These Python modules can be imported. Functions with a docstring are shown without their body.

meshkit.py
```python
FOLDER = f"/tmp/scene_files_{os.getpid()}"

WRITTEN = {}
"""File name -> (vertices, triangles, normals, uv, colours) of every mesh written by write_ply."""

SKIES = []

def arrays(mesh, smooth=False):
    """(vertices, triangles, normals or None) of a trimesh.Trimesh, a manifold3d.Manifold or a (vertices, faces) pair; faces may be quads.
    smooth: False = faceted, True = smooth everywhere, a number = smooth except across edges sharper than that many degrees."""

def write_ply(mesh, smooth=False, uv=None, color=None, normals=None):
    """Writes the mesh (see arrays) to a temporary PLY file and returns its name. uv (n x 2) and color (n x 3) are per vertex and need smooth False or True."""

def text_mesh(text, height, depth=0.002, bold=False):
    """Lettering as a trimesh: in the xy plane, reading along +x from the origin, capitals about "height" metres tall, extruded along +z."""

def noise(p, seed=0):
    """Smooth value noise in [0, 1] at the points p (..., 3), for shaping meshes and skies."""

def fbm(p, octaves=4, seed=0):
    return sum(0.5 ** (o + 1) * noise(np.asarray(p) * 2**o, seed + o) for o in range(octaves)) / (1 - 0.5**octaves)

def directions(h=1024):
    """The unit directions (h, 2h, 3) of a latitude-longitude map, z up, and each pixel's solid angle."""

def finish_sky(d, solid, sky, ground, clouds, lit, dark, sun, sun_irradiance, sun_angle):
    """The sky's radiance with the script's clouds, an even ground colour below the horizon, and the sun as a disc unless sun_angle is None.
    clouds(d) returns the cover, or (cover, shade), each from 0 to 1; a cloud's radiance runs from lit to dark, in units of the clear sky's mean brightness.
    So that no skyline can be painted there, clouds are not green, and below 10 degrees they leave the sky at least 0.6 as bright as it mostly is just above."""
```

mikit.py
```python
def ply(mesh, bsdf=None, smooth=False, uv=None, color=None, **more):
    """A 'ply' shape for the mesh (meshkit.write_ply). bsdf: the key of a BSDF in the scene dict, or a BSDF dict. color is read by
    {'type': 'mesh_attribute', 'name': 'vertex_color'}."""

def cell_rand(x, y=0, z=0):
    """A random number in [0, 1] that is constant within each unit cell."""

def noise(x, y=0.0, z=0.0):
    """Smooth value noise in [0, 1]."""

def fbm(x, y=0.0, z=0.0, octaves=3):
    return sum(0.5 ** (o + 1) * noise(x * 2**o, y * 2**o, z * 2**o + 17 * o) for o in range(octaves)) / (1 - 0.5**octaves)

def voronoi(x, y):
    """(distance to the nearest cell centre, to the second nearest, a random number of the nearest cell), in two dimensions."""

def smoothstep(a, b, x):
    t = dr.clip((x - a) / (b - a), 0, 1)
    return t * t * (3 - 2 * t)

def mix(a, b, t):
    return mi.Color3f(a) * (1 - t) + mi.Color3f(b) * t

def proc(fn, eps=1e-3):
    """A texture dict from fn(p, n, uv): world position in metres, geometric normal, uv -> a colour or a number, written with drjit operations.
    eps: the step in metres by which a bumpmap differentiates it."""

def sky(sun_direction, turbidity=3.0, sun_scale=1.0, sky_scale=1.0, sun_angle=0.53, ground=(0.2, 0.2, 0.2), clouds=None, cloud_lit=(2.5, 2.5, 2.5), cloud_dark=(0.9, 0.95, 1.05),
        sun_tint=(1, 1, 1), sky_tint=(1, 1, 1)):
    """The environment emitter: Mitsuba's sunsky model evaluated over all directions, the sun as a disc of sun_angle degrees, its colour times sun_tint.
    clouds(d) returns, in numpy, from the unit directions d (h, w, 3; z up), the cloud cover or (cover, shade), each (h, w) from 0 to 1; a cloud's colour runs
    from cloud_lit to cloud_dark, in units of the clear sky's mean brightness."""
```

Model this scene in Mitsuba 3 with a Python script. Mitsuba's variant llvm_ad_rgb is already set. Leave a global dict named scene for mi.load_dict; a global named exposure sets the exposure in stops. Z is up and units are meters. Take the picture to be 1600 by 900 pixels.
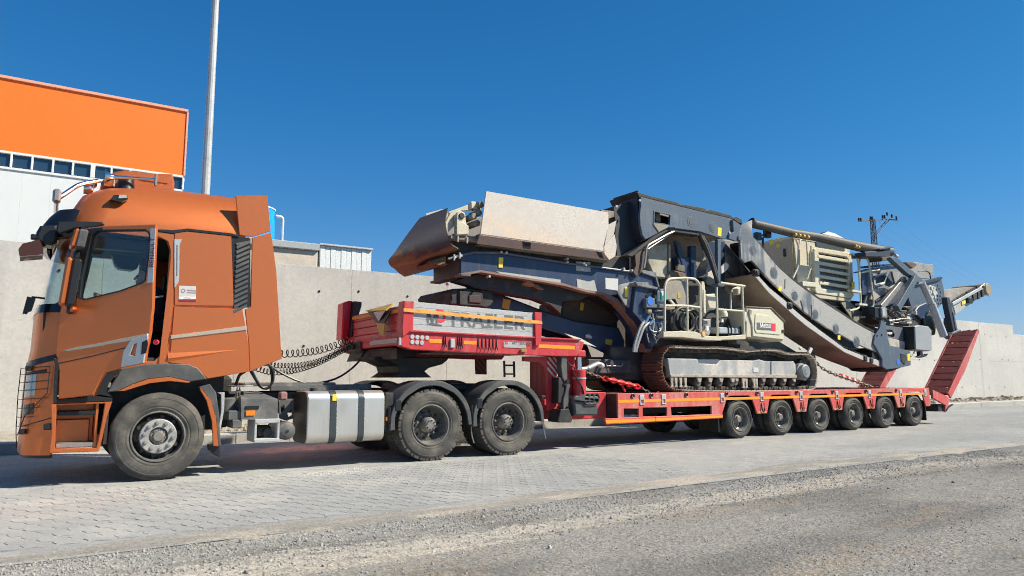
import math, random
import numpy as np, trimesh, shapely
import mapbox_earcut
from shapely.geometry import Polygon
import drjit as dr
import mitsuba as mi
import mikit, meshkit
from mikit import noise, fbm, voronoi, cell_rand, smoothstep, mix, proc

scene, labels = {}, {}
T = mi.ScalarTransform4f

# ---------------------------------------------------------------- camera, sky, exposure
CAM = np.array([0.0, -9.559, 1.196])
YAW, PITCH, ROLL = 0.57477, 0.12745, -0.00281
_f = np.array([math.sin(YAW) * math.cos(PITCH), math.cos(YAW) * math.cos(PITCH), math.sin(PITCH)])
_r = np.array([math.cos(YAW), -math.sin(YAW), 0.0])
_u = np.cross(_r, _f)
UP = -math.sin(ROLL) * _r + math.cos(ROLL) * _u
scene['camera'] = {'type': 'perspective', 'fov': 71.80, 'fov_axis': 'x', 'near_clip': 0.1, 'far_clip': 3000.0,
                   'to_world': T().look_at(origin=CAM.tolist(), target=(CAM + _f).tolist(), up=UP.tolist())}
SUN = (0.84, -0.69, 1.0)
def horizon_haze(d):
    # thin pale veil that thickens towards the horizon all the way round
    el = np.degrees(np.arcsin(np.clip(d[..., 2], -1, 1)))
    return np.minimum(0.45, 0.30 * np.exp(-(el - 5.0) / 4.7))
scene['sky'] = mikit.sky(SUN, turbidity=3.0, sun_scale=1.32, sun_tint=(0.90, 1.0, 1.10), ground=(0.16, 0.16, 0.155), sky_tint=(0.115, 0.525, 0.785), clouds=horizon_haze, cloud_lit=(3.2, 3.0, 2.75))
exposure = 2.2

# ---------------------------------------------------------------- helpers
_count = {}

def numbered(base):
    n = _count.get(base, 0)
    _count[base] = n + 1
    return base if n == 0 else f'{base}_{n:03d}'

def add(name, mesh, mat, parent=None, smooth=32, label=None, cat=None, group=None, kind=None, **more):
    key = numbered(f'{parent}__{name}' if parent else name)
    if isinstance(mesh, (list, tuple)) and not isinstance(mesh[0], np.ndarray):
        mesh = cat_(mesh)
    scene[key] = mikit.ply(mesh, mat, smooth=smooth, **more)
    note(key, label, cat, group, kind)
    return key

def note(key, label=None, cat=None, group=None, kind=None):
    d = {k: v for k, v in (('label', label), ('category', cat), ('group', group), ('kind', kind)) if v}
    if d:
        labels[key] = d
    return key

def thing(name, label, cat, group=None):
    return note(numbered(name), label, cat, group)

def cat_(ms):
    v, f, o = [], [], 0
    for m in ms:
        if isinstance(m, (list, tuple)):
            m = cat_(m)
        v.append(np.asarray(m.vertices)); f.append(np.asarray(m.faces) + o); o += len(v[-1])
    return trimesh.Trimesh(np.vstack(v), np.vstack(f), process=False)

def tm(v, f):
    return trimesh.Trimesh(np.asarray(v, float), np.asarray(f, int), process=False)

def area2(p):
    p = np.asarray(p, float)
    return 0.5 * np.sum(p[:, 0] * np.roll(p[:, 1], -1) - np.roll(p[:, 0], -1) * p[:, 1])

def inset(p, b):
    p = np.asarray(p, float)
    e1 = p - np.roll(p, 1, 0); e2 = np.roll(p, -1, 0) - p
    n1 = np.stack([-e1[:, 1], e1[:, 0]], 1); n2 = np.stack([-e2[:, 1], e2[:, 0]], 1)
    n1 /= np.maximum(np.linalg.norm(n1, axis=1, keepdims=True), 1e-9); n2 /= np.maximum(np.linalg.norm(n2, axis=1, keepdims=True), 1e-9)
    d = np.maximum(1 + (n1 * n2).sum(1, keepdims=True), 0.35)
    return p + b * (n1 + n2) / d

def extr(pts, h, b=0.0, holes=()):
    """polygon (u, v) extruded along w from 0 to h, edges chamfered by b"""
    rings = [np.asarray(pts, float)]
    if len(holes) and np.ndim(holes[0][0]) == 0: holes = [holes]
    if area2(rings[0]) < 0: rings[0] = rings[0][::-1]
    for q in holes:
        q = np.asarray(q, float)
        rings.append(q[::-1] if area2(q) > 0 else q)
    allp = np.vstack(rings)
    ends = np.cumsum([len(r) for r in rings])
    tri = mapbox_earcut.triangulate_float64(allp, ends.astype(np.uint32)).reshape(-1, 3).astype(int)
    a, b_, c = allp[tri[:, 0]], allp[tri[:, 1]], allp[tri[:, 2]]
    cr = (b_[:, 0] - a[:, 0]) * (c[:, 1] - a[:, 1]) - (b_[:, 1] - a[:, 1]) * (c[:, 0] - a[:, 0])
    tri[cr < 0] = tri[cr < 0][:, ::-1]
    if b > 0:
        ins = np.vstack([inset(r, b) for r in rings])
        levels = [(ins, 0.0), (allp, b), (allp, h - b), (ins, h)]
    else:
        levels = [(allp, 0.0), (allp, h)]
    n = len(allp)
    V = np.vstack([np.column_stack([p, np.full(n, w)]) for p, w in levels])
    Fs = [tri[:, ::-1], tri + n * (len(levels) - 1)]
    nxt, s = np.arange(n) + 1, 0
    for e in ends:
        nxt[e - 1] = s; s = e
    i = np.arange(n)
    for k in range(len(levels) - 1):
        o = n * k
        Fs += [np.stack([i + o, nxt + o, nxt + o + n], 1), np.stack([i + o, nxt + o + n, i + o + n], 1)]
    return tm(V, np.vstack(Fs))

def prism(pts, y0, y1, b=0.006, holes=()):
    """polygon (x, z) standing upright, from y0 (nearer the camera) to y1"""
    m = extr(pts, abs(y1 - y0), min(b, abs(y1 - y0) * 0.45), holes)
    v = np.asarray(m.vertices)
    return tm(np.column_stack([v[:, 0], min(y0, y1) + v[:, 2], v[:, 1]]), np.asarray(m.faces)[:, ::-1])

def slab(pts, z0, z1, b=0.0, holes=()):
    m = extr(pts, z1 - z0, b, holes)
    v = np.asarray(m.vertices)
    return tm(np.column_stack([v[:, 0], v[:, 1], z0 + v[:, 2]]), m.faces)

def profx(pts, x0, x1, b=0.006):
    """polygon (y, z) extruded along x"""
    m = extr(pts, abs(x1 - x0), b)
    v = np.asarray(m.vertices)
    return tm(np.column_stack([min(x0, x1) + v[:, 2], v[:, 0], v[:, 1]]), m.faces)

def hull(p):
    return trimesh.convex.convex_hull(np.asarray(p, float))

def rbox(x0, x1, y0, y1, z0, z1, b=0.008):
    b = min(b, (x1 - x0) * .4, (y1 - y0) * .4, (z1 - z0) * .4)
    P = []
    for x, sx in ((x0, 1), (x1, -1)):
        for y, sy in ((y0, 1), (y1, -1)):
            for z, sz in ((z0, 1), (z1, -1)):
                P += [(x, y + sy * b, z + sz * b), (x + sx * b, y, z + sz * b), (x + sx * b, y + sy * b, z)]
    return hull(P)

def unit(v):
    v = np.asarray(v, float)
    return v / max(np.linalg.norm(v), 1e-12)

def beam(p0, p1, w, h=None, b=0.004, up=(0, 0, 1)):
    """rectangular bar from p0 to p1, w across, h along up"""
    h = w if h is None else h
    p0, p1 = np.asarray(p0, float), np.asarray(p1, float)
    d = unit(p1 - p0)
    s = np.cross(d, up)
    s = unit(s) if np.linalg.norm(s) > 1e-6 else np.array([1.0, 0, 0])
    u = np.cross(s, d)
    m = rbox(0, np.linalg.norm(p1 - p0), -w / 2, w / 2, -h / 2, h / 2, b)
    v = np.asarray(m.vertices)
    return tm(p0 + v[:, :1] * d - v[:, 1:2] * s + v[:, 2:] * u, m.faces)

def fillet(path, r, n=5):
    P = [np.asarray(p, float) for p in path]
    out = [P[0]]
    for a, p, c in zip(P[:-2], P[1:-1], P[2:]):
        da, dc = a - p, c - p
        la, lc = np.linalg.norm(da), np.linalg.norm(dc)
        t = min(r, la * .49, lc * .49)
        q0, q1 = p + da / la * t, p + dc / lc * t
        for k in range(n + 1):
            s = k / n
            out.append((1 - s) ** 2 * q0 + 2 * s * (1 - s) * p + s * s * q1)
    out.append(P[-1])
    return np.array(out)

def spline(pts, n=8):
    P = np.asarray(pts, float)
    P = np.vstack([2 * P[0] - P[1], P, 2 * P[-1] - P[-2]])
    out = []
    for i in range(1, len(P) - 2):
        a, b, c, d = P[i - 1:i + 3]
        for k in range(n):
            t = k / n
            out.append(.5 * (2 * b + (c - a) * t + (2 * a - 5 * b + 4 * c - d) * t * t + (3 * b - a - 3 * c + d) * t ** 3))
    out.append(P[-2])
    return np.array(out)

def tube(path, r, n=8, closed=False):
    P = np.asarray(path, float)
    m = len(P)
    R = np.broadcast_to(np.asarray(r, float), (m,))
    t = np.roll(P, -1, 0) - np.roll(P, 1, 0)
    if not closed:
        t[0], t[-1] = P[1] - P[0], P[-1] - P[-2]
    t /= np.maximum(np.linalg.norm(t, axis=1, keepdims=True), 1e-9)
    u = np.cross(t[0], [0, 0, 1.0] if abs(t[0][2]) < .9 else [1.0, 0, 0]); u = unit(u)
    V = []
    ang = np.arange(n) * 2 * np.pi / n
    for i in range(m):
        u = unit(u - t[i] * (u @ t[i])); w = np.cross(t[i], u)
        V.append(P[i] + R[i] * (np.cos(ang)[:, None] * u + np.sin(ang)[:, None] * w))
    V = np.vstack(V)
    Fs, k = [], np.arange(n)
    for i in range(m if closed else m - 1):
        a, b = i * n, ((i + 1) % m) * n
        Fs += [np.stack([a + k, a + (k + 1) % n, b + (k + 1) % n], 1), np.stack([a + k, b + (k + 1) % n, b + k], 1)]
    if not closed:
        V = np.vstack([V, P[0], P[-1]])
        Fs += [np.stack([np.full(n, m * n), (k + 1) % n, k], 1), np.stack([np.full(n, m * n + 1), (m - 1) * n + k, (m - 1) * n + (k + 1) % n], 1)]
    return tm(V, np.vstack(Fs))

def lathe(prof, c=(0, 0, 0), axis='y', n=40, a0=0.0, a1=2 * math.pi):
    """profile of (radius, along axis) turned about the axis through c"""
    prof = np.asarray(prof, float)
    full = abs(a1 - a0 - 2 * math.pi) < 1e-6
    ang = a0 + (a1 - a0) * np.arange(n if full else n + 1) / n
    m = len(prof)
    V = []
    for a in ang:
        x, y, z = prof[:, 0] * math.cos(a), prof[:, 1], prof[:, 0] * math.sin(a)
        V.append(np.stack({'y': (x, y, z), 'z': (x, z, y), 'x': (y, x, z)}[axis], 1) + c)
    V = np.vstack(V)
    k, Fs, A = np.arange(m - 1), [], len(ang)
    for i in range(A if full else A - 1):
        a, b = i * m, ((i + 1) % A) * m
        Fs += [np.stack([a + k, a + k + 1, b + k + 1], 1), np.stack([a + k, b + k + 1, b + k], 1)]
    Fs = np.vstack(Fs)
    if axis != 'y': Fs = Fs[:, ::-1]
    return tm(V, Fs)

def cyl(p0, p1, r, n=20, b=0.0):
    p0, p1 = np.asarray(p0, float), np.asarray(p1, float)
    if b <= 0:
        return tube([p0, p1], r, n)
    d = unit(p1 - p0) * b
    return tube([p0, p0 + d, p1 - d, p1], [r - b, r, r, r - b], n)

def plate(pts, t=0.012, b=0.003, holes=()):
    """flat polygon given by points in space, thickness t centred on it"""
    P = np.asarray(pts, float)
    c = P.mean(0)
    _, _, vt = np.linalg.svd(P - c)
    e1, e2, nn = vt[0], vt[1], np.cross(vt[0], vt[1])
    q = np.stack([(P - c) @ e1, (P - c) @ e2], 1)
    H = [np.stack([(np.asarray(h) - c) @ e1, (np.asarray(h) - c) @ e2], 1) for h in holes]
    m = extr(q, t, b, H)
    v = np.asarray(m.vertices)
    return tm(c + v[:, :1] * e1 + v[:, 1:2] * e2 + (v[:, 2:] - t / 2) * nn, m.faces)

def loft(rings, cap=True):
    n = len(rings[0])
    V = np.vstack(rings)
    k, Fs = np.arange(n), []
    for i in range(len(rings) - 1):
        a, b = i * n, (i + 1) * n
        Fs += [np.stack([a + k, a + (k + 1) % n, b + (k + 1) % n], 1), np.stack([a + k, b + (k + 1) % n, b + k], 1)]
    if cap:
        V = np.vstack([V, rings[0].mean(0), rings[-1].mean(0)])
        e = len(V) - 2
        Fs += [np.stack([np.full(n, e), (k + 1) % n, k], 1), np.stack([np.full(n, e + 1), (len(rings) - 1) * n + k, (len(rings) - 1) * n + (k + 1) % n], 1)]
    return tm(V, np.vstack(Fs))

def moved(m, M):
    v = np.asarray(m.vertices)
    M = np.asarray(M, float)
    return tm(v @ M[:3, :3].T + M[:3, 3], m.faces)

def shift(m, x=0, y=0, z=0):
    return tm(np.asarray(m.vertices) + [x, y, z], m.faces)

def rotz(m, a, c=(0, 0, 0)):
    v = np.asarray(m.vertices) - c
    ca, sa = math.cos(a), math.sin(a)
    return tm(np.column_stack([v[:, 0] * ca - v[:, 1] * sa, v[:, 0] * sa + v[:, 1] * ca, v[:, 2]]) + c, m.faces)

def mirror_y(m, c):
    v = np.array(m.vertices); v[:, 1] = 2 * c - v[:, 1]
    return tm(v, np.asarray(m.faces)[:, ::-1])

def man(m):
    import manifold3d as M
    m = trimesh.Trimesh(m.vertices, m.faces, process=True)
    return M.Manifold(M.Mesh(np.asarray(m.vertices, np.float32), np.asarray(m.faces, np.uint32)))

def unman(m):
    q = m.to_mesh()
    return tm(q.vert_properties[:, :3], q.tri_verts)

def text_on(text, x, y, z, height, direction=(1, 0, 0), up=(0, 0, 1), bold=True, depth=0.004, stretch=1.0):
    """raised lettering that starts at (x, y, z) and runs along direction, facing the reader"""
    m = meshkit.text_mesh(text, height, depth, bold)
    d, u = unit(direction), unit(up)
    n = np.cross(d, u)
    v = np.asarray(m.vertices)
    return tm(np.array([x, y, z]) + v[:, :1] * d * stretch + v[:, 1:2] * u + v[:, 2:] * n, m.faces)

# ---------------------------------------------------------------- materials
def rgb(c):
    return {'type': 'rgb', 'value': [float(x) for x in c]} if isinstance(c, (tuple, list)) else c

def mat(name, color, rough=0.5, metal=0.0, spec=0.5, coat=0.0, coat_gloss=0.9, bump=None, bump_scale=1.0, sheen=0.0):
    d = {'type': 'principled', 'base_color': rgb(color), 'roughness': rough if isinstance(rough, dict) else float(rough), 'metallic': float(metal), 'specular': float(spec)}
    if coat: d.update(clearcoat=float(coat), clearcoat_gloss=float(coat_gloss))
    if bump is not None:
        d = {'type': 'bumpmap', 'arbitrary': bump, 'scale': float(bump_scale), 'bsdf': d}
    scene[name] = {'type': 'twosided', 'bsdf': d}
    return name

def C3(c):
    return mi.Color3f(*[float(x) for x in c])

def mottled(base, other, scale=3.0, lo=0.45, hi=0.75, fine=40.0, finek=0.25):
    """two tones in patches, with a fine grain"""
    def fn(p, n, uv):
        a = smoothstep(lo, hi, fbm(p.x * scale, p.y * scale, p.z * scale, 4))
        g = 1 + finek * (noise(p.x * fine, p.y * fine, p.z * fine) - 0.5)
        return mix(C3(base), C3(other), a) * g
    return proc(fn)

def streaked(base, dust, sx=14.0, sz=1.6, lo=0.5, hi=0.8, amount=0.8, fine=60.0):
    """paint with run-down streaks and speckles of dust"""
    def fn(p, n, uv):
        s = fbm(p.x * sx, p.y * sx, p.z * sz, 3)
        b = fbm(p.x * 2.1, p.y * 2.1, p.z * 2.1 + 7, 3)
        a = smoothstep(lo, hi, 0.55 * s + 0.45 * b) * amount
        g = noise(p.x * fine, p.y * fine, p.z * fine)
        return mix(C3(base), C3(dust), dr.clip(a * (0.5 + g), 0, 1)) * (0.92 + 0.16 * g)
    return proc(fn)

ORANGE = mat('orange_metallic_paint', (0.66, 0.165, 0.040), 0.33, 0.62, 0.5, coat=1.0, coat_gloss=0.98)
ORANGE_FLAT = mat('orange_cladding_paint', (0.86, 0.155, 0.010), 0.55)
WHITE_CLAD = mat('white_cladding_paint', (0.60, 0.63, 0.65), 0.5)
PLASTIC = mat('dark_grey_plastic', mottled((0.060, 0.064, 0.068), (0.095, 0.093, 0.09), 5.0), 0.55)
BLACK = mat('black_plastic', (0.013, 0.014, 0.016), 0.38)
BLACKGLOSS = mat('black_gloss_plastic', (0.012, 0.013, 0.017), 0.12)
INTERIOR = mat('cab_lining', (0.022, 0.023, 0.026), 0.8)
SILVER = mat('silver_trim', (0.46, 0.48, 0.50), 0.38, 0.35)
CHROME = mat('polished_metal', (0.72, 0.72, 0.73), 0.14, 1.0)
STEEL = mat('dull_steel', (0.33, 0.32, 0.31), 0.45, 0.7)
CHASSIS = mat('grey_chassis_paint', mottled((0.085, 0.088, 0.09), (0.17, 0.16, 0.145), 4.0), 0.6)
DARKCHASSIS = mat('dark_chassis_grease', mottled((0.020, 0.020, 0.021), (0.045, 0.042, 0.038), 6.0), 0.6)
def alu_fn(p, n, uv):
    w = fbm(p.x * 2.2, p.y * 2.2, p.z * 1.2, 3)
    brush = noise(p.x * 160, p.y * 20, p.z * 5)
    return mix(C3((0.74, 0.70, 0.65)), C3((0.60, 0.555, 0.50)), smoothstep(0.35, 0.7, w)) * (0.93 + 0.14 * brush)
ALU = mat('brushed_aluminium', proc(alu_fn), 0.34, 0.78)
AMBER = mat('amber_reflector', (0.75, 0.20, 0.02), 0.25)
REDLENS = mat('red_lens', (0.6, 0.03, 0.05), 0.2)
WHITEPAINT = mat('white_paint', (0.66, 0.66, 0.66), 0.5)
PAPER = mat('white_paper', (0.50, 0.50, 0.50), 0.8)
SIGNGREY = mat('sign_grey', (0.10, 0.10, 0.11), 0.6)
TEAL = mat('sign_green', (0.02, 0.28, 0.22), 0.6)
BLUESTICK = mat('sign_blue', (0.03, 0.16, 0.55), 0.5)
YELLOWSTICK = mat('warning_yellow', (0.78, 0.58, 0.06), 0.5)
REDSTICK = mat('sign_red', (0.62, 0.04, 0.07), 0.5)

def rubber_fn(p, n, uv):
    g = noise(p.x * 60, p.y * 60, p.z * 60)
    d = smoothstep(0.35, 0.75, fbm(p.x * 6, p.y * 6, p.z * 6, 4))
    return mix(C3((0.062, 0.060, 0.058)), C3((0.125, 0.116, 0.104)), d) * (0.85 + 0.3 * g)
RUBBER = mat('dusty_tyre_rubber', proc(rubber_fn), 0.75, spec=0.3)
RIMPAINT = mat('grey_rim_paint', mottled((0.23, 0.225, 0.215), (0.15, 0.135, 0.12), 9.0), 0.42, 0.45)
RIMALU = mat('bright_wheel_disc', mottled((0.40, 0.395, 0.385), (0.31, 0.30, 0.29), 8.0), 0.45, 0.25)
HUBDUST = mat('dusty_hub', mottled((0.20, 0.19, 0.175), (0.11, 0.10, 0.09), 12.0), 0.6, 0.2)
RED = mat('red_trailer_paint', streaked((0.47, 0.034, 0.042), (0.44, 0.15, 0.14), lo=0.45, hi=0.82, amount=0.6), 0.42)
REDWORN = mat('worn_red_paint', streaked((0.50, 0.070, 0.066), (0.46, 0.22, 0.19), lo=0.40, hi=0.75, amount=0.75), 0.6)
TAPE = mat('orange_reflective_tape', (0.85, 0.28, 0.02), 0.4)
STRAPMAT = mat('orange_webbing', mottled((0.70, 0.34, 0.08), (0.55, 0.25, 0.07), 8.0, fine=200.0), 0.8)
ALUBOARD = mat('aluminium_board', mottled((0.42, 0.425, 0.435), (0.37, 0.37, 0.375), 3.0), 0.5, 0.3)

def ramp_wood_fn(p, n, uv):
    g = fbm(p.x * 6, p.y * 2.2, p.z * 6, 4)
    f = noise(p.x * 90, p.y * 6, p.z * 90)
    worn = smoothstep(0.55, 0.66, 0.7 * g + 0.3 * f)
    return mix(C3((0.235, 0.056, 0.052)), C3((0.155, 0.105, 0.08)), worn) * (0.72 + 0.56 * f)
RAMPWOOD = mat('red_painted_worn_wood', proc(ramp_wood_fn), 0.85)
WARNSTRIPE = None

NAVY_SHADE = mat('shaded_crusher_paint', streaked((0.019, 0.037, 0.088), (0.065, 0.075, 0.095), lo=0.5, hi=0.8, amount=0.5), 0.40)  # shaded tone of the slate crusher paint, with the shade in the colour
SLATE = mat('slate_blue_crusher_paint', streaked((0.076, 0.102, 0.142), (0.20, 0.22, 0.235), lo=0.52, hi=0.85, amount=0.45), 0.45)
SLATE_DUSTY = mat('dusty_slate_paint', streaked((0.100, 0.118, 0.145), (0.34, 0.33, 0.315), sx=7.0, sz=0.6, lo=0.46, hi=0.72, amount=0.85), 0.55)
CREAM = mat('cream_crusher_paint', streaked((0.50, 0.46, 0.36), (0.42, 0.37, 0.29), lo=0.5, hi=0.85, amount=0.6), 0.5)
CREAMSHINE = mat('cream_panel_paint', (0.55, 0.52, 0.41), 0.4)
DIRTYBEIGE = mat('dirty_beige_steel', mottled((0.24, 0.21, 0.17), (0.13, 0.11, 0.09), 3.0), 0.7)
BELT = mat('black_conveyor_rubber', mottled((0.012, 0.012, 0.012), (0.028, 0.026, 0.024), 4.0), 0.65)
UNDERPLATE = mat('dusty_brown_plate', mottled((0.23, 0.185, 0.155), (0.14, 0.115, 0.10), 1.6), 0.75)

def hopper_fn(p, n, uv):
    base = C3((0.335, 0.312, 0.300))
    w = fbm(p.x * 5, p.y * 5, p.z * 5, 4)
    g = noise(p.x * 70, p.y * 70, p.z * 70)
    # orange-brown earth clinging in blotches, thickest along the ledge at the foot of the plate
    low = smoothstep(0.52, 0.10, p.z - 3.62 + 0.155 * (p.x - 5.8) + 0.45 * (w - 0.5))
    a = low * smoothstep(0.38, 0.62, 0.5 * w + 0.5 * g)
    c = mix(base, C3((0.42, 0.30, 0.215)), a * 0.85)
    return c * (0.9 + 0.2 * g) * (0.93 + 0.14 * w)
def chute_side_fn(p, n, uv):
    # slate paint with pale washed-down dust streaks, thickest on the lower end of the conveyor
    s = fbm(p.x * 7.0, p.y * 7.0, p.z * 0.6, 3)
    b = fbm(p.x * 2.1, p.y * 2.1, p.z * 2.1 + 7, 3)
    g = noise(p.x * 60, p.y * 60, p.z * 60)
    a = smoothstep(0.50, 0.68, 0.6 * s + 0.4 * b + 0.20 * smoothstep(11.5, 15.0, p.x)) * 0.85
    return mix(C3((0.095, 0.115, 0.145)), C3((0.37, 0.36, 0.345)), dr.clip(a * (0.8 + 0.35 * g), 0, 1)) * (0.95 + 0.10 * g)
CONVEYORSIDE = mat('dust_washed_conveyor_side', proc(chute_side_fn), 0.55)
HOPPER = mat('dusty_hopper_steel', proc(hopper_fn), 0.65)

def chute_fn(p, n, uv):
    w = fbm(p.x * 4, p.y * 4, p.z * 4 + 3, 4)
    g = noise(p.x * 55, p.y * 55, p.z * 55)
    low = smoothstep(0.10, -0.06, p.z - 3.08 - 0.245 * (p.x - 4.55) + 0.30 * (w - 0.5) + 0.10 * (g - 0.5))
    return mix(C3((0.036, 0.032, 0.043)), C3((0.22, 0.12, 0.065)), low) * (0.88 + 0.24 * g)
CHUTE = mat('dark_rusty_chute_steel', proc(chute_fn), 0.6)

def rust_fn(p, n, uv):
    w = fbm(p.x * 7, p.y * 7, p.z * 7, 4)
    g = noise(p.x * 50, p.y * 50, p.z * 50)
    return mix(C3((0.185, 0.082, 0.055)), C3((0.11, 0.075, 0.06)), smoothstep(0.35, 0.65, w)) * (0.75 + 0.5 * g)
RUST = mat('rusty_track_steel', proc(rust_fn), 0.75)
TRACKDUST = mat('dusty_track_steel', mottled((0.36, 0.315, 0.265), (0.23, 0.195, 0.16), 6.0), 0.8)
TRACKGREY = mat('dusty_grey_track_frame', streaked((0.27, 0.285, 0.305), (0.52, 0.48, 0.44), sx=6.0, sz=0.9, lo=0.4, hi=0.68, amount=0.85), 0.65)
TRACKDARK = mat('dark_track_link', mottled((0.05, 0.045, 0.04), (0.12, 0.105, 0.09), 7.0), 0.7)
CHAINRED = mat('red_binder_paint', (0.60, 0.025, 0.025), 0.4)
CHAINSTEEL = mat('dusty_chain', (0.22, 0.19, 0.15), 0.6, 0.3)
BLUETANK = mat('blue_tank_paint', (0.01, 0.27, 0.80), 0.4)
LIGHTGREY = mat('galvanised_steel', mottled((0.47, 0.48, 0.49), (0.40, 0.41, 0.42), 3.0), 0.45, 0.3)
POLEDARK = mat('weathered_pylon_steel', (0.10, 0.11, 0.13), 0.6)
SKIN = mat('skin', (0.42, 0.22, 0.15), 0.5)
HAIR = mat('dark_hair', (0.02, 0.016, 0.014), 0.7)
SHIRT = mat('dark_shirt', (0.035, 0.04, 0.055), 0.85)
SEAT = mat('dark_seat_fabric', (0.025, 0.025, 0.03), 0.9)
scene['cab_glass'] = {'type': 'thindielectric', 'int_ior': 1.5, 'specular_transmittance': {'type': 'rgb', 'value': [0.62, 0.74, 0.74]}}
scene['clear_glass'] = {'type': 'thindielectric', 'int_ior': 1.5}
FACGLASS = mat('factory_window_glass', (0.02, 0.045, 0.085), 0.06, 0.0, 0.9)

# ---------------------------------------------------------------- the setting
def ground_fn(p, n, uv):
    w = fbm(p.x * 0.35, p.y * 0.35, 0.0, 4)
    g = noise(p.x * 14, p.y * 14)
    return mix(C3((0.187, 0.170, 0.148)), C3((0.242, 0.225, 0.200)), w) * (0.85 + 0.3 * g)
GROUND = mat('dry_earth', proc(ground_fn), 0.95)
G = [(-700, -500), (900, -500), (900, 900), (-700, 900)]
add('ground', tm([(x, y, -0.03) for x, y in G], [(0, 1, 2), (0, 2, 3)]), GROUND, smooth=False, kind='structure')

EDGE = -3.58    # where the paving meets the gravelled road

def edge_y(x):
    return EDGE + 0.10 * (meshkit.fbm(np.stack([np.asarray(x) * 0.9, 0 * np.asarray(x), 0 * np.asarray(x)], -1), 3, 5) - 0.5)

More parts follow.
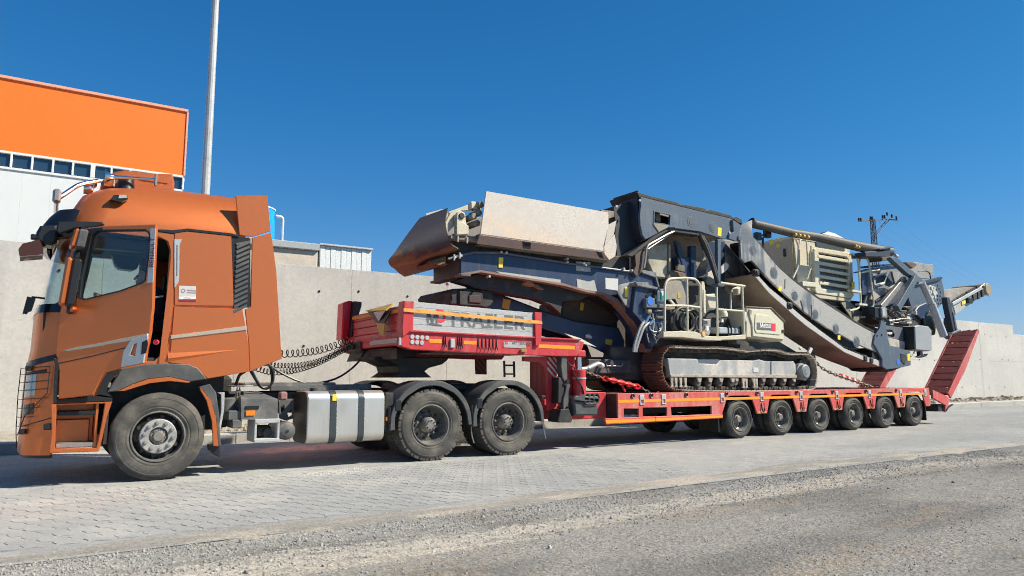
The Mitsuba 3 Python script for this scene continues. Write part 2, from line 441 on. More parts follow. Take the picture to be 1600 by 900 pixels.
def gravel_fn(p, n, uv):
    fine = noise(p.x * 120, p.y * 120)
    mid = noise(p.x * 45, p.y * 45)
    d1, d2, r = voronoi(p.x * 60, p.y * 60)
    big = fbm(p.x * 0.45, p.y * 1.6, 3.0, 4)
    streak = fbm(p.x * 0.9 + 9, p.y * 9.0, 1.0, 4)
    grain = fbm(p.x * 9, p.y * 16, 2.0, 3)
    base = mix(C3((0.122, 0.118, 0.112)), C3((0.185, 0.177, 0.165)), smoothstep(0.36, 0.62, big))
    # pale dust in broken streaks that run along the road, some of it brownish
    lane = smoothstep(0.55, 0.0, dr.abs(p.y + 4.62 - 0.10 * p.x * smoothstep(0.0, 9.0, p.x) * 0.25 + 0.5 * (fbm(p.x * 0.35, 2.0, 0.0, 3) - 0.5)))
    sand = smoothstep(0.46, 0.66, 0.42 * streak + 0.30 * grain + 0.34 * lane + 0.12 * (fine - 0.5))
    c = mix(base, C3((0.31, 0.282, 0.246)), sand * 0.85)
    c = mix(c, C3((0.20, 0.162, 0.125)), smoothstep(0.54, 0.72, 0.6 * fbm(p.x * 0.6 + 31, p.y * 1.8, 5.0, 3) + 0.4 * grain) * 0.55)
    edge = smoothstep(0.9, 0.2, dr.abs(p.y + 3.95)) * smoothstep(0.35, 0.6, fbm(p.x * 1.5, p.y * 3, 6.0, 3))
    c = mix(c, C3((0.215, 0.212, 0.205)), edge * 0.6)
    return c * (0.46 + 0.60 * r + 0.36 * fine + 0.16 * mid)
GRAVELMAT = mat('gravelled_asphalt', proc(gravel_fn), 0.92, bump=proc(lambda p, n, uv: noise(p.x * 60, p.y * 60) + 0.5 * noise(p.x * 130, p.y * 130), eps=2e-3), bump_scale=0.006)
xs = np.concatenate([np.arange(-4, 16, 0.12), np.linspace(16, 90, 60)])
ys = np.concatenate([np.linspace(-14, -6.5, 20), np.arange(-6.4, EDGE - 0.05, 0.09), [EDGE + 0.12]])
XX, YY = np.meshgrid(xs, ys, indexing='ij')
q = np.stack([XX, YY, 0 * XX], -1)
ZZ = -0.006 + 0.055 * (meshkit.fbm(q * [0.7, 1.6, 1], 4, 3) - 0.55) * np.clip((EDGE - 0.05 - YY) * 1.5, 0, 1) + 0.006 * (meshkit.fbm(q * 9, 2, 8) - .5)
ZZ[:, -1] = -0.004
nx, ny = XX.shape
idx = np.arange(nx * ny).reshape(nx, ny)
quads = np.stack([idx[:-1, :-1], idx[1:, :-1], idx[1:, 1:], idx[:-1, 1:]], -1).reshape(-1, 4)
add('gravel_road', (np.stack([XX, YY, ZZ], -1).reshape(-1, 3), quads), GRAVELMAT, smooth=True, kind='structure')

def paving_fn(p, n, uv):
    u, v = p.x / 0.20, p.y / 0.165
    row = dr.floor(v)
    uu = u + 0.5 * (row - 2 * dr.floor(row / 2))
    w = fbm(p.x * 0.5, p.y * 0.9, 0.0, 4)
    fine = noise(p.x * 70, p.y * 70)
    r = cell_rand(uu, row, 5)
    base = mix(C3((0.207, 0.212, 0.214)), C3((0.254, 0.254, 0.250)), smoothstep(0.3, 0.7, w)) * (0.90 + 0.16 * r)
    e = dr.minimum(dr.minimum(uu - dr.floor(uu), 1 - uu + dr.floor(uu)) * 0.20, dr.minimum(v - row, 1 - v + row) * 0.165)
    joint = smoothstep(0.007, 0.003, e) * smoothstep(0.40, 0.60, fbm(p.x * 3.0, p.y * 3.0, 9.0, 3))
    return mix(base * (0.88 + 0.24 * fine), C3((0.109, 0.103, 0.096)), joint * 0.7)
PAVING = mat('grey_paving', proc(paving_fn), 0.85)
PAVERS = [mat(f'paver_concrete_{i}', mottled(a, b, 2.0, fine=80.0, finek=0.35), 0.85) for i, (a, b) in enumerate(
    [((0.214, 0.218, 0.220), (0.253, 0.253, 0.248)), ((0.205, 0.208, 0.210), (0.244, 0.243, 0.238)), ((0.224, 0.228, 0.230), (0.263, 0.262, 0.256))])]
P0, P1 = -3.42, -0.30          # the strip whose blocks are built one by one, x from -1.6 to PX1
PX1 = 7.4
strip = lambda x0, x1, y0, y1, z: (np.array([(x0, y0, z), (x1, y0, z), (x1, y1, z), (x0, y1, z)]), np.array([(0, 1, 2, 3)]))
pavement = add('pavement', tm(strip(-30, 120, -3.75, 4.62, 0.0)[0], [(0, 1, 2), (0, 2, 3)]), PAVING, smooth=False, kind='structure')

def paver_outline(lx=0.20, ly=0.165, a=0.012, gap=0.0012):
    """zigzag interlocking block"""
    xs_ = np.array([0, 1 / 6, 2 / 6, 3 / 6, 4 / 6, 5 / 6]) * lx
    zx = np.array([0, a, a, 0, -a, -a])
    ysv = np.array([0, 1 / 6, 2 / 6, 3 / 6, 4 / 6, 5 / 6]) * ly
    bot = [(x, d) for x, d in zip(xs_, zx)]
    right = [(lx + d, y) for y, d in zip(ysv, zx)]
    top = [(x, ly + d) for x, d in list(zip(xs_[1:], zx[1:]))[::-1]]
    left = [(d, y) for y, d in list(zip(ysv[1:], zx[1:]))[::-1]]
    pts = np.array(bot + right + [(lx, ly)] + top + [(0, ly)] + left)
    q_ = inset(pts if area2(pts) > 0 else pts[::-1], gap)
    q_[:, 0] = lx / 2 + (q_[:, 0] - lx / 2) * (lx - 0.007) / lx
    return q_
PO = paver_outline()
paver_shape = extr(PO, 0.045, 0.0025)
rng = np.random.default_rng(7)
cells = []
for j in range(int((P1 - P0) / 0.165) + 1):
    y = P1 - (j + 1) * 0.165
    for i in range(-1, int((PX1 + 1.6) / 0.20)):
        x = -1.6 + (i + 0.5 * (j % 2)) * 0.20
        if -1.6 <= x <= PX1 - 0.2 and y > P0 - 0.01:
            cells.append((x, y))
near = sorted(cells, key=lambda c: math.hypot(c[0] + 0.1 - CAM[0], c[1] - CAM[1]) + 1.2 * abs(c[0] - 1.6))
pick = set(near[:300])
paver_ply = [mikit.ply(paver_shape, m, smooth=False) for m in PAVERS]
rest = []
for c in cells:
    dz = -0.045 + 0.0050 + float(np.clip(rng.normal(0, 0.0009), -0.002, 0.002)); rz = rng.normal(0, 0.006)
    if c in pick:
        key = numbered('pavement__paver')
        scene[key] = {**paver_ply[int(rng.integers(3))], 'to_world': T().translate([c[0], c[1], dz]).rotate([0, 0, 1], math.degrees(rz))}
    else:
        rest.append(shift(rotz(paver_shape, rz), c[0], c[1], dz))
add('paver_field', rest, PAVERS[0], 'pavement', smooth=False, kind='stuff')

# loose stones: a bank along the edge of the paving and scattered over the road
def stones(n, seed, place, size):
    rg = np.random.default_rng(seed)
    ico = trimesh.creation.icosahedron()
    V0, F0 = np.asarray(ico.vertices), np.asarray(ico.faces)
    xy = place(rg, n)
    s = size(rg, n)
    V = V0[None] * (1 + rg.uniform(-0.28, 0.28, (n, 12, 1))) * rg.uniform(0.55, 1.0, (n, 1, 3)) * s[:, None, None]
    a = rg.uniform(0, 6.28, n); ca, sa = np.cos(a)[:, None], np.sin(a)[:, None]
    x, y = V[..., 0] * ca - V[..., 1] * sa, V[..., 0] * sa + V[..., 1] * ca
    V = np.stack([x + xy[:, :1], y + xy[:, 1:2], V[..., 2] + xy[:, 2:3] + s[:, None] * 0.25], -1)
    F = (F0[None] + 12 * np.arange(n)[:, None, None]).reshape(-1, 3)
    return tm(V.reshape(-1, 3), F)

def stone_fn(p, n, uv):
    r = noise(p.x * 31, p.y * 31, p.z * 31)
    return mix(C3((0.15, 0.148, 0.144)), C3((0.40, 0.39, 0.37)), r)
STONE = mat('grey_stone', proc(stone_fn), 0.9)

def road_z(x, y):
    q_ = np.stack([x, y, 0 * x], -1)
    return -0.006 + 0.055 * (meshkit.fbm(q_ * [0.7, 1.6, 1], 4, 3) - 0.55) * np.clip((EDGE - 0.05 - y) * 1.5, 0, 1)

def on_edge(rg, n):
    x = -1.5 + 15 * rg.random(n) ** 1.6
    y = EDGE - 0.10 - np.abs(rg.normal(0, 0.58, n)) + rg.normal(0, 0.14, n) + 0.10 * np.sin(x * 0.8)
    return np.column_stack([x, y, road_z(x, y)])

def on_road(rg, n):
    x = -1.5 + 16 * rg.random(n) ** 1.5
    y = EDGE - 0.1 - 3.6 * rg.random(n)
    return np.column_stack([x, y, road_z(x, y)])

def on_paving(rg, n):
    x = -1.5 + 14 * rg.random(n)
    y = EDGE + 0.1 + np.abs(rg.normal(0, 0.45, n))
    return np.column_stack([x, y, 0 * x + 0.002])
add('loose_gravel', [stones(17000, 1, on_edge, lambda g, n: 0.004 + 0.010 * g.random(n) ** 2.4), stones(22000, 2, on_road, lambda g, n: 0.003 + 0.006 * g.random(n) ** 3),
                     stones(700, 3, on_paving, lambda g, n: 0.003 + 0.006 * g.random(n) ** 2), stones(160, 4, on_edge, lambda g, n: 0.012 + 0.014 * g.random(n) ** 2)],
    STONE, smooth=False, label='loose grey gravel strewn along the edge of the paving', cat='gravel', kind='stuff')

# sandy fringe that laps over the edge of the paving
def sand_fn(p, n, uv):
    g = noise(p.x * 90, p.y * 90)
    d1, d2, r = voronoi(p.x * 55, p.y * 55)
    w = fbm(p.x * 1.6, p.y * 5, 0.0, 4)
    return mix(C3((0.185, 0.176, 0.163)), C3((0.275, 0.248, 0.212)), smoothstep(0.35, 0.65, w)) * (0.62 + 0.42 * r + 0.30 * g)
SAND = mat('pale_sand', proc(sand_fn), 0.95)
xs2 = np.concatenate([np.arange(-4, 22, 0.10), np.linspace(22, 80, 60)])
rows = []
w_in = -0.02 + 0.34 * meshkit.fbm(np.stack([xs2 * 1.1, xs2 * 0, xs2 * 0], -1), 4, 21)
w_out = 0.10 + 0.30 * meshkit.fbm(np.stack([xs2 * 1.3, xs2 * 0 + 5, xs2 * 0], -1), 4, 22)
for t, hh in ((0, 0.0005), (0.25, 0.007), (0.5, 0.010), (0.75, 0.006), (1, -0.02)):
    yy = EDGE + 0.02 + 0.30 * np.exp(-((xs2 - 8.5) / 3.2) ** 2) * (1 - t) + 0.12 * np.clip((xs2 - 11) / 4, 0, 1) + w_in * (1 - t) - w_out * t + 0.03 * (meshkit.fbm(np.stack([xs2 * 6, xs2 * 0 + t * 9, xs2 * 0], -1), 2, 4) - .5)
    rows.append(np.stack([xs2, yy, hh + 0.010 * (meshkit.fbm(np.stack([xs2 * 3, xs2 * 0 + t * 5, xs2 * 0], -1), 3, 9) - 0.5) * (0 < t < 1)], -1))
SV = np.stack(rows, 1)
idx = np.arange(SV.shape[0] * 5).reshape(-1, 5)
quads = np.stack([idx[:-1, :-1], idx[1:, :-1], idx[1:, 1:], idx[:-1, 1:]], -1).reshape(-1, 4)
add('sand_fringe', (SV.reshape(-1, 3), quads), SAND, smooth=True, kind='structure')

# kerb of single stones, earth strip, wall
CONC = mat('pale_kerb_concrete', mottled((0.36, 0.35, 0.335), (0.28, 0.27, 0.255), 2.0, fine=50.0), 0.85)
kerb = note(numbered('kerb'), kind='structure')
kx = -3.0
k = 0
kerb_ply = mikit.ply(hull([(x, y, z) for x in (0, 0.992) for y, z in ((0, -0.05), (0, 0.175), (0.035, 0.2), (0.2, 0.2), (0.2, -0.05))]), CONC, smooth=False)
while kx < 60:
    scene[numbered('kerb__stone')] = {**kerb_ply, 'to_world': T().translate([kx, 4.60 + rng.normal(0, 0.004), rng.normal(0, 0.004)])}
    kx += 1.0

def bank_z(x, y):
    q_ = np.stack([x, y, 0 * x], -1)
    t = np.clip((y - 4.78) / 0.85, 0, 1)
    return 0.165 + 0.14 * t + (0.03 + 0.10 * t) * (meshkit.fbm(q_ * 2.2, 4, 12) - 0.45)
xs3, ys3 = np.concatenate([np.arange(-3, 45, 0.10), np.linspace(45, 110, 60)]), np.linspace(4.76, 5.7, 10)
XX, YY = np.meshgrid(xs3, ys3, indexing='ij')
idx = np.arange(XX.size).reshape(XX.shape)
quads = np.stack([idx[:-1, :-1], idx[1:, :-1], idx[1:, 1:], idx[:-1, 1:]], -1).reshape(-1, 4)
add('earth_strip', (np.stack([XX, YY, bank_z(XX, YY)], -1).reshape(-1, 3), quads), GROUND, smooth=True, kind='structure')

def on_bank(rg, n):
    x = 2 + 46 * rg.random(n)
    y = 5.5 - 0.55 * rg.random(n) ** 1.5
    return np.column_stack([x, y, bank_z(x, y)])
RUBBLE = mat('brown_rubble', mottled((0.20, 0.16, 0.12), (0.36, 0.32, 0.27), 14.0), 0.95)
add('rubble', [stones(1500, 11, on_bank, lambda g, n: 0.02 + 0.07 * g.random(n) ** 2.5)], RUBBLE, smooth=False, label='brown clods and broken stones heaped along the foot of the wall', cat='rubble', kind='stuff')

def wall_fn(p, n, uv):
    w = fbm(p.x * 0.55, p.z * 0.8, 0.0, 5)
    streak = fbm(p.x * 3.5, p.z * 0.35, 4.0, 4)
    g = noise(p.x * 22, p.z * 22)
    speck = smoothstep(0.78, 0.90, noise(p.x * 37 + 3, p.z * 37))
    c = mix(C3((0.430, 0.421, 0.409)), C3((0.499, 0.484, 0.465)), smoothstep(0.3, 0.7, w))
    c = mix(c, C3((0.378, 0.378, 0.373)), smoothstep(0.58, 0.74, streak) * 0.35)
    lift = smoothstep(0.035, 0.0, dr.abs(p.z - 1.93 + 0.02 * noise(p.x * 2, 1.0))) * smoothstep(0.45, 0.65, fbm(p.x * 1.2, 8.0, 0.0, 3))
    c = mix(c, C3((0.284, 0.273, 0.258)), lift * 0.45)
    return c * (0.94 + 0.12 * g) * (1 - 0.22 * speck * g)
WALLMAT = mat('weathered_cast_concrete', proc(wall_fn), 0.88, bump=proc(lambda p, n, uv: fbm(p.x * 5, p.z * 5, 0.0, 3), eps=4e-3), bump_scale=0.003)
wall = thing('concrete_wall', 'long pale cast concrete wall with rows of tie holes behind the truck', 'wall')
px = -9.0
edges = [px]
while edges[-1] < 33.5:
    edges.append(edges[-1] + 2.42 + float(rng.uniform(-0.02, 0.02)))
edges += [36.35, 38.0]
for i, (a, b) in enumerate(zip(edges[:-1], edges[1:])):
    dy = float(rng.uniform(-0.004, 0.004)); dz = float(rng.uniform(-0.006, 0.006))
    add('panel', prism([(a + 0.0015, -0.1), (b - 0.0015, -0.1), (b - 0.0015, 3.64 + dz), (a + 0.0015, 3.64 + dz)], 5.60 + dy, 5.92, 0.004), WALLMAT, wall, smooth=False)
add('core', rbox(-9, 37.99, 5.63, 5.89, -0.1, 3.60, 0.002), DIRTYBEIGE, wall, smooth=False)
add('end_panel', prism([(38.02, -0.1), (75, -0.1), (75, 3.18), (38.02, 3.20)], 5.62, 5.9, 0.01), WALLMAT, wall, smooth=False)
holes = []
for row in (0.75, 1.95, 3.10):
    x = -0.9
    while x < 37:
        x += float(rng.choice([0.6, 0.9, 1.2, 1.2]))
        if rng.random() < 0.72:
            z = row + float(rng.normal(0, 0.035))
            holes.append(cyl((x, 5.588, z), (x, 5.60, z), 0.026, 10))
add('tie_hole', holes, BLACK, wall, smooth=False, label='small dark tie holes dotted in rows over the wall', kind='stuff')

# factory hall with orange and white cladding
fac = thing('factory_building', 'factory hall with bright orange upper cladding, a window band and white walls', 'building')
FX1 = 4.47
orange_top, orange_bot, glass_bot = 13.46, 10.44, 9.68
add('orange_cladding', rbox(FX1 - 16, FX1, 24.98, 25.2, orange_bot, orange_top, 0.01), ORANGE_FLAT, fac, smooth=False)
add('white_cladding', [prism([(a, 0), (a + 1.0 - 0.002, 0), (a + 1.0 - 0.002, glass_bot), (a, glass_bot)], 25.0, 25.2, 0.004) for a in np.arange(FX1 - 16, FX1 - 0.01, 1.0)], WHITE_CLAD, fac, smooth=False)
add('hall_body', rbox(FX1 - 16, FX1 - 0.02, 25.35, 50, 0, 13.3, 0.02), ORANGE_FLAT, fac, smooth=False)
add('roof_trim', [rbox(FX1 - 16, FX1 + 0.05, 24.90, 25.3, orange_top, orange_top + 0.12, 0.01), rbox(FX1, FX1 + 0.08, 24.93, 50, orange_bot, orange_top, 0.01)], mat('pale_orange_trim', (0.70, 0.33, 0.22), 0.5), fac, smooth=False)
add('window_frame', [rbox(FX1 - 16, FX1, 24.94, 25.1, orange_bot - 0.10, orange_bot - 0.002, 0.01), rbox(FX1 - 16, FX1, 24.94, 25.1, glass_bot + 0.002, glass_bot + 0.10, 0.01)], WHITEPAINT, fac, smooth=False)
mull = [-1.938, -1.231, -0.509, 0.199, 0.927, 1.624, 2.339, 3.046, 3.769, 4.485]
step = (mull[-1] - mull[0]) / 9
mull = [mull[0] - step * 3, mull[0] - step * 2, mull[0] - step] + mull
for i, x in enumerate(mull):
    w = 0.085 if i == 7 else 0.04
    add('mullion', rbox(x - w, x + w, 24.93, 25.1, glass_bot + 0.102, orange_bot - 0.102, 0.01), WHITEPAINT, fac, smooth=False)
    if i:
        add('pane', rotz(rbox(mull[i - 1] + 0.04, x - w, 25.05, 25.08, glass_bot + 0.10, orange_bot - 0.10, 0.005), 0.02 * math.sin(i * 2.7), (x - step / 2, 25.06, 0)), FACGLASS, fac, smooth=False)

# sheds, tank and poles behind the wall
shed = thing('low_building', 'low beige building with a grey eave showing above the concrete wall', 'building')
BY = 12.0
lb = (4.869, 5.377), (6.745, 5.373)
add('wall', rbox(lb[0][0] - 0.2, lb[1][0], BY, BY + 6, 0, lb[1][1] - 0.22, 0.02), mat('beige_render', mottled((0.52, 0.46, 0.40), (0.46, 0.41, 0.36), 1.5), 0.9), shed, smooth=False)
add('eave', rbox(lb[0][0] - 0.25, lb[1][0] + 0.02, BY - 0.12, BY + 6, lb[1][1] - 0.218, lb[1][1], 0.02), mat('grey_sheet', (0.32, 0.34, 0.36), 0.5), shed, smooth=False)
shed2 = thing('metal_shed', 'white corrugated metal shed behind the wall, right of the low beige building', 'shed')
sb = (6.766, 5.355), (8.458, 5.23)
zz = max(sb[0][1], sb[1][1])
add('wall', [rbox(a, a + 0.165, BY + (0.012 if i % 2 else 0.0), BY + 5, 0, zz, 0.01) for i, a in enumerate(np.arange(sb[0][0] + 0.05, sb[1][0] - 0.1, 0.17))], WHITE_CLAD, shed2, smooth=False)
add('roof_edge', rbox(sb[0][0], sb[1][0] + 0.08, BY - 0.08, BY + 5, zz + 0.002, zz + 0.06, 0.01), LIGHTGREY, shed2, smooth=False)
tank = thing('water_tank', 'bright blue storage tank with a white cone top rising behind the truck cab', 'tank')
tk = (6.099, 5.804), (6.059, 6.864), (6.26, 6.562)
tx, tr, tz = tk[0][0] - 0.95, 0.95, tk[1][1]
add('shell', lathe([(0, 0), (tr, 0), (tr, tz), (0, tz)], (tx, 14.9, 0), 'z', 40), BLUETANK, tank)
add('cone_top', lathe([(tr + 0.02, tz + 0.002), (tr + 0.02, tz + 0.04), (0.1, tz + 0.42), (0, tz + 0.42)], (tx, 14.9, 0), 'z', 40), WHITEPAINT, tank)
pz = tk[2][1]
add('pipe', tube(fillet([(tx + tr - 0.05, 14.5, pz + 0.12), (tx + tr + 0.18, 14.5, pz + 0.12), (tx + tr + 0.18, 14.5, pz - 0.9)], 0.12), 0.055, 10), LIGHTGREY, tank)
add('valve', [cyl((tx + tr + 0.18, 14.5, pz - 1.0), (tx + tr + 0.18, 14.5, pz - 0.86), 0.10, 12), cyl((tx + tr + 0.05, 14.5, pz - 0.94), (tx + tr + 0.38, 14.5, pz - 0.94), 0.05, 10)], BLUESTICK, tank)
lp = (2.91, 5.956), (2.945, 10.92)
lamp = thing('light_pole', 'tall tapering galvanised light pole standing behind the wall', 'pole')
lx = 0.5 * (lp[0][0] + lp[1][0])
add('shaft', loft([np.array([(lx + r * math.cos(a), 9 + r * math.sin(a), z) for a in np.arange(12) * math.pi / 6 + 0.26]) for z, r in ((0, 0.125), (16, 0.068))]), LIGHTGREY, lamp, smooth=20)
add('lamp_head', [beam((lx, 9, 15.9), (lx, 7.6, 16.3), 0.08), rbox(lx - 0.16, lx + 0.16, 6.9, 7.7, 16.22, 16.36, 0.03)], LIGHTGREY, lamp)

pyl = thing('power_pole', 'dark lattice power pole with a crossarm of insulators far behind the crusher', 'pole')
PY = 45.0
pp_ = (92.642, 22.734), (101.47, 24.128), (96.169, 23.296), (95.631, 19.471), (96.527, 20.939), (100.6, 23.927), (102.66, 24.081)
cx, zt = pp_[2][0], pp_[2][1]
pe_ = (99.838, 43.5, 23.452)
leg = 0.40
bars = []
for sx in (-1, 1):
    for sy in (-1, 1):
        bars.append(beam((cx + sx * 0.55, PY + sy * 0.55, 0), (cx + sx * leg / 2, PY + sy * leg / 2, zt + 0.1), 0.11))
zl, s = 0.0, 1
while zl < zt - 0.7:
    w0 = 0.55 + (leg / 2 - 0.55) * zl / zt; w1 = 0.55 + (leg / 2 - 0.55) * (zl + 0.75) / zt
    for yy in (-1, 1):
        bars.append(beam((cx - s * w0, PY + yy * w0, zl), (cx + s * w1, PY + yy * w1, zl + 0.75), 0.06))
        bars.append(beam((cx + yy * w0, PY - s * w0, zl), (cx + yy * w1, PY + s * w1, zl + 0.75), 0.06))
    zl += 0.75; s = -s
add('lattice_mast', bars, POLEDARK, pyl, smooth=False)
add('crossarm', [beam((pp_[0][0], PY, pp_[0][1]), (pp_[1][0], PY, pp_[1][1]), 0.16, 0.16), beam((pp_[5][0] - 0.1, PY - 0.1, pp_[5][1]), pe_, 0.14),
                 beam((cx + leg / 2, PY, pp_[4][1]), (pp_[5][0], PY, pp_[5][1]), 0.10), beam((cx + leg / 2, PY + 0.4, pp_[4][1]), (pp_[5][0], PY + 0.4, pp_[5][1]), 0.10)], POLEDARK, pyl, smooth=False)
for (x, z), yo in zip([(93.269, 22.93), (92.714, 22.712), (96.207, 23.488), (95.575, 23.296), (99.379, 24.072), (98.794, 23.884), (100.038, 24.52), (100.185, 24.118), (100.22, 23.724)], (0.3, -.3, .3, -.3, .3, -.3, 0, -.6, -1.2)):
    add('insulator', lathe([(0, -0.10), (0.13, -0.08), (0.10, 0.08), (0.16, 0.11), (0.11, 0.24), (0.15, 0.27), (0.11, 0.40), (0, 0.44)], (x, PY + yo, z), 'z', 10), BLACK, pyl)

WHEELSHADE = mat('dusty_shaded_wheel_disc', mottled((0.075, 0.068, 0.060), (0.12, 0.108, 0.094), 10.0), 0.6, 0.1)  # dusty disc, darkened further to paint in the shade of the deep dish

for i, (x0, y0, z0) in enumerate(((pp_[0][0], PY, pp_[0][1] + .4), (cx, PY, zt + .4), (pp_[5][0], PY, pp_[5][1] + .4))):
    e_ = np.array([x0 + 160, y0 + 45, z0 + 3.0])
    a_ = np.array([x0, y0, z0])
    add('overhead_wire', tube([a_ * (1 - t) + e_ * t - [0, 0, 9 * t * (1 - t)] for t in np.linspace(0, 1, 24)], .010, 5), POLEDARK, label=('thin overhead wire leaving the left end of the power pole crossarm', 'thin overhead wire leaving the top of the power pole mast', 'thin overhead wire leaving the braced right end of the power pole crossarm')[i], cat='wire', group='overhead wires at the power pole')

# ---------------------------------------------------------------- wheels
def tyre_mesh(R, r, w, lugs=0, seed=0):
    p = [(r, 0.035), (r + 0.035, 0.014), (r + 0.055, 0.016), (r + 0.06, 0.010), ((R + r) / 2, 0.0), (R - 0.075, 0.008), (R - 0.070, 0.004), (R - 0.045, 0.012), (R - 0.012, 0.036), (R, 0.052)]
    q = [(R, 0.085), (R - 0.012, 0.088), (R - 0.012, 0.098), (R, 0.101), (R, w / 2 - 0.006), (R - 0.012, w / 2 - 0.004)]
    half = p + q
    prof = half + [(a, w - b) for a, b in half[::-1]]
    ms = [lathe(prof, n=56)]
    if lugs:
        for i in range(lugs):
            a = 2 * math.pi * (i + 0.15 * math.sin(i * 2.4)) / lugs
            for y0 in (0.020, w - 0.09):
                m = rbox(-0.021, 0.021, y0, y0 + 0.07, R - 0.045, R + 0.005, 0.004)
                v = np.asarray(m.vertices); ca, sa = math.cos(a), math.sin(a)
                ms.append(tm(np.column_stack([v[:, 0] * ca + v[:, 2] * sa, v[:, 1], -v[:, 0] * sa + v[:, 2] * ca]), m.faces))
    return cat_(ms)

def ring_of(n, r, y, mesh_fn, ph=0.0):
    return [mesh_fn(r * math.cos(ph + 2 * math.pi * i / n), y, r * math.sin(ph + 2 * math.pi * i / n)) for i in range(n)]

tyre_front = tyre_mesh(0.52, 0.300, 0.31)
tyre_drive = tyre_mesh(0.52, 0.300, 0.31, 60)
tyre_trail = tyre_mesh(0.379, 0.235, 0.24)
# steered wheel: disc bulging outwards
rim_front = cat_([lathe([(0.304, 0.030), (0.300, 0.018), (0.288, 0.016), (0.280, 0.030), (0.272, 0.12), (0.258, 0.15), (0.235, 0.16)], n=48)])
def disc_front_mesh():
    return lathe([(0.105, 0.13), (0.105, 0.020), (0.110, 0.014), (0.196, 0.014), (0.203, 0.020), (0.206, 0.05)], n=48)
def disc_cone_mesh():
    ms = [lathe([(0.205, 0.045), (0.222, 0.085), (0.262, 0.125)], n=48)]
    for i in range(10):
        a = 2 * math.pi * (i + 0.5) / 10
        ms.append(cyl((0.232 * math.cos(a), 0.075, 0.232 * math.sin(a)), (0.232 * math.cos(a), 0.11, 0.232 * math.sin(a)), 0.024, 10))
    return cat_(ms)
disc_cone = disc_cone_mesh()
disc_front = disc_front_mesh()
nut = lambda x, y, z: cyl((x, y, z), (x, y + 0.05, z), 0.017, 8, 0.004)
nuts_front = cat_(ring_of(10, 0.158, -0.016, nut) + ring_of(10, 0.158, 0.008, lambda x, y, z: cyl((x, y, z), (x, y + .01, z), 0.026, 12)))
hub_front = cat_([lathe([(0, -0.005), (0.052, -0.005), (0.060, 0.004), (0.066, 0.03), (0.085, 0.035), (0.092, 0.05), (0.105, 0.055), (0.105, 0.12)], n=32)] + ring_of(8, 0.078, 0.022, lambda x, y, z: cyl((x, y, z), (x, y + 0.02, z), 0.009, 6)))
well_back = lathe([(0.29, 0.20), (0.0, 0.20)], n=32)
# driven wheel: deep dish with a protruding hub
rim_drive = cat_([lathe([(0.304, 0.030), (0.300, 0.016), (0.287, 0.014), (0.280, 0.028), (0.272, 0.055), (0.262, 0.075), (0.256, 0.16), (0.240, 0.190)], n=48)])
def disc_drive_mesh(R=0.245, y=0.185, nh=10, rh=0.200, hr=0.024):
    outer = [(R * math.cos(a), R * math.sin(a)) for a in np.arange(64) * math.pi / 32]
    hs = [[(rh * math.cos(b) + hr * math.cos(t), rh * math.sin(b) + hr * math.sin(t)) for t in np.arange(12) * math.pi / 6] for b in (2 * math.pi * (i + .5) / nh for i in range(nh))]
    return shift(prism(outer, 0, 0.014, 0.003, hs), 0, y, 0)
disc_drive = disc_drive_mesh()
hub_drive = cat_([lathe([(0, 0.028), (0.070, 0.028), (0.088, 0.036), (0.092, 0.05), (0.100, 0.07), (0.106, 0.075), (0.110, 0.10), (0.118, 0.190)], n=32)])
bolts_drive = cat_(ring_of(8, 0.068, 0.012, lambda x, y, z: cyl((x, y, z), (x, y + 0.03, z), 0.011, 6)))
nuts_drive = cat_(ring_of(10, 0.160, 0.145, nut))
rim_trail = lathe([(0.238, 0.026), (0.234, 0.012), (0.222, 0.012), (0.216, 0.03), (0.206, 0.055), (0.198, 0.13), (0.180, 0.145)], n=44)
disc_trail = disc_drive_mesh(0.185, 0.140, 8, 0.150, 0.016)
hub_trail = lathe([(0, 0.040), (0.052, 0.040), (0.066, 0.05), (0.070, 0.085), (0.085, 0.09), (0.09, 0.14)], n=28)
nuts_trail = cat_(ring_of(8, 0.115, 0.115, lambda x, y, z: cyl((x, y, z), (x, y + 0.03, z), 0.014, 6)))

WP = {}
def wheel(parent, kind, x, z, y=0.0, far=False, label=None, steer=0.0, roll=0.0):
    sets = {'front': [('tyre', tyre_front, RUBBER), ('rim', rim_front, RIMPAINT), ('disc', disc_front, RIMALU), ('disc_cone', disc_cone, DARKCHASSIS), ('nut_ring', nuts_front, STEEL), ('hub', hub_front, HUBDUST), ('brake_drum', well_back, DARKCHASSIS)],
            'drive': [('tyre', tyre_drive, RUBBER), ('rim', rim_drive, RIMPAINT), ('disc', disc_drive, WHEELSHADE), ('hub', hub_drive, HUBDUST), ('hub_bolts', bolts_drive, DARKCHASSIS), ('nut_ring', nuts_drive, HUBDUST), ('brake_drum', well_back, DARKCHASSIS)],
            'trail': [('tyre', tyre_trail, RUBBER), ('rim', rim_trail, RIMPAINT), ('disc', disc_trail, WHEELSHADE), ('hub', hub_trail, HUBDUST), ('nut_ring', nuts_trail, HUBDUST), ('brake_drum', shift(tm(np.asarray(well_back.vertices) * [.7, 1, .7], well_back.faces), 0, 0, 0), DARKCHASSIS)]}
    w = numbered(f'{parent}__wheel')
    note(w, label)
    M = T().translate([x, y, z]).rotate([0, 0, 1], (180 if far else 0) + steer).rotate([0, 1, 0], roll)
    for n, m, mt in sets[kind]:
        if (kind, n) not in WP:
            WP[kind, n] = mikit.ply(m, mt, smooth=30)
        k_ = numbered(f'{w}__{n}')
        scene[k_] = {**WP[kind, n], 'to_world': M}
        if n in ('nut_ring', 'hub_bolts'): note(k_, kind='stuff')
    return w

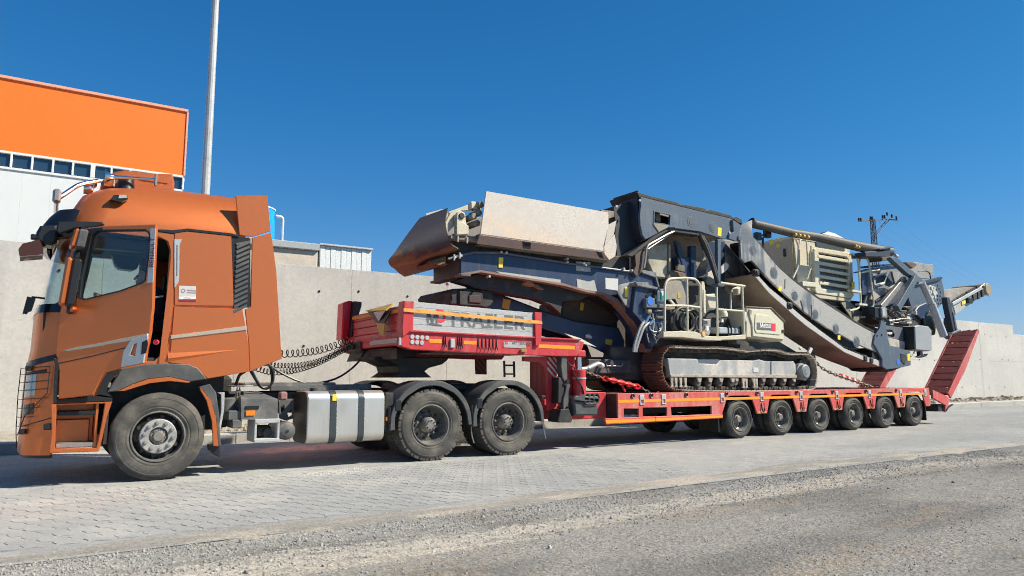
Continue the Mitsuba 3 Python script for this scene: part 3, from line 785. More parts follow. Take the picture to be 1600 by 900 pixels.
# ---------------------------------------------------------------- the truck
truck = thing('semi_truck', 'metallic orange three axle tractor unit with its driver door ajar', 'truck')
FRONT = np.array([(0.30, -.275), (0.9, -.272), (1.36, -.262), (1.55, -.235), (1.95, -.229), (2.03, -.210), (2.25, -.176), (2.64, -.121), (2.82, -.095), (3.00, -.05), (3.12, -.01), (3.26, .045), (3.45, .135), (3.57, .31), (3.65, .79), (3.69, 1.39)])
INS = np.array([(0.30, .03), (1.0, .02), (3.02, .02), (3.10, .03), (3.22, .065), (3.36, .125), (3.48, .20), (3.57, .28), (3.65, .40), (3.69, .55)])
XR = 2.03

def sec(z, off=0.0, xr=XR, rear=True, dx=0.0):
    xf, ins = np.interp(z, FRONT[:, 0], FRONT[:, 1]) + dx, np.interp(z, INS[:, 0], INS[:, 1])
    rx, ry = 0.40, 0.36
    xf = xf + 0.045
    y0, y1 = ins, 2.5 - ins
    P = []
    for x in np.linspace(xr, xf + rx, 7)[:-1]:
        P.append((x, y0))
    for a in np.linspace(0, math.pi / 2, 12):
        P.append((xf + rx - rx * math.sin(a), y0 + ry - ry * math.cos(a)))
    for y in np.linspace(y0 + ry, y1 - ry, 12)[1:-1]:
        P.append((xf - 0.045 * (1 - ((y - 1.25) / (1.25 - ry - ins)) ** 2), y))
    for a in np.linspace(math.pi / 2, 0, 12):
        P.append((xf + rx - rx * math.sin(a), y1 - ry + ry * math.cos(a)))
    for x in np.linspace(xr, xf + rx, 7)[:-1][::-1]:
        P.append((x, y1))
    P = np.array(P)
    if off:
        t = np.gradient(P, axis=0)
        nn = np.stack([-t[:, 1], t[:, 0]], 1)
        nn /= np.linalg.norm(nn, axis=1, keepdims=True)
        P = P + off * nn * (1 if nn[0][1] < 0 else -1)
    return P

def ring3(P, z):
    return np.column_stack([P, np.full(len(P), z)])

def wrap(z0, z1, x0, x1, off=0.006, t=0.02, nz=2, near_only=False, ymax=9.0, dx=0.0):
    """a skin that follows the cab's plan between heights z0(x), z1(x), for plan points with x0 <= x <= x1"""
    f0 = z0 if callable(z0) else (lambda x: z0)
    f1 = z1 if callable(z1) else (lambda x: z1)
    base = sec(0.5 * (f0(x0) + f1(x0)))
    keep = (base[:, 0] >= x0 - 1e-9) & (base[:, 0] <= x1 + 1e-9) & (base[:, 1] <= ymax)
    cols = []
    for s in np.linspace(0, 1, nz):
        cols.append((s,))
    def pt(i, s, o):
        x = base[i, 0]
        z = f0(x) * (1 - s) + f1(x) * s
        p = sec(z, o, dx=dx)[i]
        return (p[0], p[1], z)
    ids = np.nonzero(keep)[0]
    O = np.array([[pt(i, s, off) for s in np.linspace(0, 1, nz)] for i in ids])
    I = np.array([[pt(i, s, off - t) for s in np.linspace(0, 1, nz)] for i in ids])
    return shell(O, I)

def shell(O, I):
    a, b = O.shape[:2]
    V = np.vstack([O.reshape(-1, 3), I.reshape(-1, 3)])
    k = np.arange(a * b).reshape(a, b)
    Q = np.stack([k[:-1, :-1], k[1:, :-1], k[1:, 1:], k[:-1, 1:]], -1).reshape(-1, 4)
    n = a * b
    Fq = [Q, Q[:, ::-1] + n]
    def rim(c):
        return np.stack([c[:-1], c[:-1] + n, c[1:] + n, c[1:]], 1)
    Fq += [rim(k[:, 0]), rim(k[:, -1])[:, ::-1], rim(k[0])[:, ::-1], rim(k[-1])]
    Fq = np.vstack(Fq)
    return tm(V, np.vstack([Fq[:, [0, 1, 2]], Fq[:, [0, 2, 3]]]))

def sheet(rows, t=0.012):
    """a bent plate through a grid of points"""
    O = np.asarray(rows, float)
    du, dv = np.gradient(O, axis=0), np.gradient(O, axis=1)
    nn = np.cross(du, dv)
    nn /= np.maximum(np.linalg.norm(nn, axis=2, keepdims=True), 1e-9)
    return shell(O + nn * t / 2, O - nn * t / 2)

zs = [1.02, 1.36, 1.55, 1.75, 1.95, 2.03, 2.25, 2.64, 2.82, 3.0, 3.06, 3.12, 3.18, 3.26, 3.35, 3.45, 3.52, 3.57, 3.61, 3.65, 3.69]
outer = loft([ring3(sec(z), z) for z in zs])
inner = loft([ring3(sec(z, -0.06, XR - 0.08), z) for z in (1.30, 1.55, 1.95, 2.03, 2.25, 2.64, 3.05)])
body = man(outer)
if body.volume() < 0:
    body = man(tm(outer.vertices, np.asarray(outer.faces)[:, ::-1]))
inn = man(inner)
if inn.volume() < 0:
    inn = man(tm(inner.vertices, np.asarray(inner.faces)[:, ::-1]))
def pm(pts, y0, y1):
    m = man(prism(pts, y0, y1, 0))
    return m if m.volume() > 0 else man(tm(prism(pts, y0, y1, 0).vertices, np.asarray(prism(pts, y0, y1, 0).faces)[:, ::-1]))
body = body - inn
door_open = [(0.10, 1.50), (0.14, 1.42), (1.04, 1.42), (1.13, 1.52), (1.14, 2.80), (1.09, 2.93), (0.30, 2.95), (0.20, 2.75)]
body = body - pm(door_open, -0.3, 0.3)
body = body - pm([(0.12, 2.02), (1.02, 2.22), (1.02, 2.985), (0.30, 2.985)], 2.2, 2.8)
body = body - pm([(-0.6, 2.06), (0.06, 2.06), (0.16, 2.70), (0.20, 2.84), (-0.6, 2.84)], 0.085, 2.42)
body = body - pm([(0.45, 0.5), (0.52, 1.12), (0.66, 1.25), (1.2, 1.40), (1.55, 1.40), (1.8, 1.24), (XR + .3, 1.42), (XR + .3, 0.5)], -0.5, 3)
cab = unman(body)
add('cab_body', cab, ORANGE, truck, smooth=28)
# windscreen, one curved sheet
zz_ = np.linspace(2.05, 2.85, 7)
rows = []
for z in zz_:
    P = sec(z, -0.012)
    rows.append(ring3(P[(P[:, 0] < 0.24)], z))
n_ = min(len(r) for r in rows)
rows = [r[(len(r) - n_) // 2:(len(r) - n_) // 2 + n_] for r in rows]
GR = np.array(rows); k = np.arange(GR.shape[0] * n_).reshape(-1, n_)
Q = np.stack([k[:-1, :-1], k[1:, :-1], k[1:, 1:], k[:-1, 1:]], -1).reshape(-1, 4)
add('windscreen', (GR.reshape(-1, 3), Q), 'cab_glass', truck, smooth=True)
add('pillar_cover', wrap(2.06, 2.88, 0.10, 0.34, 0.006, 0.02, nz=6, ymax=0.4), BLACKGLOSS, truck)
add('windscreen_base', wrap(1.965, 2.065, -0.4, 0.10, 0.010, 0.03, dx=-0.005), BLACKGLOSS, truck)
add('front_band', wrap(lambda x: 1.335 + 0.30 * (x + 0.26), lambda x: 1.40 + 0.32 * (x + 0.26), -0.4, 0.14, 0.008, 0.03), BLACK, truck)
# floor, seats, wheel, dashboard
add('cab_interior', [rbox(0.0, 1.95, 0.10, 2.40, 1.36, 1.42, .01), rbox(1.93, 1.945, 0.10, 2.40, 1.4, 2.92, .003), rbox(0.25, 1.9, 0.12, 2.38, 3.0, 3.03, .01)], INTERIOR, truck)
add('hanging_visor', [hull([(x, y, z) for x, z in ((.62, 2.96), (1.0, 2.96), (.95, 2.80), (.88, 2.76), (.72, 2.77), (.66, 2.82)) for y in (1.85, 2.05)]), rbox(.25, 1.0, .25, .40, 2.78, 2.93, .02)], BLACK, truck)
add('dashboard', prism([(-0.10, 1.42), (0.30, 1.42), (0.34, 1.75), (0.24, 2.06), (0.02, 2.10), (-0.12, 2.00)], 0.15, 2.35, 0.02), INTERIOR, truck)
for yc in (0.62, 1.90):
    st = add('seat', [hull([(x, y, z) for x in (0.68, 1.20) for y in (yc - .25, yc + .25) for z in (1.80, 1.94)]),
                      hull([(1.12 + .14 * t + d, y, z) for t, z in ((0, 1.86), (1, 2.44)) for d in (0, .12) for y in (yc - .24, yc + .24)]),
                      hull([(1.30 + d, y, z) for d in (0, .10) for y in (yc - .13, yc + .13) for z in (2.50, 2.70)]), rbox(0.95, 1.2, yc - .18, yc + .18, 1.42, 1.73, .02)], SEAT, truck)
swc = np.array([0.52, 0.60, 2.085]); ax = unit([0.75, 0, 0.55]); e2 = np.array([0, 1.0, 0]); e1 = np.cross(e2, ax)
add('steering_wheel', [tube([swc + 0.215 * (math.cos(a) * e1 + math.sin(a) * e2) for a in np.arange(28) * math.pi / 14], 0.018, 8, closed=True),
                       tube([swc + 0.2 * e2, swc - 0.03 * ax, swc - 0.2 * e2], 0.018, 6), cyl(swc - 0.02 * ax, swc - 0.4 * ax, 0.04, 10)], BLACK, truck)
add('side_window', tm([(0.12, 2.47, 2.02), (1.02, 2.47, 2.22), (1.02, 2.47, 2.985), (0.30, 2.47, 2.985)], [(0, 1, 2), (0, 2, 3)]), 'cab_glass', truck, smooth=False)

# side panels of the sleeper
PY0, PY1 = -0.002, 0.030
add('sleeper_panel', prism([(1.177, 3.008), (1.323, 3.047), (1.849, 3.043), (1.918, 2.162), (1.905, 2.131), (1.224, 2.107)], PY0, PY1), ORANGE, truck)
add('door_pillar', prism([(0.975, 3.008), (1.175, 2.995), (1.213, 2.099), (1.177, 1.608), (1.214, 1.415), (1.168, 1.366), (1.081, 1.365), (1.186, 1.657), (1.143, 2.79), (1.108, 2.9), (0.978, 2.954)], PY0 + .004, PY1), ORANGE, truck)
add('drip_strip', prism([(0.974, 3.035), (1.163, 3.044), (1.326, 3.083), (1.85, 3.08), (1.94, 3.063), (1.941, 3.037), (1.849, 3.045), (1.323, 3.047), (1.17, 3), (0.975, 3.006)], PY0 - .006, PY1), BLACK, truck)
low = add('lower_panel', prism([(1.221, 2.089), (2.029, 2.101), (2.075, 1.886), (2.126, 1.63), (2.15, 1.297), (1.651, 1.206), (1.459, 1.368), (1.199, 1.402), (1.208, 1.609)], PY0, PY1), ORANGE, truck)
add('crease_moulding', prism([(1.202, 1.73), (2.076, 1.881), (2.088, 1.829), (1.195, 1.686)], PY0 - .014, PY0 + .004, 0.005), mat('champagne_trim', (0.55, 0.47, 0.38), 0.35, 0.5), low)
wc = (1.18, 1.522), (1.184, 1.452), (2.029, 1.578)
add('body_crease', hull([(wc[0][0], -.001, wc[0][1]), (wc[1][0], -.026, wc[1][1]), (wc[1][0], -.001, wc[1][1] - .045), (wc[2][0], -.001, wc[2][1]), (wc[0][0], .02, wc[0][1]), (wc[1][0], .02, wc[1][1] - .045), (wc[2][0], .02, wc[2][1])]), ORANGE, low)
# side fairings behind the cab: they lean a little inwards towards the rear
def fairing(pts, name, lean=0.05):
    m = prism(pts, 0.0, 0.035)
    v = np.array(m.vertices); v[:, 1] += lean * np.clip(v[:, 0] - 1.86, 0, 2)
    return add(name, m, ORANGE, truck)
fairing([(1.879, 3.585), (2.281, 3.645), (2.347, 3.165), (2.105, 3.06), (1.949, 3.07)], 'upper_fairing')
fairing([(2.111, 3.05), (2.351, 3.146), (2.438, 2.646), (2.537, 1.639), (2.556, 1.468), (2.155, 1.297), (2.131, 1.63), (2.061, 2.098), (2.13, 2.132)], 'lower_fairing', 0.03)
far_f = [(1.879, 3.585), (2.281, 3.645), (2.347, 3.165), (2.438, 2.646), (2.548, 1.481), (2.155, 1.297), (2.061, 2.098)]
add('far_fairing', prism(far_f, 2.465, 2.5), ORANGE, truck)
add('roof_deflector', rbox(1.86, 2.20, 0.45, 2.05, 3.45, 3.66, 0.03), ORANGE, truck)
vent = add('side_vent', prism([(1.849, 3.043), (2.091, 3.042), (2.131, 2.148), (2.115, 2.124), (1.918, 2.121)], 0.012, 0.034), BLACK, truck)
add('vent_header', prism([(1.905, 2.956), (2.087, 3.01), (2.089, 2.978), (1.919, 2.924)], -0.004, 0.014), PLASTIC, vent)
for i in range(14):
    z = 405 + i * 21.2
    sl = [(1.916, 2.918), (2.082, 3.009), (2.084, 2.972), (1.923, 2.877)]
    dz = -i * 0.066 * 0.98
    add('slat', prism([(x, zv + dz) for x, zv in sl], -0.006, 0.016, 0.004), PLASTIC, vent)
bd = add('badge_strip', prism([(1.178, 2.93), (1.267, 2.939), (1.241, 2.863), (1.258, 2.45), (1.256, 2.4), (1.213, 2.317)], -0.008, -0.003, 0.002), SILVER, truck)
add('groove', prism([(1.207, 2.86), (1.221, 2.861), (1.236, 2.473), (1.225, 2.472)], -0.011, -0.007, 0.001), SIGNGREY, bd)
stk = add('notice_sticker', prism([(1.263, 2.35), (1.457, 2.361), (1.465, 2.195), (1.267, 2.184)], -0.006, -0.003, 0.001), PAPER, truck, label='grey and white sticker with a round emblem and a dark red foot')
add('red_foot', prism([(1.267, 2.184), (1.465, 2.195), (1.465, 2.16), (1.269, 2.154)], -0.006, -0.003, 0.001), mat('dark_red_print', (0.20, 0.01, 0.03), 0.6), stk)
add('white_band', prism([(1.273, 2.214), (1.462, 2.225), (1.463, 2.195), (1.272, 2.184)], -0.0075, -0.005, 0.001), WHITEPAINT, stk)
em = (1.312, 2.291), (1.357, 2.301), (1.358, 2.274), (1.343, 2.203)
add('emblem', [lathe([(0.016, -0.0085), (0.026, -0.0085), (0.026, -0.005), (0.016, -0.005)], (em[0][0], 0, em[0][1]), 'y', 18)] + [rbox(em[1][0], em[1][0] + 0.11, -0.0085, -0.005, z - 0.008, z + 0.008, .001) for z in (em[1][1], em[2][1])] +
    [rbox(em[3][0] - 0.02, em[3][0] + 0.06, -0.0085, -0.007, em[3][1] - 0.005, em[3][1] + 0.005, .001)], mat('faded_print', (0.28, 0.22, 0.25), 0.7), stk)

# ---- the door, ajar: built closed in its own frame (u along the door, w through it, z up), then swung about its hinge
HX, HY, TH = 0.06, 0.0, math.radians(33)
def swing(m):
    return shift(rotz(m, -TH), HX, HY, 0)
door_pts = [(0.032, 0.983), (0.017, 1.298), (-0.003, 1.381), (-0.04, 1.5), (-0.036, 1.752), (-0.022, 2.046), (0.105, 2.535), (0.157, 2.719), (0.215, 2.948), (0.396, 2.969), (1.016, 2.987), (1.015, 2.934), (1.026, 2.295), (1.037, 2.018), (1.03, 1.944), (1.024, 1.726), (0.978, 1.382), (0.724, 1.333), (0.534, 1.274), (0.494, 1.192), (0.423, 1.026)]
win_pts = [(0.275, 2.862), (0.336, 2.912), (0.894, 2.915), (0.942, 2.867), (0.947, 2.662), (0.922, 2.332), (0.895, 2.304), (0.641, 2.209), (0.247, 2.114), (0.192, 2.132), (0.198, 2.341), (0.234, 2.632)]
dz_ = 0.055
door = add('door', swing(prism(door_pts, 0.0, dz_, 0.010, [win_pts])), ORANGE, truck, label='driver door swung partly open')
# window surround, glass
wo = np.array(win_pts if area2(win_pts) > 0 else win_pts[::-1])
add('window_seal', swing(prism(inset(wo, -0.014), -0.006, dz_ + .004, 0.004, [inset(wo, 0.004)])), BLACK, door)
add('window', swing(tm([(x, 0.03, z) for x, z in wo], mapbox_earcut.triangulate_float64(wo, np.array([len(wo)], np.uint32)).reshape(-1, 3).astype(int))), 'cab_glass', door, smooth=False)
add('quarter_trim', swing(prism([(0.216, 2.937), (0.398, 2.949), (0.4, 2.919), (0.337, 2.919), (0.271, 2.864), (0.228, 2.63), (0.19, 2.341), (0.179, 2.137), (0.116, 2.127), (0.082, 2.159), (0.097, 2.384), (0.15, 2.665)], -0.005, 0.01, 0.003)), BLACK, door)
add('inner_lining', swing(prism(inset(np.array(door_pts if area2(door_pts) > 0 else door_pts[::-1]), 0.03), dz_ - .004, dz_ + 0.03, 0.006, [inset(wo, -0.03)])), INTERIOR, door)
pil = [(0.951, 2.932), (1.015, 2.934), (1.024, 2.304), (0.946, 2.296), (0.957, 2.328), (0.963, 2.662), (0.957, 2.869)]
st = add('pillar_trim', swing(prism(pil, -0.010, -0.002, 0.002)), SILVER, door, label='silver pillar trim with vertical dark lettering')
tl = [(1.019, 2.478), (1.013, 2.825)]
LEN = math.hypot(tl[1][0] - tl[0][0], tl[1][1] - tl[0][1])
tdir = unit([tl[1][0] - tl[0][0], 0, tl[1][1] - tl[0][1]])
m = meshkit.text_mesh('RENAULT', 0.048, 0.002, True); v = np.array(m.vertices)
v[:, 0] *= LEN / v[:, 0].max()
tu = np.cross([0, -1.0, 0], tdir)
add('lettering', swing(tm(np.array([tl[0][0], -0.0105, tl[0][1]]) + v[:, :1] * tdir + v[:, 1:2] * tu + v[:, 2:] * np.array([0, -1, 0]), m.faces)), mat('dark_red_letters', (0.10, 0.03, 0.03), 0.6), st, smooth=False)
add('door_moulding', swing(prism([(0.055, 1.527), (0.2, 1.565), (0.411, 1.598), (0.717, 1.661), (1.001, 1.718), (1.01, 1.699), (0.806, 1.633), (0.566, 1.595), (0.413, 1.565), (0.106, 1.517)], -0.012, 0.002, 0.004)), 'champagne_trim', door)
kick = [(0.723, 1.337), (0.742, 1.514), (0.812, 1.637), (1.002, 1.707), (1.012, 1.672), (0.997, 1.594), (0.979, 1.386)]
kh = [(0.819, 1.475), (0.857, 1.595), (0.891, 1.61), (0.878, 1.463)]
add('kick_plate', swing(prism(kick, -0.022, 0.002, 0.005, [kh])), SILVER, door)
add('handle_pocket', swing(prism([(0.946, 1.478), (0.949, 1.618), (1.009, 1.652), (1.017, 1.594), (1.003, 1.497)], -0.024, -0.018, 0.002)), BLACK, door)
add('seam', swing(prism([(0.012, 1.389), (0.391, 1.47), (0.758, 1.564), (0.759, 1.552), (0.392, 1.459), (0.013, 1.377)], -0.0025, 0.002, 0.0005)), BLACK, door)
add('mirror_foot', swing(prism([(0.06, 1.986), (0.087, 2.022), (0.165, 2.021), (0.171, 1.99), (0.131, 1.955)], -0.06, 0.0, 0.012)), ORANGE, door)
add('courtesy_light', swing(cyl((1.08, 0.02, 1.62), (1.08, 0.05, 1.62), 0.03, 12)), REDLENS, door)
add('grab_rail', [tube([(1.02, 0.1, 2.20), (1.10, 0.06, 2.22)], 0.012, 6)], LIGHTGREY, truck)

# ---- mirrors
def mirror_set(sgn):
    f = (lambda m: m) if sgn > 0 else (lambda m: mirror_y(m, 1.25))
    def mb(x0, x1, y0, y1, z0, z1, tilt, b):
        m = rbox(x0, x1, y0, y1, z0, z1, b)
        v = np.array(m.vertices); v[:, 0] += tilt * (v[:, 2] - z0)
        return m.__class__(v, m.faces, process=False)
    k = numbered(f'{truck}__mirror')
    note(k)
    add('shell', f(mb(0.015, 0.075, -0.34, -0.08, 2.02, 2.56, 0.08, 0.03)), ORANGE, k)
    add('frame', f(mb(0.076, 0.17, -0.345, -0.075, 2.01, 2.55, 0.08, 0.025)), BLACK, k)
    add('glass', f(mb(0.171, 0.175, -0.32, -0.10, 2.06, 2.50, 0.08, 0.001)), CHROME, k, smooth=False)
    add('upper_shell', f(mb(0.075, 0.125, -0.30, -0.06, 2.68, 2.90, 0.20, 0.025)), ORANGE, k)
    add('upper_frame', f(mb(0.126, 0.225, -0.305, -0.055, 2.675, 2.895, 0.14, 0.02)), PLASTIC, k)
    add('arm', [f(mb(0.12, 0.18, -0.2, 0.06, 2.56, 2.66, 0.10, 0.02)), f(mb(0.10, 0.17, -0.12, 0.10, 1.94, 2.03, 0.05, 0.02)), f(mb(0.17, 0.25, -0.14, 0.08, 2.86, 2.95, 0.05, 0.02))], BLACK, k)
mirror_set(1); mirror_set(-1)
fm = numbered(f'{truck}__front_mirror')
mp = (-0.289, 0.15, 2.684)
fmx, fmz = mp[0], mp[2]
SHADED_SHELL = mat('shaded_mirror_shell', (0.055, 0.020, 0.013), 0.3)  # housing painted dark to carry the shadow of the visor
add('housing', hull([(fmx + dx, 0.15 + dy, fmz + dz) for dx, dz in ((-0.115, -0.02), (-0.10, -0.09), (-.05, -.13), (0.125, -0.045), (0.115, 0.04), (0.075, 0.115), (-0.08, 0.05)) for dy in (-.05, .09)]), SHADED_SHELL, fm)
add('mirror_face', plate([(fmx - 0.095, 0.10, fmz - 0.10), (fmx + 0.12, 0.10, fmz - 0.06), (fmx + 0.12, 0.24, fmz - 0.09), (fmx - 0.095, 0.24, fmz - 0.13)], 0.012), STEEL, fm)
add('stalk', tube([(fmx + .10, 0.18, fmz + .05), (fmx + .18, 0.2, fmz + .12), (fmx + .26, .25, fmz + .2)], 0.02, 8), BLACK, fm)

# ---- visor over the windscreen
def visor_ring(z, xf, xr, off):
    P = sec(2.9, off)
    dx = xf - P[:, 0].min()
    P = P + [dx, 0]
    return ring3(np.vstack([P[P[:, 0] <= xr + 1e-6]]), z)
vr = []
base = sec(2.9, 0.01)
ids = np.nonzero(base[:, 0] < 0.12)[0]
for z, dx, o in ((2.86, -0.145, 0.0), (2.93, -0.185, 0.02), (3.02, -0.165, 0.02), (3.12, -0.115, 0.012), (3.20, -0.06, 0.0)):
    b = sec(2.9, o)[ids]
    fade = np.clip((0.16 - b[:, 0]) / 0.2, 0, 1)
    vr.append(ring3(b + np.column_stack([dx * fade + 0.02, 0 * fade]), z))
O = np.array(vr).transpose(1, 0, 2); I = O + [0.05, 0, -0.01]
add('sun_visor', shell(O, I), BLACKGLOSS, truck)
add('visor_arm', [prism([(-0.047, 3.005), (0.187, 3.037), (0.394, 3.053), (0.417, 3.027), (0.328, 2.984), (0.125, 2.944), (-0.022, 2.867), (-0.057, 2.903)], -0.02, 0.05, 0.012)], BLACK, truck)
add('visor_lamp', [prism([(-0.251, 2.877), (-0.219, 2.961), (-0.062, 2.99), (-0.032, 2.921), (-0.048, 2.777), (-0.096, 2.742), (-0.213, 2.76), (-0.247, 2.817)], 0.10, 0.42, 0.03), rbox(-0.30, -0.16, .12, .22, 2.80, 2.86, .01)], BLACK, truck)
bar = [(-0.084, 3.34), (0.131, 3.593), (0.336, 3.694)]
add('light_bar', [tube(fillet([(x, yy, z) for (x, z), yy in zip(bar, (0.35, 0.5, 0.6))], 0.08), 0.028, 12), tube([(bar[0][0], 0.35, bar[0][1]), (bar[0][0], 2.15, bar[0][1])], 0.028, 12)], CHROME, truck)
bl = (-0.126, 3.467), (-0.04, 3.299)
add('bar_bracket', rbox(bl[0][0], bl[1][0], 0.30, 0.42, bl[1][1], bl[0][1], 0.025), STEEL, truck)
bs = (0.241, 3.602), (0.333, 3.671)
add('spot_lamp', [lathe([(0, 0.06), (0.05, 0.05), (0.075, 0.0), (0.07, -0.05), (0, -0.05)], (bs[0][0], 0.7, bs[0][1]), 'x', 20), rbox(bs[0][0] + .04, bs[1][0], .66, .74, bs[1][1] - .05, bs[1][1] + .03, .02)], CHROME, truck)
hn = (0.42, 3.764), (0.467, 3.766), (0.523, 3.769), (0.751, 3.793), (0.975, 3.815), (0.996, 3.809)
h0 = hn[0]
add('air_horn', [tube([(x, 0.6, z) for x, z in hn[:5]], [0.085, 0.045, 0.03, 0.018, 0.014], 16), cyl((hn[0][0] - 0.006, 0.6, hn[0][1]), (hn[0][0] + .01, 0.6, hn[0][1]), 0.09, 20)], CHROME, truck)
add('horn_stand', [rbox(hn[4][0], hn[5][0] + .01, 0.57, 0.63, hn[4][1] - 0.09, hn[4][1] + 0.07, .008), cyl((hn[2][0] - .01, .6, hn[2][1] - .12), (hn[2][0] - .01, .6, hn[2][1]), .012, 8)], STEEL, truck)
ac = [(0.386, 3.749), (0.429, 3.83), (0.541, 3.916), (0.647, 3.954), (0.737, 3.95), (1.032, 3.968), (1.219, 3.99), (1.249, 3.872)]
acm = [(x, z) for x, z in ac] + [(ac[-1][0], ac[-1][1] - .2), (ac[0][0], ac[-1][1] - .2)]
hump = add('roof_unit', prism(acm, 0.85, 1.75, 0.03), ORANGE, truck)
g0 = (0.82, 3.842), (1.161, 3.842)
for i in range(14):
    x = g0[0][0] + (g0[1][0] - g0[0][0]) * (i + .5) / 14
    add('grille_slot', prism([(x - .012, g0[1][1]), (x - .002, g0[1][1]), (x + .012, g0[0][1]), (x + .002, g0[0][1])], 0.838, 0.86, 0.002), BLACK, hump)
bc = (0.583, 3.765), (0.737, 3.76)
add('beacon_base', lathe([(0.12, -0.12), (0.10, 0.0), (0.09, 0.07), (0, 0.075)], (0.5 * (bc[0][0] + bc[1][0]), 0.75, bc[1][1] - .02), 'z', 24), BLACK, truck)
mk = (0.551, 3.374),
add('marker_lamp', [hull([(mk[0][0] + dx, 0.02 + dy, mk[0][1] + dz) for dx, dz in ((-.09, -.03), (-.06, .03), (.08, .05), (.095, 0.0), (.03, -.045)) for dy in (0, .12)])], BLACK, truck)
add('marker_lens', hull([(mk[0][0] + dx, 0.02 + dy, mk[0][1] + dz) for dx, dz in ((-.01, -.005), (0, .038), (.075, .045), (.085, 0.01)) for dy in (-.012, .02)]), LIGHTGREY, truck)

# ---- bumper, lamps, steps
zb = 0.36
bump = add('bumper', wrap(zb, lambda x: 1.33 + 0.30 * (x + 0.26), -0.4, 0.10, 0.0, 0.10, nz=4, dx=-0.01), ORANGE, truck)
add('bumper_seam', wrap(lambda x: 0.66 + 0.35 * (x + .26), lambda x: 0.672 + 0.35 * (x + .26), -0.4, 0.09, 0.002, 0.01, dx=-0.01), BLACK, bump)
add('bumper_lip', wrap(zb - 0.035, zb - 0.002, -0.4, 0.08, -0.02, 0.05, dx=0.0), BLACK, bump)
add('tow_slot', rbox(-0.03, 0.05, -0.004 + .02, 0.05, 0.64, 0.71, .01), BLACK, bump)
hl = add('headlight', wrap(lambda x: 0.985 + 0.3 * (x + .26), lambda x: 1.24 + 0.2 * (x + .26), -0.24, -0.09, 0.006, 0.03, nz=3, ymax=0.5, dx=-0.01), mat('headlamp_lens', (0.42, 0.44, 0.46), 0.08, 0.35, 0.9), truck)
add('lamp_frame', wrap(lambda x: 1.24 + 0.2 * (x + .26), lambda x: 1.275 + 0.2 * (x + .26), -0.24, -0.01, 0.008, 0.03, ymax=0.5, dx=-0.01), BLACK, hl)
add('lamp_frame', wrap(lambda x: 0.78 + 0.3 * (x + .26), lambda x: 0.90 + 0.3 * (x + .26), -0.235, -0.12, 0.006, 0.03, ymax=0.45, dx=-0.01), BLACKGLOSS, hl)
def guard():
    ms = []
    def gp(i, z, o=0.05):
        p = sec(z, o, dx=-0.01)[i]; return (p[0], p[1], z)
    ids = [i for i in range(len(sec(1.0))) if sec(1.0)[i][0] < 0.02 and sec(1.0)[i][1] < 0.55]
    for f in (1.33, 1.26, 1.17, 1.08, 0.98, 0.88, 0.78, 0.68):
        keep = ids if f > 1.0 else ids[int((1.05 - f) * 9):]
        if len(keep) > 1:
            ms.append(tube([gp(i, f + 0.1 * (sec(1.0)[i][0] + .2)) for i in keep], 0.0042, 6))
    a, b = ids[0], ids[-1]
    ms.append(tube([gp(a, 1.35), gp(a, 1.05), gp(ids[4], 0.80), gp(ids[6], 0.58)], 0.0055, 6))
    ms.append(tube([gp(b, 1.34, .055), gp(b, 1.0, .055), gp(ids[-1], 0.6, .04), gp(ids[-1], 0.42, .02)], 0.0055, 6))
    m = ids[len(ids) // 2]
    ms.append(tube([gp(m, 1.34), gp(m, 1.0), gp(m, 0.62)], 0.0055, 6))
    for z in (1.33, 0.62):
        p = gp(m, z, 0.03); ms.append(rbox(p[0] - .03, p[0] + .03, p[1] - .03, p[1] + .03, z - .03, z + .03, .01))
    return ms
add('lamp_guard', guard(), BLACK, truck)
sl_ = (-0.214, 0.12, 2.075)
add('side_lamp', [hull([(sl_[0] - 0.05 + dx, 0.12 + dy, sl_[2] - 0.04 + dz) for dx, dz in ((-.05, -.10), (.03, -.06), (.06, .08), (-.02, .10)) for dy in (-.03, .08)]), tube([(sl_[0] - .03, .14, sl_[2] + .06), (sl_[0] + .10, .14, sl_[2] + .05)], .012, 6), tube([(sl_[0] - .07, .12, sl_[2] - .14), (sl_[0] - .04, .12, sl_[2] - .02)], .014, 6)], BLACK, truck)
stepo = [(0.023, 0.921), (0.076, 0.932), (0.625, 0.949), (0.578, 0.762), (0.548, 0.52), (0.521, 0.377), (0.041, 0.385), (0.05, 0.622)]
steph = [(0.078, 0.912), (0.55, 0.922), (0.532, 0.703), (0.503, 0.472), (0.492, 0.419), (0.096, 0.432)]
stp = add('step_frame', prism(stepo, 0.0, 0.05, 0.008, [steph]), ORANGE, truck)
sx0, sx1 = stepo[0][0], stepo[2][0]
add('step_back', [rbox(sx0 + .02, sx1 - .05, 0.42, 0.45, 0.4, 1.0, .005), rbox(sx0 + .005, sx0 + .03, 0.05, 0.45, 0.4, 1.0, .004), rbox(sx1 - .16, sx1 - .13, 0.05, 0.45, 0.4, 1.0, .004), rbox(sx0 + 0.06, sx1 - .2, 0.30, 0.42, 0.45, 0.74, .01)], ORANGE, stp)
tr = (0.099, 0.436), (0.498, 0.463), (0.097, 0.797), (0.502, 0.835)
for (xa, za), (xb, zb_), mt_ in ((tr[0], tr[1], STEEL), (tr[2], tr[3], BLACK)):
    t = numbered(f'{stp}__tread'); 
    scene[t] = mikit.ply(rbox(xa, xb, 0.052, 0.40, za - 0.005, za + 0.045, .006), mt_, smooth=False)
add('sill', prism([(0.056, 0.965), (0.425, 1.016), (0.625, 0.983), (0.619, 0.944), (0.074, 0.941)], -0.006, 0.3, 0.008), BLACK, truck)
add('door_step_shell', prism([(0.429, 1.035), (0.489, 1.182), (0.53, 1.27), (0.684, 1.331), (0.661, 1.271), (0.58, 1.152), (0.56, 1.053), (0.625, 0.993)], -0.004, 0.3, 0.008), BLACK, truck)
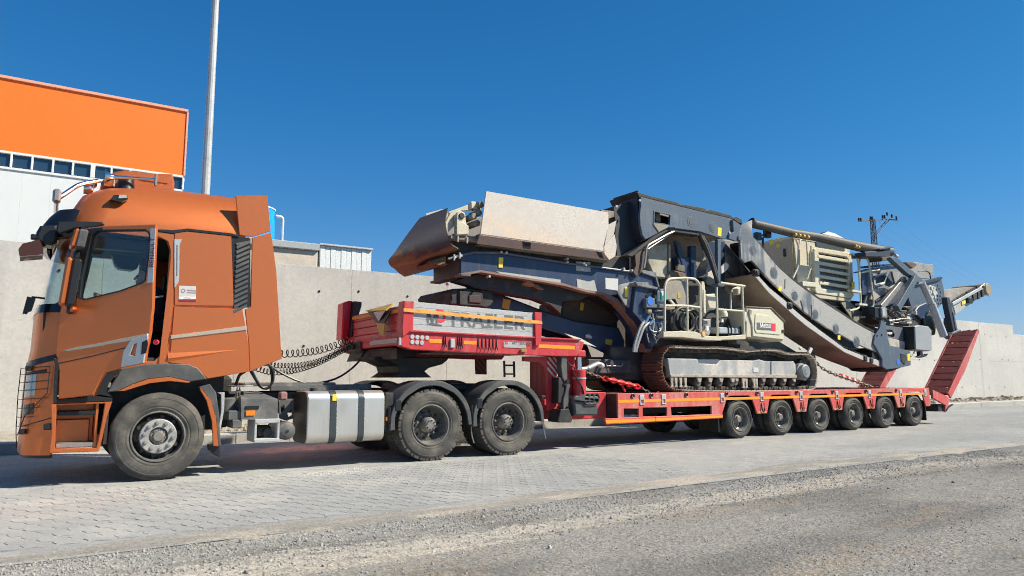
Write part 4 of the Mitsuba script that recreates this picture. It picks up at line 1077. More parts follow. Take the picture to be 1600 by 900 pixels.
add('corner_gap', prism([(0.012, 1.445), (0.046, 1.429), (0.078, 1.362), (0.072, 1.254), (0.075, 0.995), (0.1, 0.979), (0.246, 0.992), (0.249, 0.948), (0.096, 0.939), (0.045, 0.94), (0.033, 1.174), (0.035, 1.353)], -0.005, 0.05, 0.004), BLACK, truck)
add('lock_lever', [rbox(0.50, 0.60, 0.0, 0.06, 1.18, 1.21, .01), rbox(0.53, 0.60, 0.0, 0.08, 1.10, 1.17, .01)], STEEL, truck)
# ---- front mudguard
fend = add('mudguard', prism([(0.561, 1.048), (0.625, 1.182), (0.693, 1.327), (0.949, 1.377), (1.181, 1.392), (1.421, 1.385), (1.529, 1.342), (1.645, 1.199), (1.448, 1.167), (1.21, 1.224), (0.979, 1.199), (0.812, 1.133), (0.683, 1.063)], -0.012, 0.30, 0.012), PLASTIC, truck)
add('arch_lip', prism([(0.676, 1.063), (0.812, 1.137), (0.978, 1.203), (1.209, 1.228), (1.448, 1.167), (1.432, 1.154), (1.212, 1.177), (1, 1.152), (0.852, 1.103), (0.742, 1.063)], -0.030, -0.006, 0.005), ORANGE, fend)
rearf = add('mudguard', prism([(1.561, 1.105), (1.679, 1.14), (1.757, 1.033), (1.805, 0.767), (1.845, 0.372), (1.812, 0.369), (1.766, 0.725), (1.688, 0.946)], -0.012, 0.30, 0.008), PLASTIC, truck)
add('arch_lip', prism([(1.561, 1.101), (1.693, 0.941), (1.766, 0.725), (1.812, 0.369), (1.753, 0.377), (1.722, 0.682), (1.647, 0.936), (1.576, 1.053)], -0.025, 0.02, 0.005), ORANGE, rearf)
add('mud_flap', prism([(1.732, 0.378), (1.841, 0.372), (1.848, 0.224), (1.74, 0.312)], 0.05, 0.30, 0.004), BLACK, truck)
add('flap_bracket', prism([(1.78, 1.033), (1.865, 1.036), (1.867, 0.81), (1.833, 0.547), (1.812, 0.548), (1.833, 0.811), (1.824, 1.006)], 0.02, 0.05, 0.004), LIGHTGREY, truck)
add('wheel_well', [rbox(0.46, 1.92, 0.40, 0.46, 0.55, 1.4, .004), rbox(0.46, 1.95, 0.05, 2.4, 1.42, 1.46, .004), rbox(0.56, 0.60, 0.06, 0.42, 0.45, 1.25, .004)], DARKCHASSIS, truck)
wheel(truck, 'front', 1.134, 0.52, 0.0, roll=9)
wheel(truck, 'front', 1.134, 0.52, 2.5, far=True)
for x, r_ in ((4.772, 12), (6.129, 40)):
    wheel(truck, 'drive', x, 0.52, 0.0, roll=r_)
    scene[numbered(f'{truck}__inner_tyre')] = {**WP['drive', 'tyre'], 'to_world': T().translate([x, 0.33, 0.52])}
    wheel(truck, 'drive', x, 0.52, 2.5, far=True)
    scene[numbered(f'{truck}__inner_tyre')] = {**WP['drive', 'tyre'], 'to_world': T().translate([x, 1.86, 0.52])}
# ---- chassis
add('chassis_rail', [rbox(0.7, 6.9, 0.78, 0.86, 0.72, 1.02, .01)], DARKCHASSIS, truck)
add('chassis_rail', [rbox(0.7, 6.9, 1.64, 1.72, 0.72, 1.02, .01)], DARKCHASSIS, truck)
add('axle', [cyl((x, .3, .52), (x, 2.2, .52), .07, 12) for x in (1.134, 4.772, 6.129)] + [lathe([(0, -.2), (.16, -.12), (.2, 0), (.16, .12), (0, .2)], (x, 1.25, .52), 'y', 16) for x in (4.772, 6.129)], DARKCHASSIS, truck)
add('catwalk', [rbox(2.25, 3.55, 0.72, 1.78, 1.10, 1.15, .01), rbox(2.6, 4.1, 0.70, 0.76, 1.03, 1.12, .01)], CHASSIS, truck)
add('engine', [rbox(0.6, 2.1, 0.75, 1.75, 0.55, 1.25, .05)], DARKCHASSIS, truck)
# fuel tank
fx0, fx1, fz0, fz1 = 2.93, 4.035, 0.325, 1.035
def rrect(y0, y1, z0, z1, r, n=6):
    P = []
    for cy, cz, a0 in ((y1 - r, z1 - r, 0), (y0 + r, z1 - r, 90), (y0 + r, z0 + r, 180), (y1 - r, z0 + r, 270)):
        for k_ in range(n + 1):
            a = math.radians(a0 + 90 * k_ / n); P.append((cy + r * math.cos(a), cz + r * math.sin(a)))
    return P
ft = add('fuel_tank', [profx(rrect(0.02, 0.68, fz0, fz1, 0.125), fx0, fx1, 0.012)], ALU, truck)
add('tank_end', profx(rrect(0.03, 0.67, fz0 + .01, fz1 - .01, 0.12), fx0 - 0.012, fx0 - 0.002, 0.003), mat('shaded_tank_end_metal', (0.10, 0.095, 0.09), 0.5, 0.6), ft)  # end face coloured dark for the shade it lies in
for px_ in ((790, 832), (972, 1012)):
    xa, xb = (fx0 + (p - 652) / (1150 - 652) * (fx1 - fx0) for p in px_)
    add('tank_strap', profx(rrect(0.012, 0.688, fz0 - .008, fz1 + .008, 0.13), xa, xb, 0.003), mat('dark_strap_steel', (0.06, 0.07, 0.08), 0.4, 0.4) if 'dark_strap_steel' not in scene else 'dark_strap_steel', ft)
add('tank_label', rbox(3.26, 3.32, 0.004, 0.01, 0.90, 0.99, .001), YELLOWSTICK, ft)
add('filler_cap', [cyl((3.06, .2, 1.03), (3.06, .2, 1.075), .055, 16, .006)], DARKCHASSIS, ft)
# boxes in front of the tank (battery box, steps, air tank, valves)
bb = (2.072, 0.945), (2.536, 0.937), (2.546, 0.67), (2.084, 0.686), (2.094, 0.7), (2.554, 0.663), (2.269, 0.391), (2.587, 0.375), (2.576, 0.662), (2.265, 0.665)
bt = add('battery_box', [hull([(x, y, z) for x, z in bb[:4] for y in (0.05, 0.5)] + [(bb[0][0] + .08, .5, bb[0][1] + .09), (bb[1][0] - .15, .5, bb[0][1] + .09)])], CHASSIS, truck)
bh = (2.129, 0.857), (2.298, 0.815), (2.135, 0.796), (2.25, 0.731)
add('grip', rbox(bh[0][0], bh[1][0], 0.035, 0.055, bh[1][1], bh[0][1], .004), BLACK, bt)
add('side_reflector', rbox(bh[2][0], bh[3][0], 0.032, 0.055, bh[3][1], bh[2][1], .004), AMBER, bt)
sx = (2.253, 0.649), (2.572, 0.638), (2.581, 0.398), (2.263, 0.414)
add('side_step', [rbox(sx[0][0], sx[1][0], .03, .45, sx[0][1] - .02, sx[0][1] + .035, .006), rbox(sx[0][0], sx[1][0], .03, .45, sx[2][1] - .01, sx[2][1] + .035, .006), rbox(sx[0][0], sx[0][0] + .03, .04, .45, sx[2][1], sx[0][1], .004), rbox(sx[1][0] - .03, sx[1][0], .04, .45, sx[2][1], sx[0][1], .004)], LIGHTGREY, truck)
add('valve_block', [rbox(sx[0][0] + .06, sx[1][0] - .06, .2, .4, sx[2][1] + .03, sx[0][1] - .06, .03), cyl((sx[0][0] + .2, .15, sx[2][1] + .10), (sx[0][0] + .2, .3, sx[2][1] + .10), .06, 14)], DARKCHASSIS, truck)
at = (2.714, 0.513), (2.835, 0.508)
ar = at[1][0] - at[0][0]
add('air_tank', lathe([(0, 0.0), (ar * .6, 0.004), (ar * .92, 0.03), (ar, 0.07), (ar, 0.6), (0, 0.64)], (at[0][0] - .02, 0.1, at[0][1]), 'y', 36), CHASSIS, truck)
add('drain_plug', lathe([(0, -0.012), (.018, -0.012), (.02, 0.01)], (at[0][0] - .02, .1, at[0][1] - .0), 'y', 10), DARKCHASSIS, truck)
add('small_box', [rbox(*(lambda a, b: (a[0], b[0], .08, .4, b[1], a[1]))(*((1.93, 0.801), (2.099, 0.677))), .012), rbox(*(lambda a, b: (a[0], b[0], .06, .4, b[1], a[1]))(*((1.979, 0.686), (2.102, 0.577))), .012)], CHASSIS, truck)
add('filter_canister', [cyl(*((x, .35, z) for x, z in [(1.988, 0.69), (1.976, 0.962)]), .13, 20, .02)], CHASSIS, truck)
rs = (2.609, 0.916), (2.711, 1.029)
add('fluid_reservoir', [rbox(rs[0][0], rs[1][0], .22, .34, rs[0][1], rs[1][1], .02)], mat('reservoir_plastic', (0.25, 0.14, 0.13), 0.5), truck)
rs2 = (2.646, 0.666), (2.838, 0.908)
add('bracket_plate', prism([(2.637, 0.912), (2.713, 0.926), (2.853, 0.923), (2.855, 0.66), (2.755, 0.632), (2.661, 0.666)], .40, .44, .006, [[(2.671, 0.819), (2.716, 0.849), (2.726, 0.771), (2.681, 0.742)], [(2.766, 0.739), (2.827, 0.784), (2.837, 0.707), (2.784, 0.677)]]), CHASSIS, truck)
add('hose_bundle', [tube(spline([(x, .3, z) for x, z in [(2.23, 1.304), (2.301, 1.191), (2.364, 1.1), (2.454, 1.072), (2.511, 1.144), (2.505, 1.282), (2.479, 1.373)]]), .016, 8), tube(spline([(x, .28, z) for x, z in [(2.247, 1.311), (2.319, 1.176), (2.389, 1.091), (2.463, 1.087), (2.527, 1.175), (2.522, 1.297), (2.489, 1.373)]]), .014, 8), tube(spline([(x, .3, z) for x, z in [(2.165, 1.304), (2.095, 1.251), (2.063, 1.162), (2.051, 1.117)]]), .02, 8)], BLACK, truck)
add('steel_bracket', [prism([(2.142, 1.332), (2.272, 1.322), (2.273, 1.307), (2.143, 1.302)], .1, .3, .004), rbox(*(lambda a, b: (a[0], b[0], .2, .7, b[1], a[1]))(*((2.016, 1.118), (2.252, 1.099))), .006)], LIGHTGREY, truck)
ch0 = (2.06, 1.088), (2.073, 0.808), (2.092, 1.088), (2.104, 0.808)
links = []
for a, b in ((ch0[0], ch0[1]), (ch0[2], ch0[3])):
    for i in range(9):
        z = a[1] + (b[1] - a[1]) * (i + .5) / 9
        e = np.array([0.013, 0, 0]) if i % 2 else np.array([0, 0.013, 0])
        links.append(tube([np.array([a[0], .25, z]) + e * math.cos(t) + np.array([0, 0, .026]) * math.sin(t) for t in np.arange(10) * math.pi / 5], .005, 5, closed=True))
add('hanging_chain', links, CHAINSTEEL, truck)
add('side_reflector', rbox(4.06, 4.14, .02, .05, 0.60, 0.66, .006), AMBER, truck)
add('tank_bracket', rbox(4.05, 4.18, .05, .5, 0.45, 1.0, .01), DARKCHASSIS, truck)
# rear mudguards
for off_ in (0.0, 1.357):
    for farside in (False, True):
        cx_, cz_ = 4.772 + off_, 0.52
        def arc(r0, r1, a0, a1, n, flat):
            return [((cx_ + (r0 + (r1 - r0) * i / n) * math.cos(math.radians(a0 + (a1 - a0) * i / n))), cz_ + r0 * math.sin(math.radians(a0 + (a1 - a0) * i / n)) * flat) for i in range(n + 1)]
        outer_ = [(cx_ - 0.665, 0.47)] + [(cx_ + 0.675 * math.cos(a), 0.52 + 0.655 * math.sin(a)) for a in np.linspace(math.radians(168), math.radians(14), 26)] + [(cx_ + 0.675, 0.50)]
        inner_ = [(cx_ + 0.615, 0.50)] + [(cx_ + 0.605 * math.cos(a), 0.52 + 0.575 * math.sin(a)) for a in np.linspace(math.radians(12), math.radians(168), 26)] + [(cx_ - 0.59, 0.47)]
        band = outer_ + inner_
        thin = outer_ + [(cx_ + (x - cx_) * 0.975, 0.47 + (z - 0.47) * 0.972) for x, z in outer_[::-1]]
        m = cat_([prism(band, -0.02, 0.012, 0.008), prism(thin, 0.012, 0.62, 0.003)])
        g = add('rear_mudguard', mirror_y(m, 1.25) if farside else m, PLASTIC, truck)
        if not farside:
            add('guard_clip', [rbox(cx_ - .60, cx_ - .50, -.03, 0.0, .74, .90, .012), rbox(cx_ - .69, cx_ - .64, -.005, .3, .56, .80, .02)], BLACK, g)
for cx_ in (4.772, 6.129):
    add('flap_rod', tube(spline([(cx_ + .70, .05, .52), (cx_ + .705, .05, .36), (cx_ + .74, .04, .22)]), .010, 6), STEEL, truck)
add('tail_lamp', rbox(6.86, 6.90, .06, .16, 0.76, 0.86, .008), REDLENS, truck)
add('tail_bracket', [rbox(6.80, 6.88, .05, .9, .88, .92, .006)], DARKCHASSIS, truck)
fw = add('fifth_wheel', [prism([(4.167, 1.539), (5.484, 1.553), (5.452, 1.5), (5.355, 1.431), (5.117, 1.372), (5.04, 1.316), (5.167, 1.217), (4.465, 1.218), (4.597, 1.3), (4.566, 1.396), (4.372, 1.477), (4.197, 1.486)], .8, 1.7, .02), rbox(4.7, 6.2, .70, 1.80, 1.00, 1.12, .03)], DARKCHASSIS, truck)

# ---- driver
def capsule_hull(a, b, ra, rb):
    s = trimesh.creation.icosphere(2, 1.0); v = np.asarray(s.vertices)
    return hull(np.vstack([np.asarray(a) + v * ra, np.asarray(b) + v * rb]))
def fused(bones, edge=0.025, it=8):
    import manifold3d as M
    tot = None
    for b_ in bones:
        m = man(b_)
        tot = m if tot is None else tot + m
    tot = tot.refine_to_length(edge)
    t = unman(tot)
    t = trimesh.Trimesh(t.vertices, t.faces, process=True)
    trimesh.smoothing.filter_taubin(t, iterations=it)
    return tm(t.vertices, t.faces)
H = np.array([1.06, 0.62, 2.42])         # head centre
per = thing('person', 'driver in a dark shirt seated behind the steering wheel', 'person')
torso = [capsule_hull((1.20, .62, 1.95), (1.18, .62, 2.12), .16, .17), capsule_hull((1.17, .52, 2.20), (1.17, .72, 2.20), .11, .11), capsule_hull((1.17, .62, 2.2), (1.11, .62, 2.31), .07, .055)]
legs = []
for s_ in (-1, 1):
    legs += [capsule_hull((1.16, .62 + s_ * .10, 1.93), (0.72, .62 + s_ * .13, 1.98), .085, .065), capsule_hull((0.72, .62 + s_ * .13, 1.98), (0.52, .62 + s_ * .13, 1.56), .062, .045), capsule_hull((0.52, .62 + s_ * .13, 1.52), (0.38, .62 + s_ * .14, 1.50), .045, .035)]
    sh = (1.17, .62 + s_ * .21, 2.18); el = (0.93, .62 + s_ * .27, 1.98); wr = (0.68, .62 + s_ * .19, 2.10)
    torso += [capsule_hull(sh, el, .058, .045), capsule_hull(el, wr, .045, .030)]
head = [capsule_hull(H + [0.02, 0, 0.03], H + [0.0, 0, -0.02], .098, .088), capsule_hull(H + [-.03, 0, -.06], H + [-.055, 0, -.075], .055, .040), capsule_hull(H + [-.090, 0, .0], H + [-.108, 0, -.022], .012, .016),
        capsule_hull(H + [0.01, -.088, -.01], H + [0.015, -.092, .015], .018, .016), capsule_hull(H + [0.01, .088, -.01], H + [0.015, .092, .015], .018, .016), capsule_hull(H + [-.088, -.02, -.050], H + [-.088, .02, -.050], .010, .010),
        capsule_hull(H + [.03, 0, -.08], (1.12, .62, 2.26), .055, .058)]
hands = []
for s_ in (-1, 1):
    w_ = np.array([0.66, .62 + s_ * .19, 2.11])
    hands.append(capsule_hull(w_ + [.02, 0, -.005], w_ + [-.055, 0, .02], .030, .036))
    for f_ in range(4):
        b0 = w_ + [-.075 - .004 * f_, 0.0, .045 - .022 * f_]
        hands += [capsule_hull(b0, b0 + [-.040, -s_ * .010, .010], .010, .009), capsule_hull(b0 + [-.040, -s_ * .010, .010], b0 + [-.052, -s_ * .035, .0], .009, .008)]
    hands += [capsule_hull(w_ + [-.03, -s_ * .02, .03], w_ + [-.075, -s_ * .055, .045], .012, .009)]
add('body', shift(fused(head + torso[:0] + [capsule_hull((1.17, .62, 2.2), (1.1, .62, 2.32), .058, .055)], .02, 5), -.13, -.02, .08), SKIN, per, smooth=True)
add('clothing', shift(fused(torso + legs, .03, 6), -.13, -.02, .08), SHIRT, per, smooth=True)
add('hand', shift(fused(hands[:len(hands) // 2], .008, 3), -.13, -.02, .08), SKIN, per, smooth=True)
add('hand', shift(fused(hands[len(hands) // 2:], .008, 3), -.13, -.02, .08), SKIN, per, smooth=True)
add('hair', shift(fused([capsule_hull(H + [.035, 0, .045], H + [.045, 0, .0], .100, .092), capsule_hull(H + [-.02, 0, .095], H + [.03, 0, .075], .045, .07)], .02, 4), -.13, -.02, .08), HAIR, per, smooth=True)
for s_ in (-1, 1):
    add('eye', shift(capsule_hull(H + [-.082, s_ * .034, .012], H + [-.083, s_ * .034, .012], .014, .014), -.13, -.02, .08), BLACKGLOSS, per, smooth=True)

# ---------------------------------------------------------------- the lowbed trailer
trl = thing('lowbed_trailer', 'red six axle lowbed trailer with a raised gooseneck and two wooden loading ramps', 'trailer')
W = 2.55
def stripes_fn(p, n, uv):
    s = (p.x + p.z * 1.0) / 0.105
    f = s - dr.floor(s)
    return mix(C3((0.55, 0.50, 0.47)), C3((0.42, 0.03, 0.04)), smoothstep(0.46, 0.50, f) * smoothstep(1.0, 0.96, f))
STRIPES = mat('red_white_warning_stripes', proc(stripes_fn), 0.5)
# gooseneck side beam, near side and far side
beam_pts = [(4.261, 1.795), (4.385, 1.892), (6.627, 1.858), (6.747, 1.856), (7.574, 1.849), (7.57, 1.638), (7.511, 1.572), (7.156, 1.566), (5.681, 1.589), (4.432, 1.624), (4.263, 1.667)]
add('side_beam', prism(beam_pts, 0.0, 0.14, 0.008), RED, trl)
add('side_beam', prism(beam_pts, W - 0.14, W, 0.008), RED, trl)
fl = [(4.385, 1.908), (6.628, 1.875), (7.574, 1.867), (7.574, 1.843), (6.627, 1.849), (4.385, 1.884)]
add('beam_flange', prism(fl, -0.035, W + 0.035, 0.004), RED, trl)
gx0, gx1 = beam_pts[0][0], beam_pts[4][0]
gzb = beam_pts[9][1]; gzt = beam_pts[1][1]
add('gooseneck_floor', [rbox(gx0 + 0.02, gx1 - 0.02, 0.15, W - 0.15, gzt - 0.12, gzt - 0.02, .01), rbox(gx0 + .5, gx1 - .1, 0.75, 1.0, gzb + .01, gzt - .13, .01), rbox(gx0 + .5, gx1 - .1, 1.55, 1.8, gzb + .01, gzt - .13, .01)], REDWORN, trl)
add('gooseneck_belly', rbox(gx0 + .05, gx1 - .1, .45, W - .45, gzb + .012, gzb + .05, .01), DARKCHASSIS, trl)  # underside of the red neck made near-black to paint in its shade
add('front_underside', hull([(gx0 + .03, y, gzt - .40) for y in (.2, W - .2)] + [(gx0 + .06, y, gzb + .03) for y in (.3, W - .3)] + [(gx0 + .5, y, gzb - .05) for y in (.6, W - .6)] + [(gx0 + .9, y, gzb + .03) for y in (.6, W - .6)]), DARKCHASSIS, trl)  # front taper coloured dark for its shade as well
# front posts, headboard, side boards
post = [(4.284, 2.334), (4.443, 2.338), (4.442, 1.899), (4.391, 1.887), (4.269, 1.795), (4.258, 1.939)]
add('corner_post', prism(post, -0.03, 0.17, 0.01), RED, trl)
add('corner_post', prism(post, W - .17, W + .03, 0.01), RED, trl)
hx = post[0][0]
ztop, zbot = post[0][1] - .05, beam_pts[0][1]
nb = 4
for i in range(nb):
    za, zb2 = zbot + (ztop - zbot) * i / nb, zbot + (ztop - zbot) * (i + 1) / nb
    add('headboard_panel', rbox(hx + 0.02 + .004 * (i % 2), hx + 0.07, 0.172, W - .172, za + .003, zb2 - .003, .008), RED, trl)
add('front_beam', rbox(gx0 - 0.02, gx0 + 0.10, 0.0, W, beam_pts[10][1] + .02, zbot - .004, .012), RED, trl)
add('light_stripe', rbox(hx - 0.002, hx + 0.02, 0.175, W - .6, zbot + .01, zbot + .075, .003), ALUBOARD, trl)
add('light_stripe', rbox(gx0 - 0.028, gx0 - 0.018, 0.10, 1.15, beam_pts[10][1] + .06, beam_pts[10][1] + .13, .002), ALUBOARD, trl)
add('corner_plate', prism([(4.225, 1.794), (4.258, 1.795), (4.26, 1.687), (4.227, 1.682)], -.01, .02, .003), ALUBOARD, trl)
post2 = [(6.606, 2.28), (6.755, 2.276), (6.74, 1.832), (6.69, 1.721), (6.619, 1.731)]
add('corner_post', prism(post2, -0.045, 0.06, 0.008), RED, trl)
add('corner_post', prism(post2, W - .06, W + .045, 0.008), RED, trl)
bd4 = [(4.446, 2.333), (6.606, 2.269), (6.603, 1.869), (4.436, 1.909)]
def lerp2(a, b, t): return (a[0] + (b[0] - a[0]) * t, a[1] + (b[1] - a[1]) * t)
side_b = add('side_board', prism([lerp2(bd4[0], bd4[3], .98), lerp2(bd4[1], bd4[2], .98), bd4[2], bd4[3]], -.012, .05, .004), ALUBOARD, trl)
for i in range(5):
    a, b = i / 5, (i + 1) / 5 - .004
    q_ = [lerp2(bd4[0], bd4[3], a), lerp2(bd4[1], bd4[2], a), lerp2(bd4[1], bd4[2], b), lerp2(bd4[0], bd4[3], b)]
    add('board', prism(q_, -0.010 - .0015 * (i % 2), 0.02, 0.005), ALUBOARD, side_b)
    add('far_board', prism(q_, W - .02, W + .01, 0.005), ALUBOARD, side_b)
# lettering on the board
tb = [(5.01, 1.999), (6.43, 1.99), (5.024, 2.147), (6.441, 2.163), (4.639, 2.143), (4.905, 2.035)]
td = unit([tb[1][0] - tb[0][0], 0, tb[1][1] - tb[0][1]])
m = meshkit.text_mesh('TRAILER', 0.23, 0.003, True); v = np.array(m.vertices)
Lt = math.hypot(tb[1][0] - tb[0][0], tb[1][1] - tb[0][1])
v[:, 0] -= v[:, 0].min(); v[:, 0] *= Lt / v[:, 0].max(); v[:, 1] *= 0.215 / v[:, 1].max()
tu = np.cross([0, -1.0, 0], td)
add('lettering', tm(np.array([tb[0][0], -0.012, tb[0][1]]) + v[:, :1] * td + v[:, 1:2] * tu + v[:, 2:] * np.array([0, -1, 0]), m.faces), mat('faded_grey_letters', (0.135, 0.137, 0.142), 0.6), side_b, smooth=False, label='large dark grey letters reading TRAILER')
lg = (4.646, 2.032), (4.792, 2.038), (4.918, 2.183), (4.8, 2.177), (4.639, 2.164), (4.757, 2.026), (4.905, 2.022)
add('emblem', [text_on('M', lg[0][0], -.0125, lg[0][1], .17, td), prism([(lg[5][0] - .1, lg[5][1] - .02), (lg[5][0] + .16, lg[5][1] - .045), (lg[5][0] + .16, lg[5][1] - .02), (lg[5][0] - .02, lg[5][1] + .01)], -.0155, -.011, .001)], SIGNGREY, side_b, smooth=False)
rdx, rdz = lg[1][0] + .03, lg[1][1]
Dring = [(rdx, rdz), (rdx, rdz + .20), (rdx + .09, rdz + .20)] + [(rdx + .09 + .07 * math.sin(a), rdz + .10 + .10 * math.cos(a)) for a in np.linspace(.2, math.pi - .2, 9)] + [(rdx + .09, rdz)]
Dh = [(rdx + .04, rdz + .05), (rdx + .04, rdz + .15), (rdx + .09, rdz + .15)] + [(rdx + .09 + .03 * math.sin(a), rdz + .10 + .05 * math.cos(a)) for a in np.linspace(.3, math.pi - .3, 7)] + [(rdx + .09, rdz + .05)]
add('red_emblem', prism(Dring, -.0155, -.011, .001, [Dh]), REDSTICK, side_b)
# lower beam fittings
for q_ in ([(4.716, 1.79), (4.923, 1.788), (4.923, 1.729), (4.717, 1.732)], [(5.302, 1.777), (5.527, 1.774), (5.527, 1.722), (5.302, 1.725)], [(6.69, 1.756), (7.458, 1.744), (7.456, 1.684), (6.711, 1.698)]):
    add('reflective_tape', prism(q_, -.004, .004, .001), TAPE, trl)
for x, z in [(4.434, 1.811), (4.514, 1.808), (4.595, 1.805), (4.676, 1.802), (4.436, 1.733), (4.513, 1.73), (4.59, 1.726)]:
    add('round_marker', cyl((x, -.012, z), (x, .004, z), .034, 18, .004), LIGHTGREY, trl)
for x, z in [(4.95, 1.757), (4.986, 1.758), (5.195, 1.75), (5.231, 1.748), (5.268, 1.746), (5.559, 1.74), (5.629, 1.739), (5.699, 1.738), (5.764, 1.736), (5.829, 1.735), (5.891, 1.734)]:
    add('hook', [tube(fillet([(x, -.004, z + .085), (x, -.012, z - .05), (x + .012, -.03, z - .075), (x - .01, -.035, z - .09)], .01), .0075, 6)], BLACK, trl)
hb = (5.058, 1.8), (5.135, 1.66)
add('handle_box', rbox(hb[0][0], hb[1][0], -.035, 0, hb[1][1], hb[0][1], .01), LIGHTGREY, trl)
pl_ = [(6.023, 1.779), (6.453, 1.773), (6.452, 1.681), (6.023, 1.689)]
mk_ = add('maker_plate', prism(pl_, -.010, .002, .002), ALUBOARD, trl)
add('plate_lettering', text_on('MY TRAILER', pl_[0][0] + .16, -.0105, pl_[3][1] + .055, .045, unit([1, 0, -.02]), depth=.002), SIGNGREY, mk_, smooth=False)
add('plate_emblem', [text_on('M', pl_[0][0] + .02, -.0105, pl_[3][1] + .05, .05, depth=.002)], REDSTICK, mk_, smooth=False)
add('yellow_latch', rbox(*(lambda a, b: (a[0], b[0], -.05, 0, b[1], a[1]))(*((6.335, 1.665), (6.445, 1.619))), .006), mat('brass_latch', (0.35, 0.2, 0.05), .5, .3), trl)
# red post with black ribbed wedge at the far front corner
fp = [(4.17, 2.498), (4.263, 2.547), (4.334, 2.548), (4.328, 2.493), (4.287, 1.943), (4.253, 1.881), (4.156, 1.871)]
tp = add('folding_marker_board', prism(fp, 2.25, 2.55, .02), mat('bright_red_plastic', (0.60, 0.012, 0.03), .35), trl, label='bright red marker board with black ribbed wedge at the far front corner')
fw_ = [(4.32, 2.532), (4.449, 2.523), (4.447, 2.453), (4.31, 1.982), (4.269, 1.926)]
add('ribbed_wedge', prism(fw_, 2.10, 2.32, .01), BLACK, tp)
for i in range(5):
    t = i / 5
    a, b = lerp2(fw_[0], fw_[4], t), lerp2(fw_[1], fw_[3], t)
    add('rib', beam((a[0] + .02, 2.095, a[1] - .03), (b[0] - .02, 2.095, b[1] - .03), .03, .022), PLASTIC, tp)
add('coupling_head', [rbox(gx0 - .05, gx0 + .0, 1.5, 2.2, beam_pts[10][1] - .02, beam_pts[10][1] + .14, .02), rbox(gx0 - .10, gx0 - .04, 1.75, 1.95, beam_pts[10][1] + .02, beam_pts[10][1] + .10, .02)], DARKCHASSIS, trl)
# hanging warning plate and ladder behind
hp = [(6.428, 1.556), (6.677, 1.553), (6.677, 1.271), (6.44, 1.278)]
add('hanging_warning_plate', prism(hp, 1.6, 1.62, .004), mat('dark_warning_plate', stripes_fn and proc(lambda p, n, uv: mix(C3((0.10, 0.03, 0.02)), C3((0.20, 0.06, 0.05)), smoothstep(0.45, .5, (p.x + p.z) / .11 - dr.floor((p.x + p.z) / .11)))), .6), trl)
ld = (7.176, 1.531), (7.394, 1.526), (7.183, 1.227), (7.405, 1.22), (7.176, 1.448), (7.176, 1.283)
lad = note(numbered(f'{trl}__ladder'))
add('rail', beam((ld[0][0], 1.8, ld[0][1]), (ld[2][0], 1.8, ld[2][1]), .035), BLACK, lad)
add('rail', beam((ld[1][0], 1.8, ld[1][1]), (ld[3][0], 1.8, ld[3][1]), .035), BLACK, lad)
for z in (ld[4][1], ld[5][1]):
    add('rung', beam((ld[0][0], 1.8, z), (ld[1][0], 1.8, z), .03), BLACK, lad)
# neck going down to the deck
neck = [(6.603, 1.564), (7.351, 1.58), (7.663, 1.596), (7.665, 1.347), (7.646, 0.665), (7.496, 0.653), (7.047, 0.665), (7.053, 1.205), (7.017, 1.391), (6.884, 1.467), (6.603, 1.487)]
add('neck_plate', prism(neck, 0.25, 0.35, .01), RED, trl)
add('neck_crossbox', [rbox(neck[6][0] + .02, neck[3][0] - .02, 0.36, .80, neck[5][1] + .05, neck[1][1] - .05, .02)], REDWORN, trl)
add('warning_stripes', prism([(7.062, 1.555), (7.332, 1.563), (7.321, 1.204), (7.155, 1.212), (7.056, 1.344)], 0.232, 0.25, .002), STRIPES, trl)
cyx = (7.658, 1.346), (7.65, 0.904), (7.652, 1.56), (7.648, 1.33)
r1 = 0.115
hc = add('lift_cylinder', cyl((cyx[0][0], .14, cyx[1][1] - .05), (cyx[0][0], .14, cyx[0][1]), r1, 24, .012), RED, trl)
add('chrome_rod', cyl((cyx[2][0], .14, cyx[3][1] - .05), (cyx[2][0], .14, cyx[2][1] + .05), .052, 18), CHROME, hc)
add('rod_bracket', [rbox(cyx[2][0] - .09, cyx[2][0] + .10, .05, .25, cyx[2][1], cyx[2][1] + .12, .02), prism([(7.552, 1.597), (7.658, 1.631), (7.743, 1.824), (7.662, 1.838), (7.549, 1.772)], .08, .2, .01)], RED, hc)
add('cylinder_band', cyl((cyx[0][0], .14, cyx[0][1] - .16), (cyx[0][0], .14, cyx[0][1] - .13), r1 + .006, 24), LIGHTGREY, hc)
lgx = [(7.201, 1.575), (7.279, 1.584), (7.321, 1.514), (7.322, 1.173), (7.272, 1.126), (7.215, 1.204), (7.189, 1.389)]
leg_ = add('landing_leg', prism(lgx, 0.03, 0.16, .01), PLASTIC, trl)
add('leg_sleeve', prism([(7.146, 1.212), (7.273, 1.219), (7.266, 0.772), (7.131, 0.79)], .05, .24, .01), DARKCHASSIS, leg_)
add('leg_shaft', prism([(7.35, 1.111), (7.379, 1.079), (7.339, 0.987), (7.334, 0.71), (7.286, 0.727), (7.217, 0.637), (7.22, 0.866), (7.27, 0.988), (7.291, 1.08)], .02, .10, .01), PLASTIC, leg_)
add('leg_foot', prism([(7.15, 0.684), (7.324, 0.695), (7.399, 0.509), (7.359, 0.465), (7.109, 0.474), (7.09, 0.504)], .0, .3, .01), DARKCHASSIS, leg_)
add('crank', [cyl((cyx[0][0] - .35, .0, (lgx[3][1] + lgx[4][1]) / 2 + .0), (cyx[0][0] - .35, .1, (lgx[3][1] + lgx[4][1]) / 2), .035, 14)], BLACK, leg_)
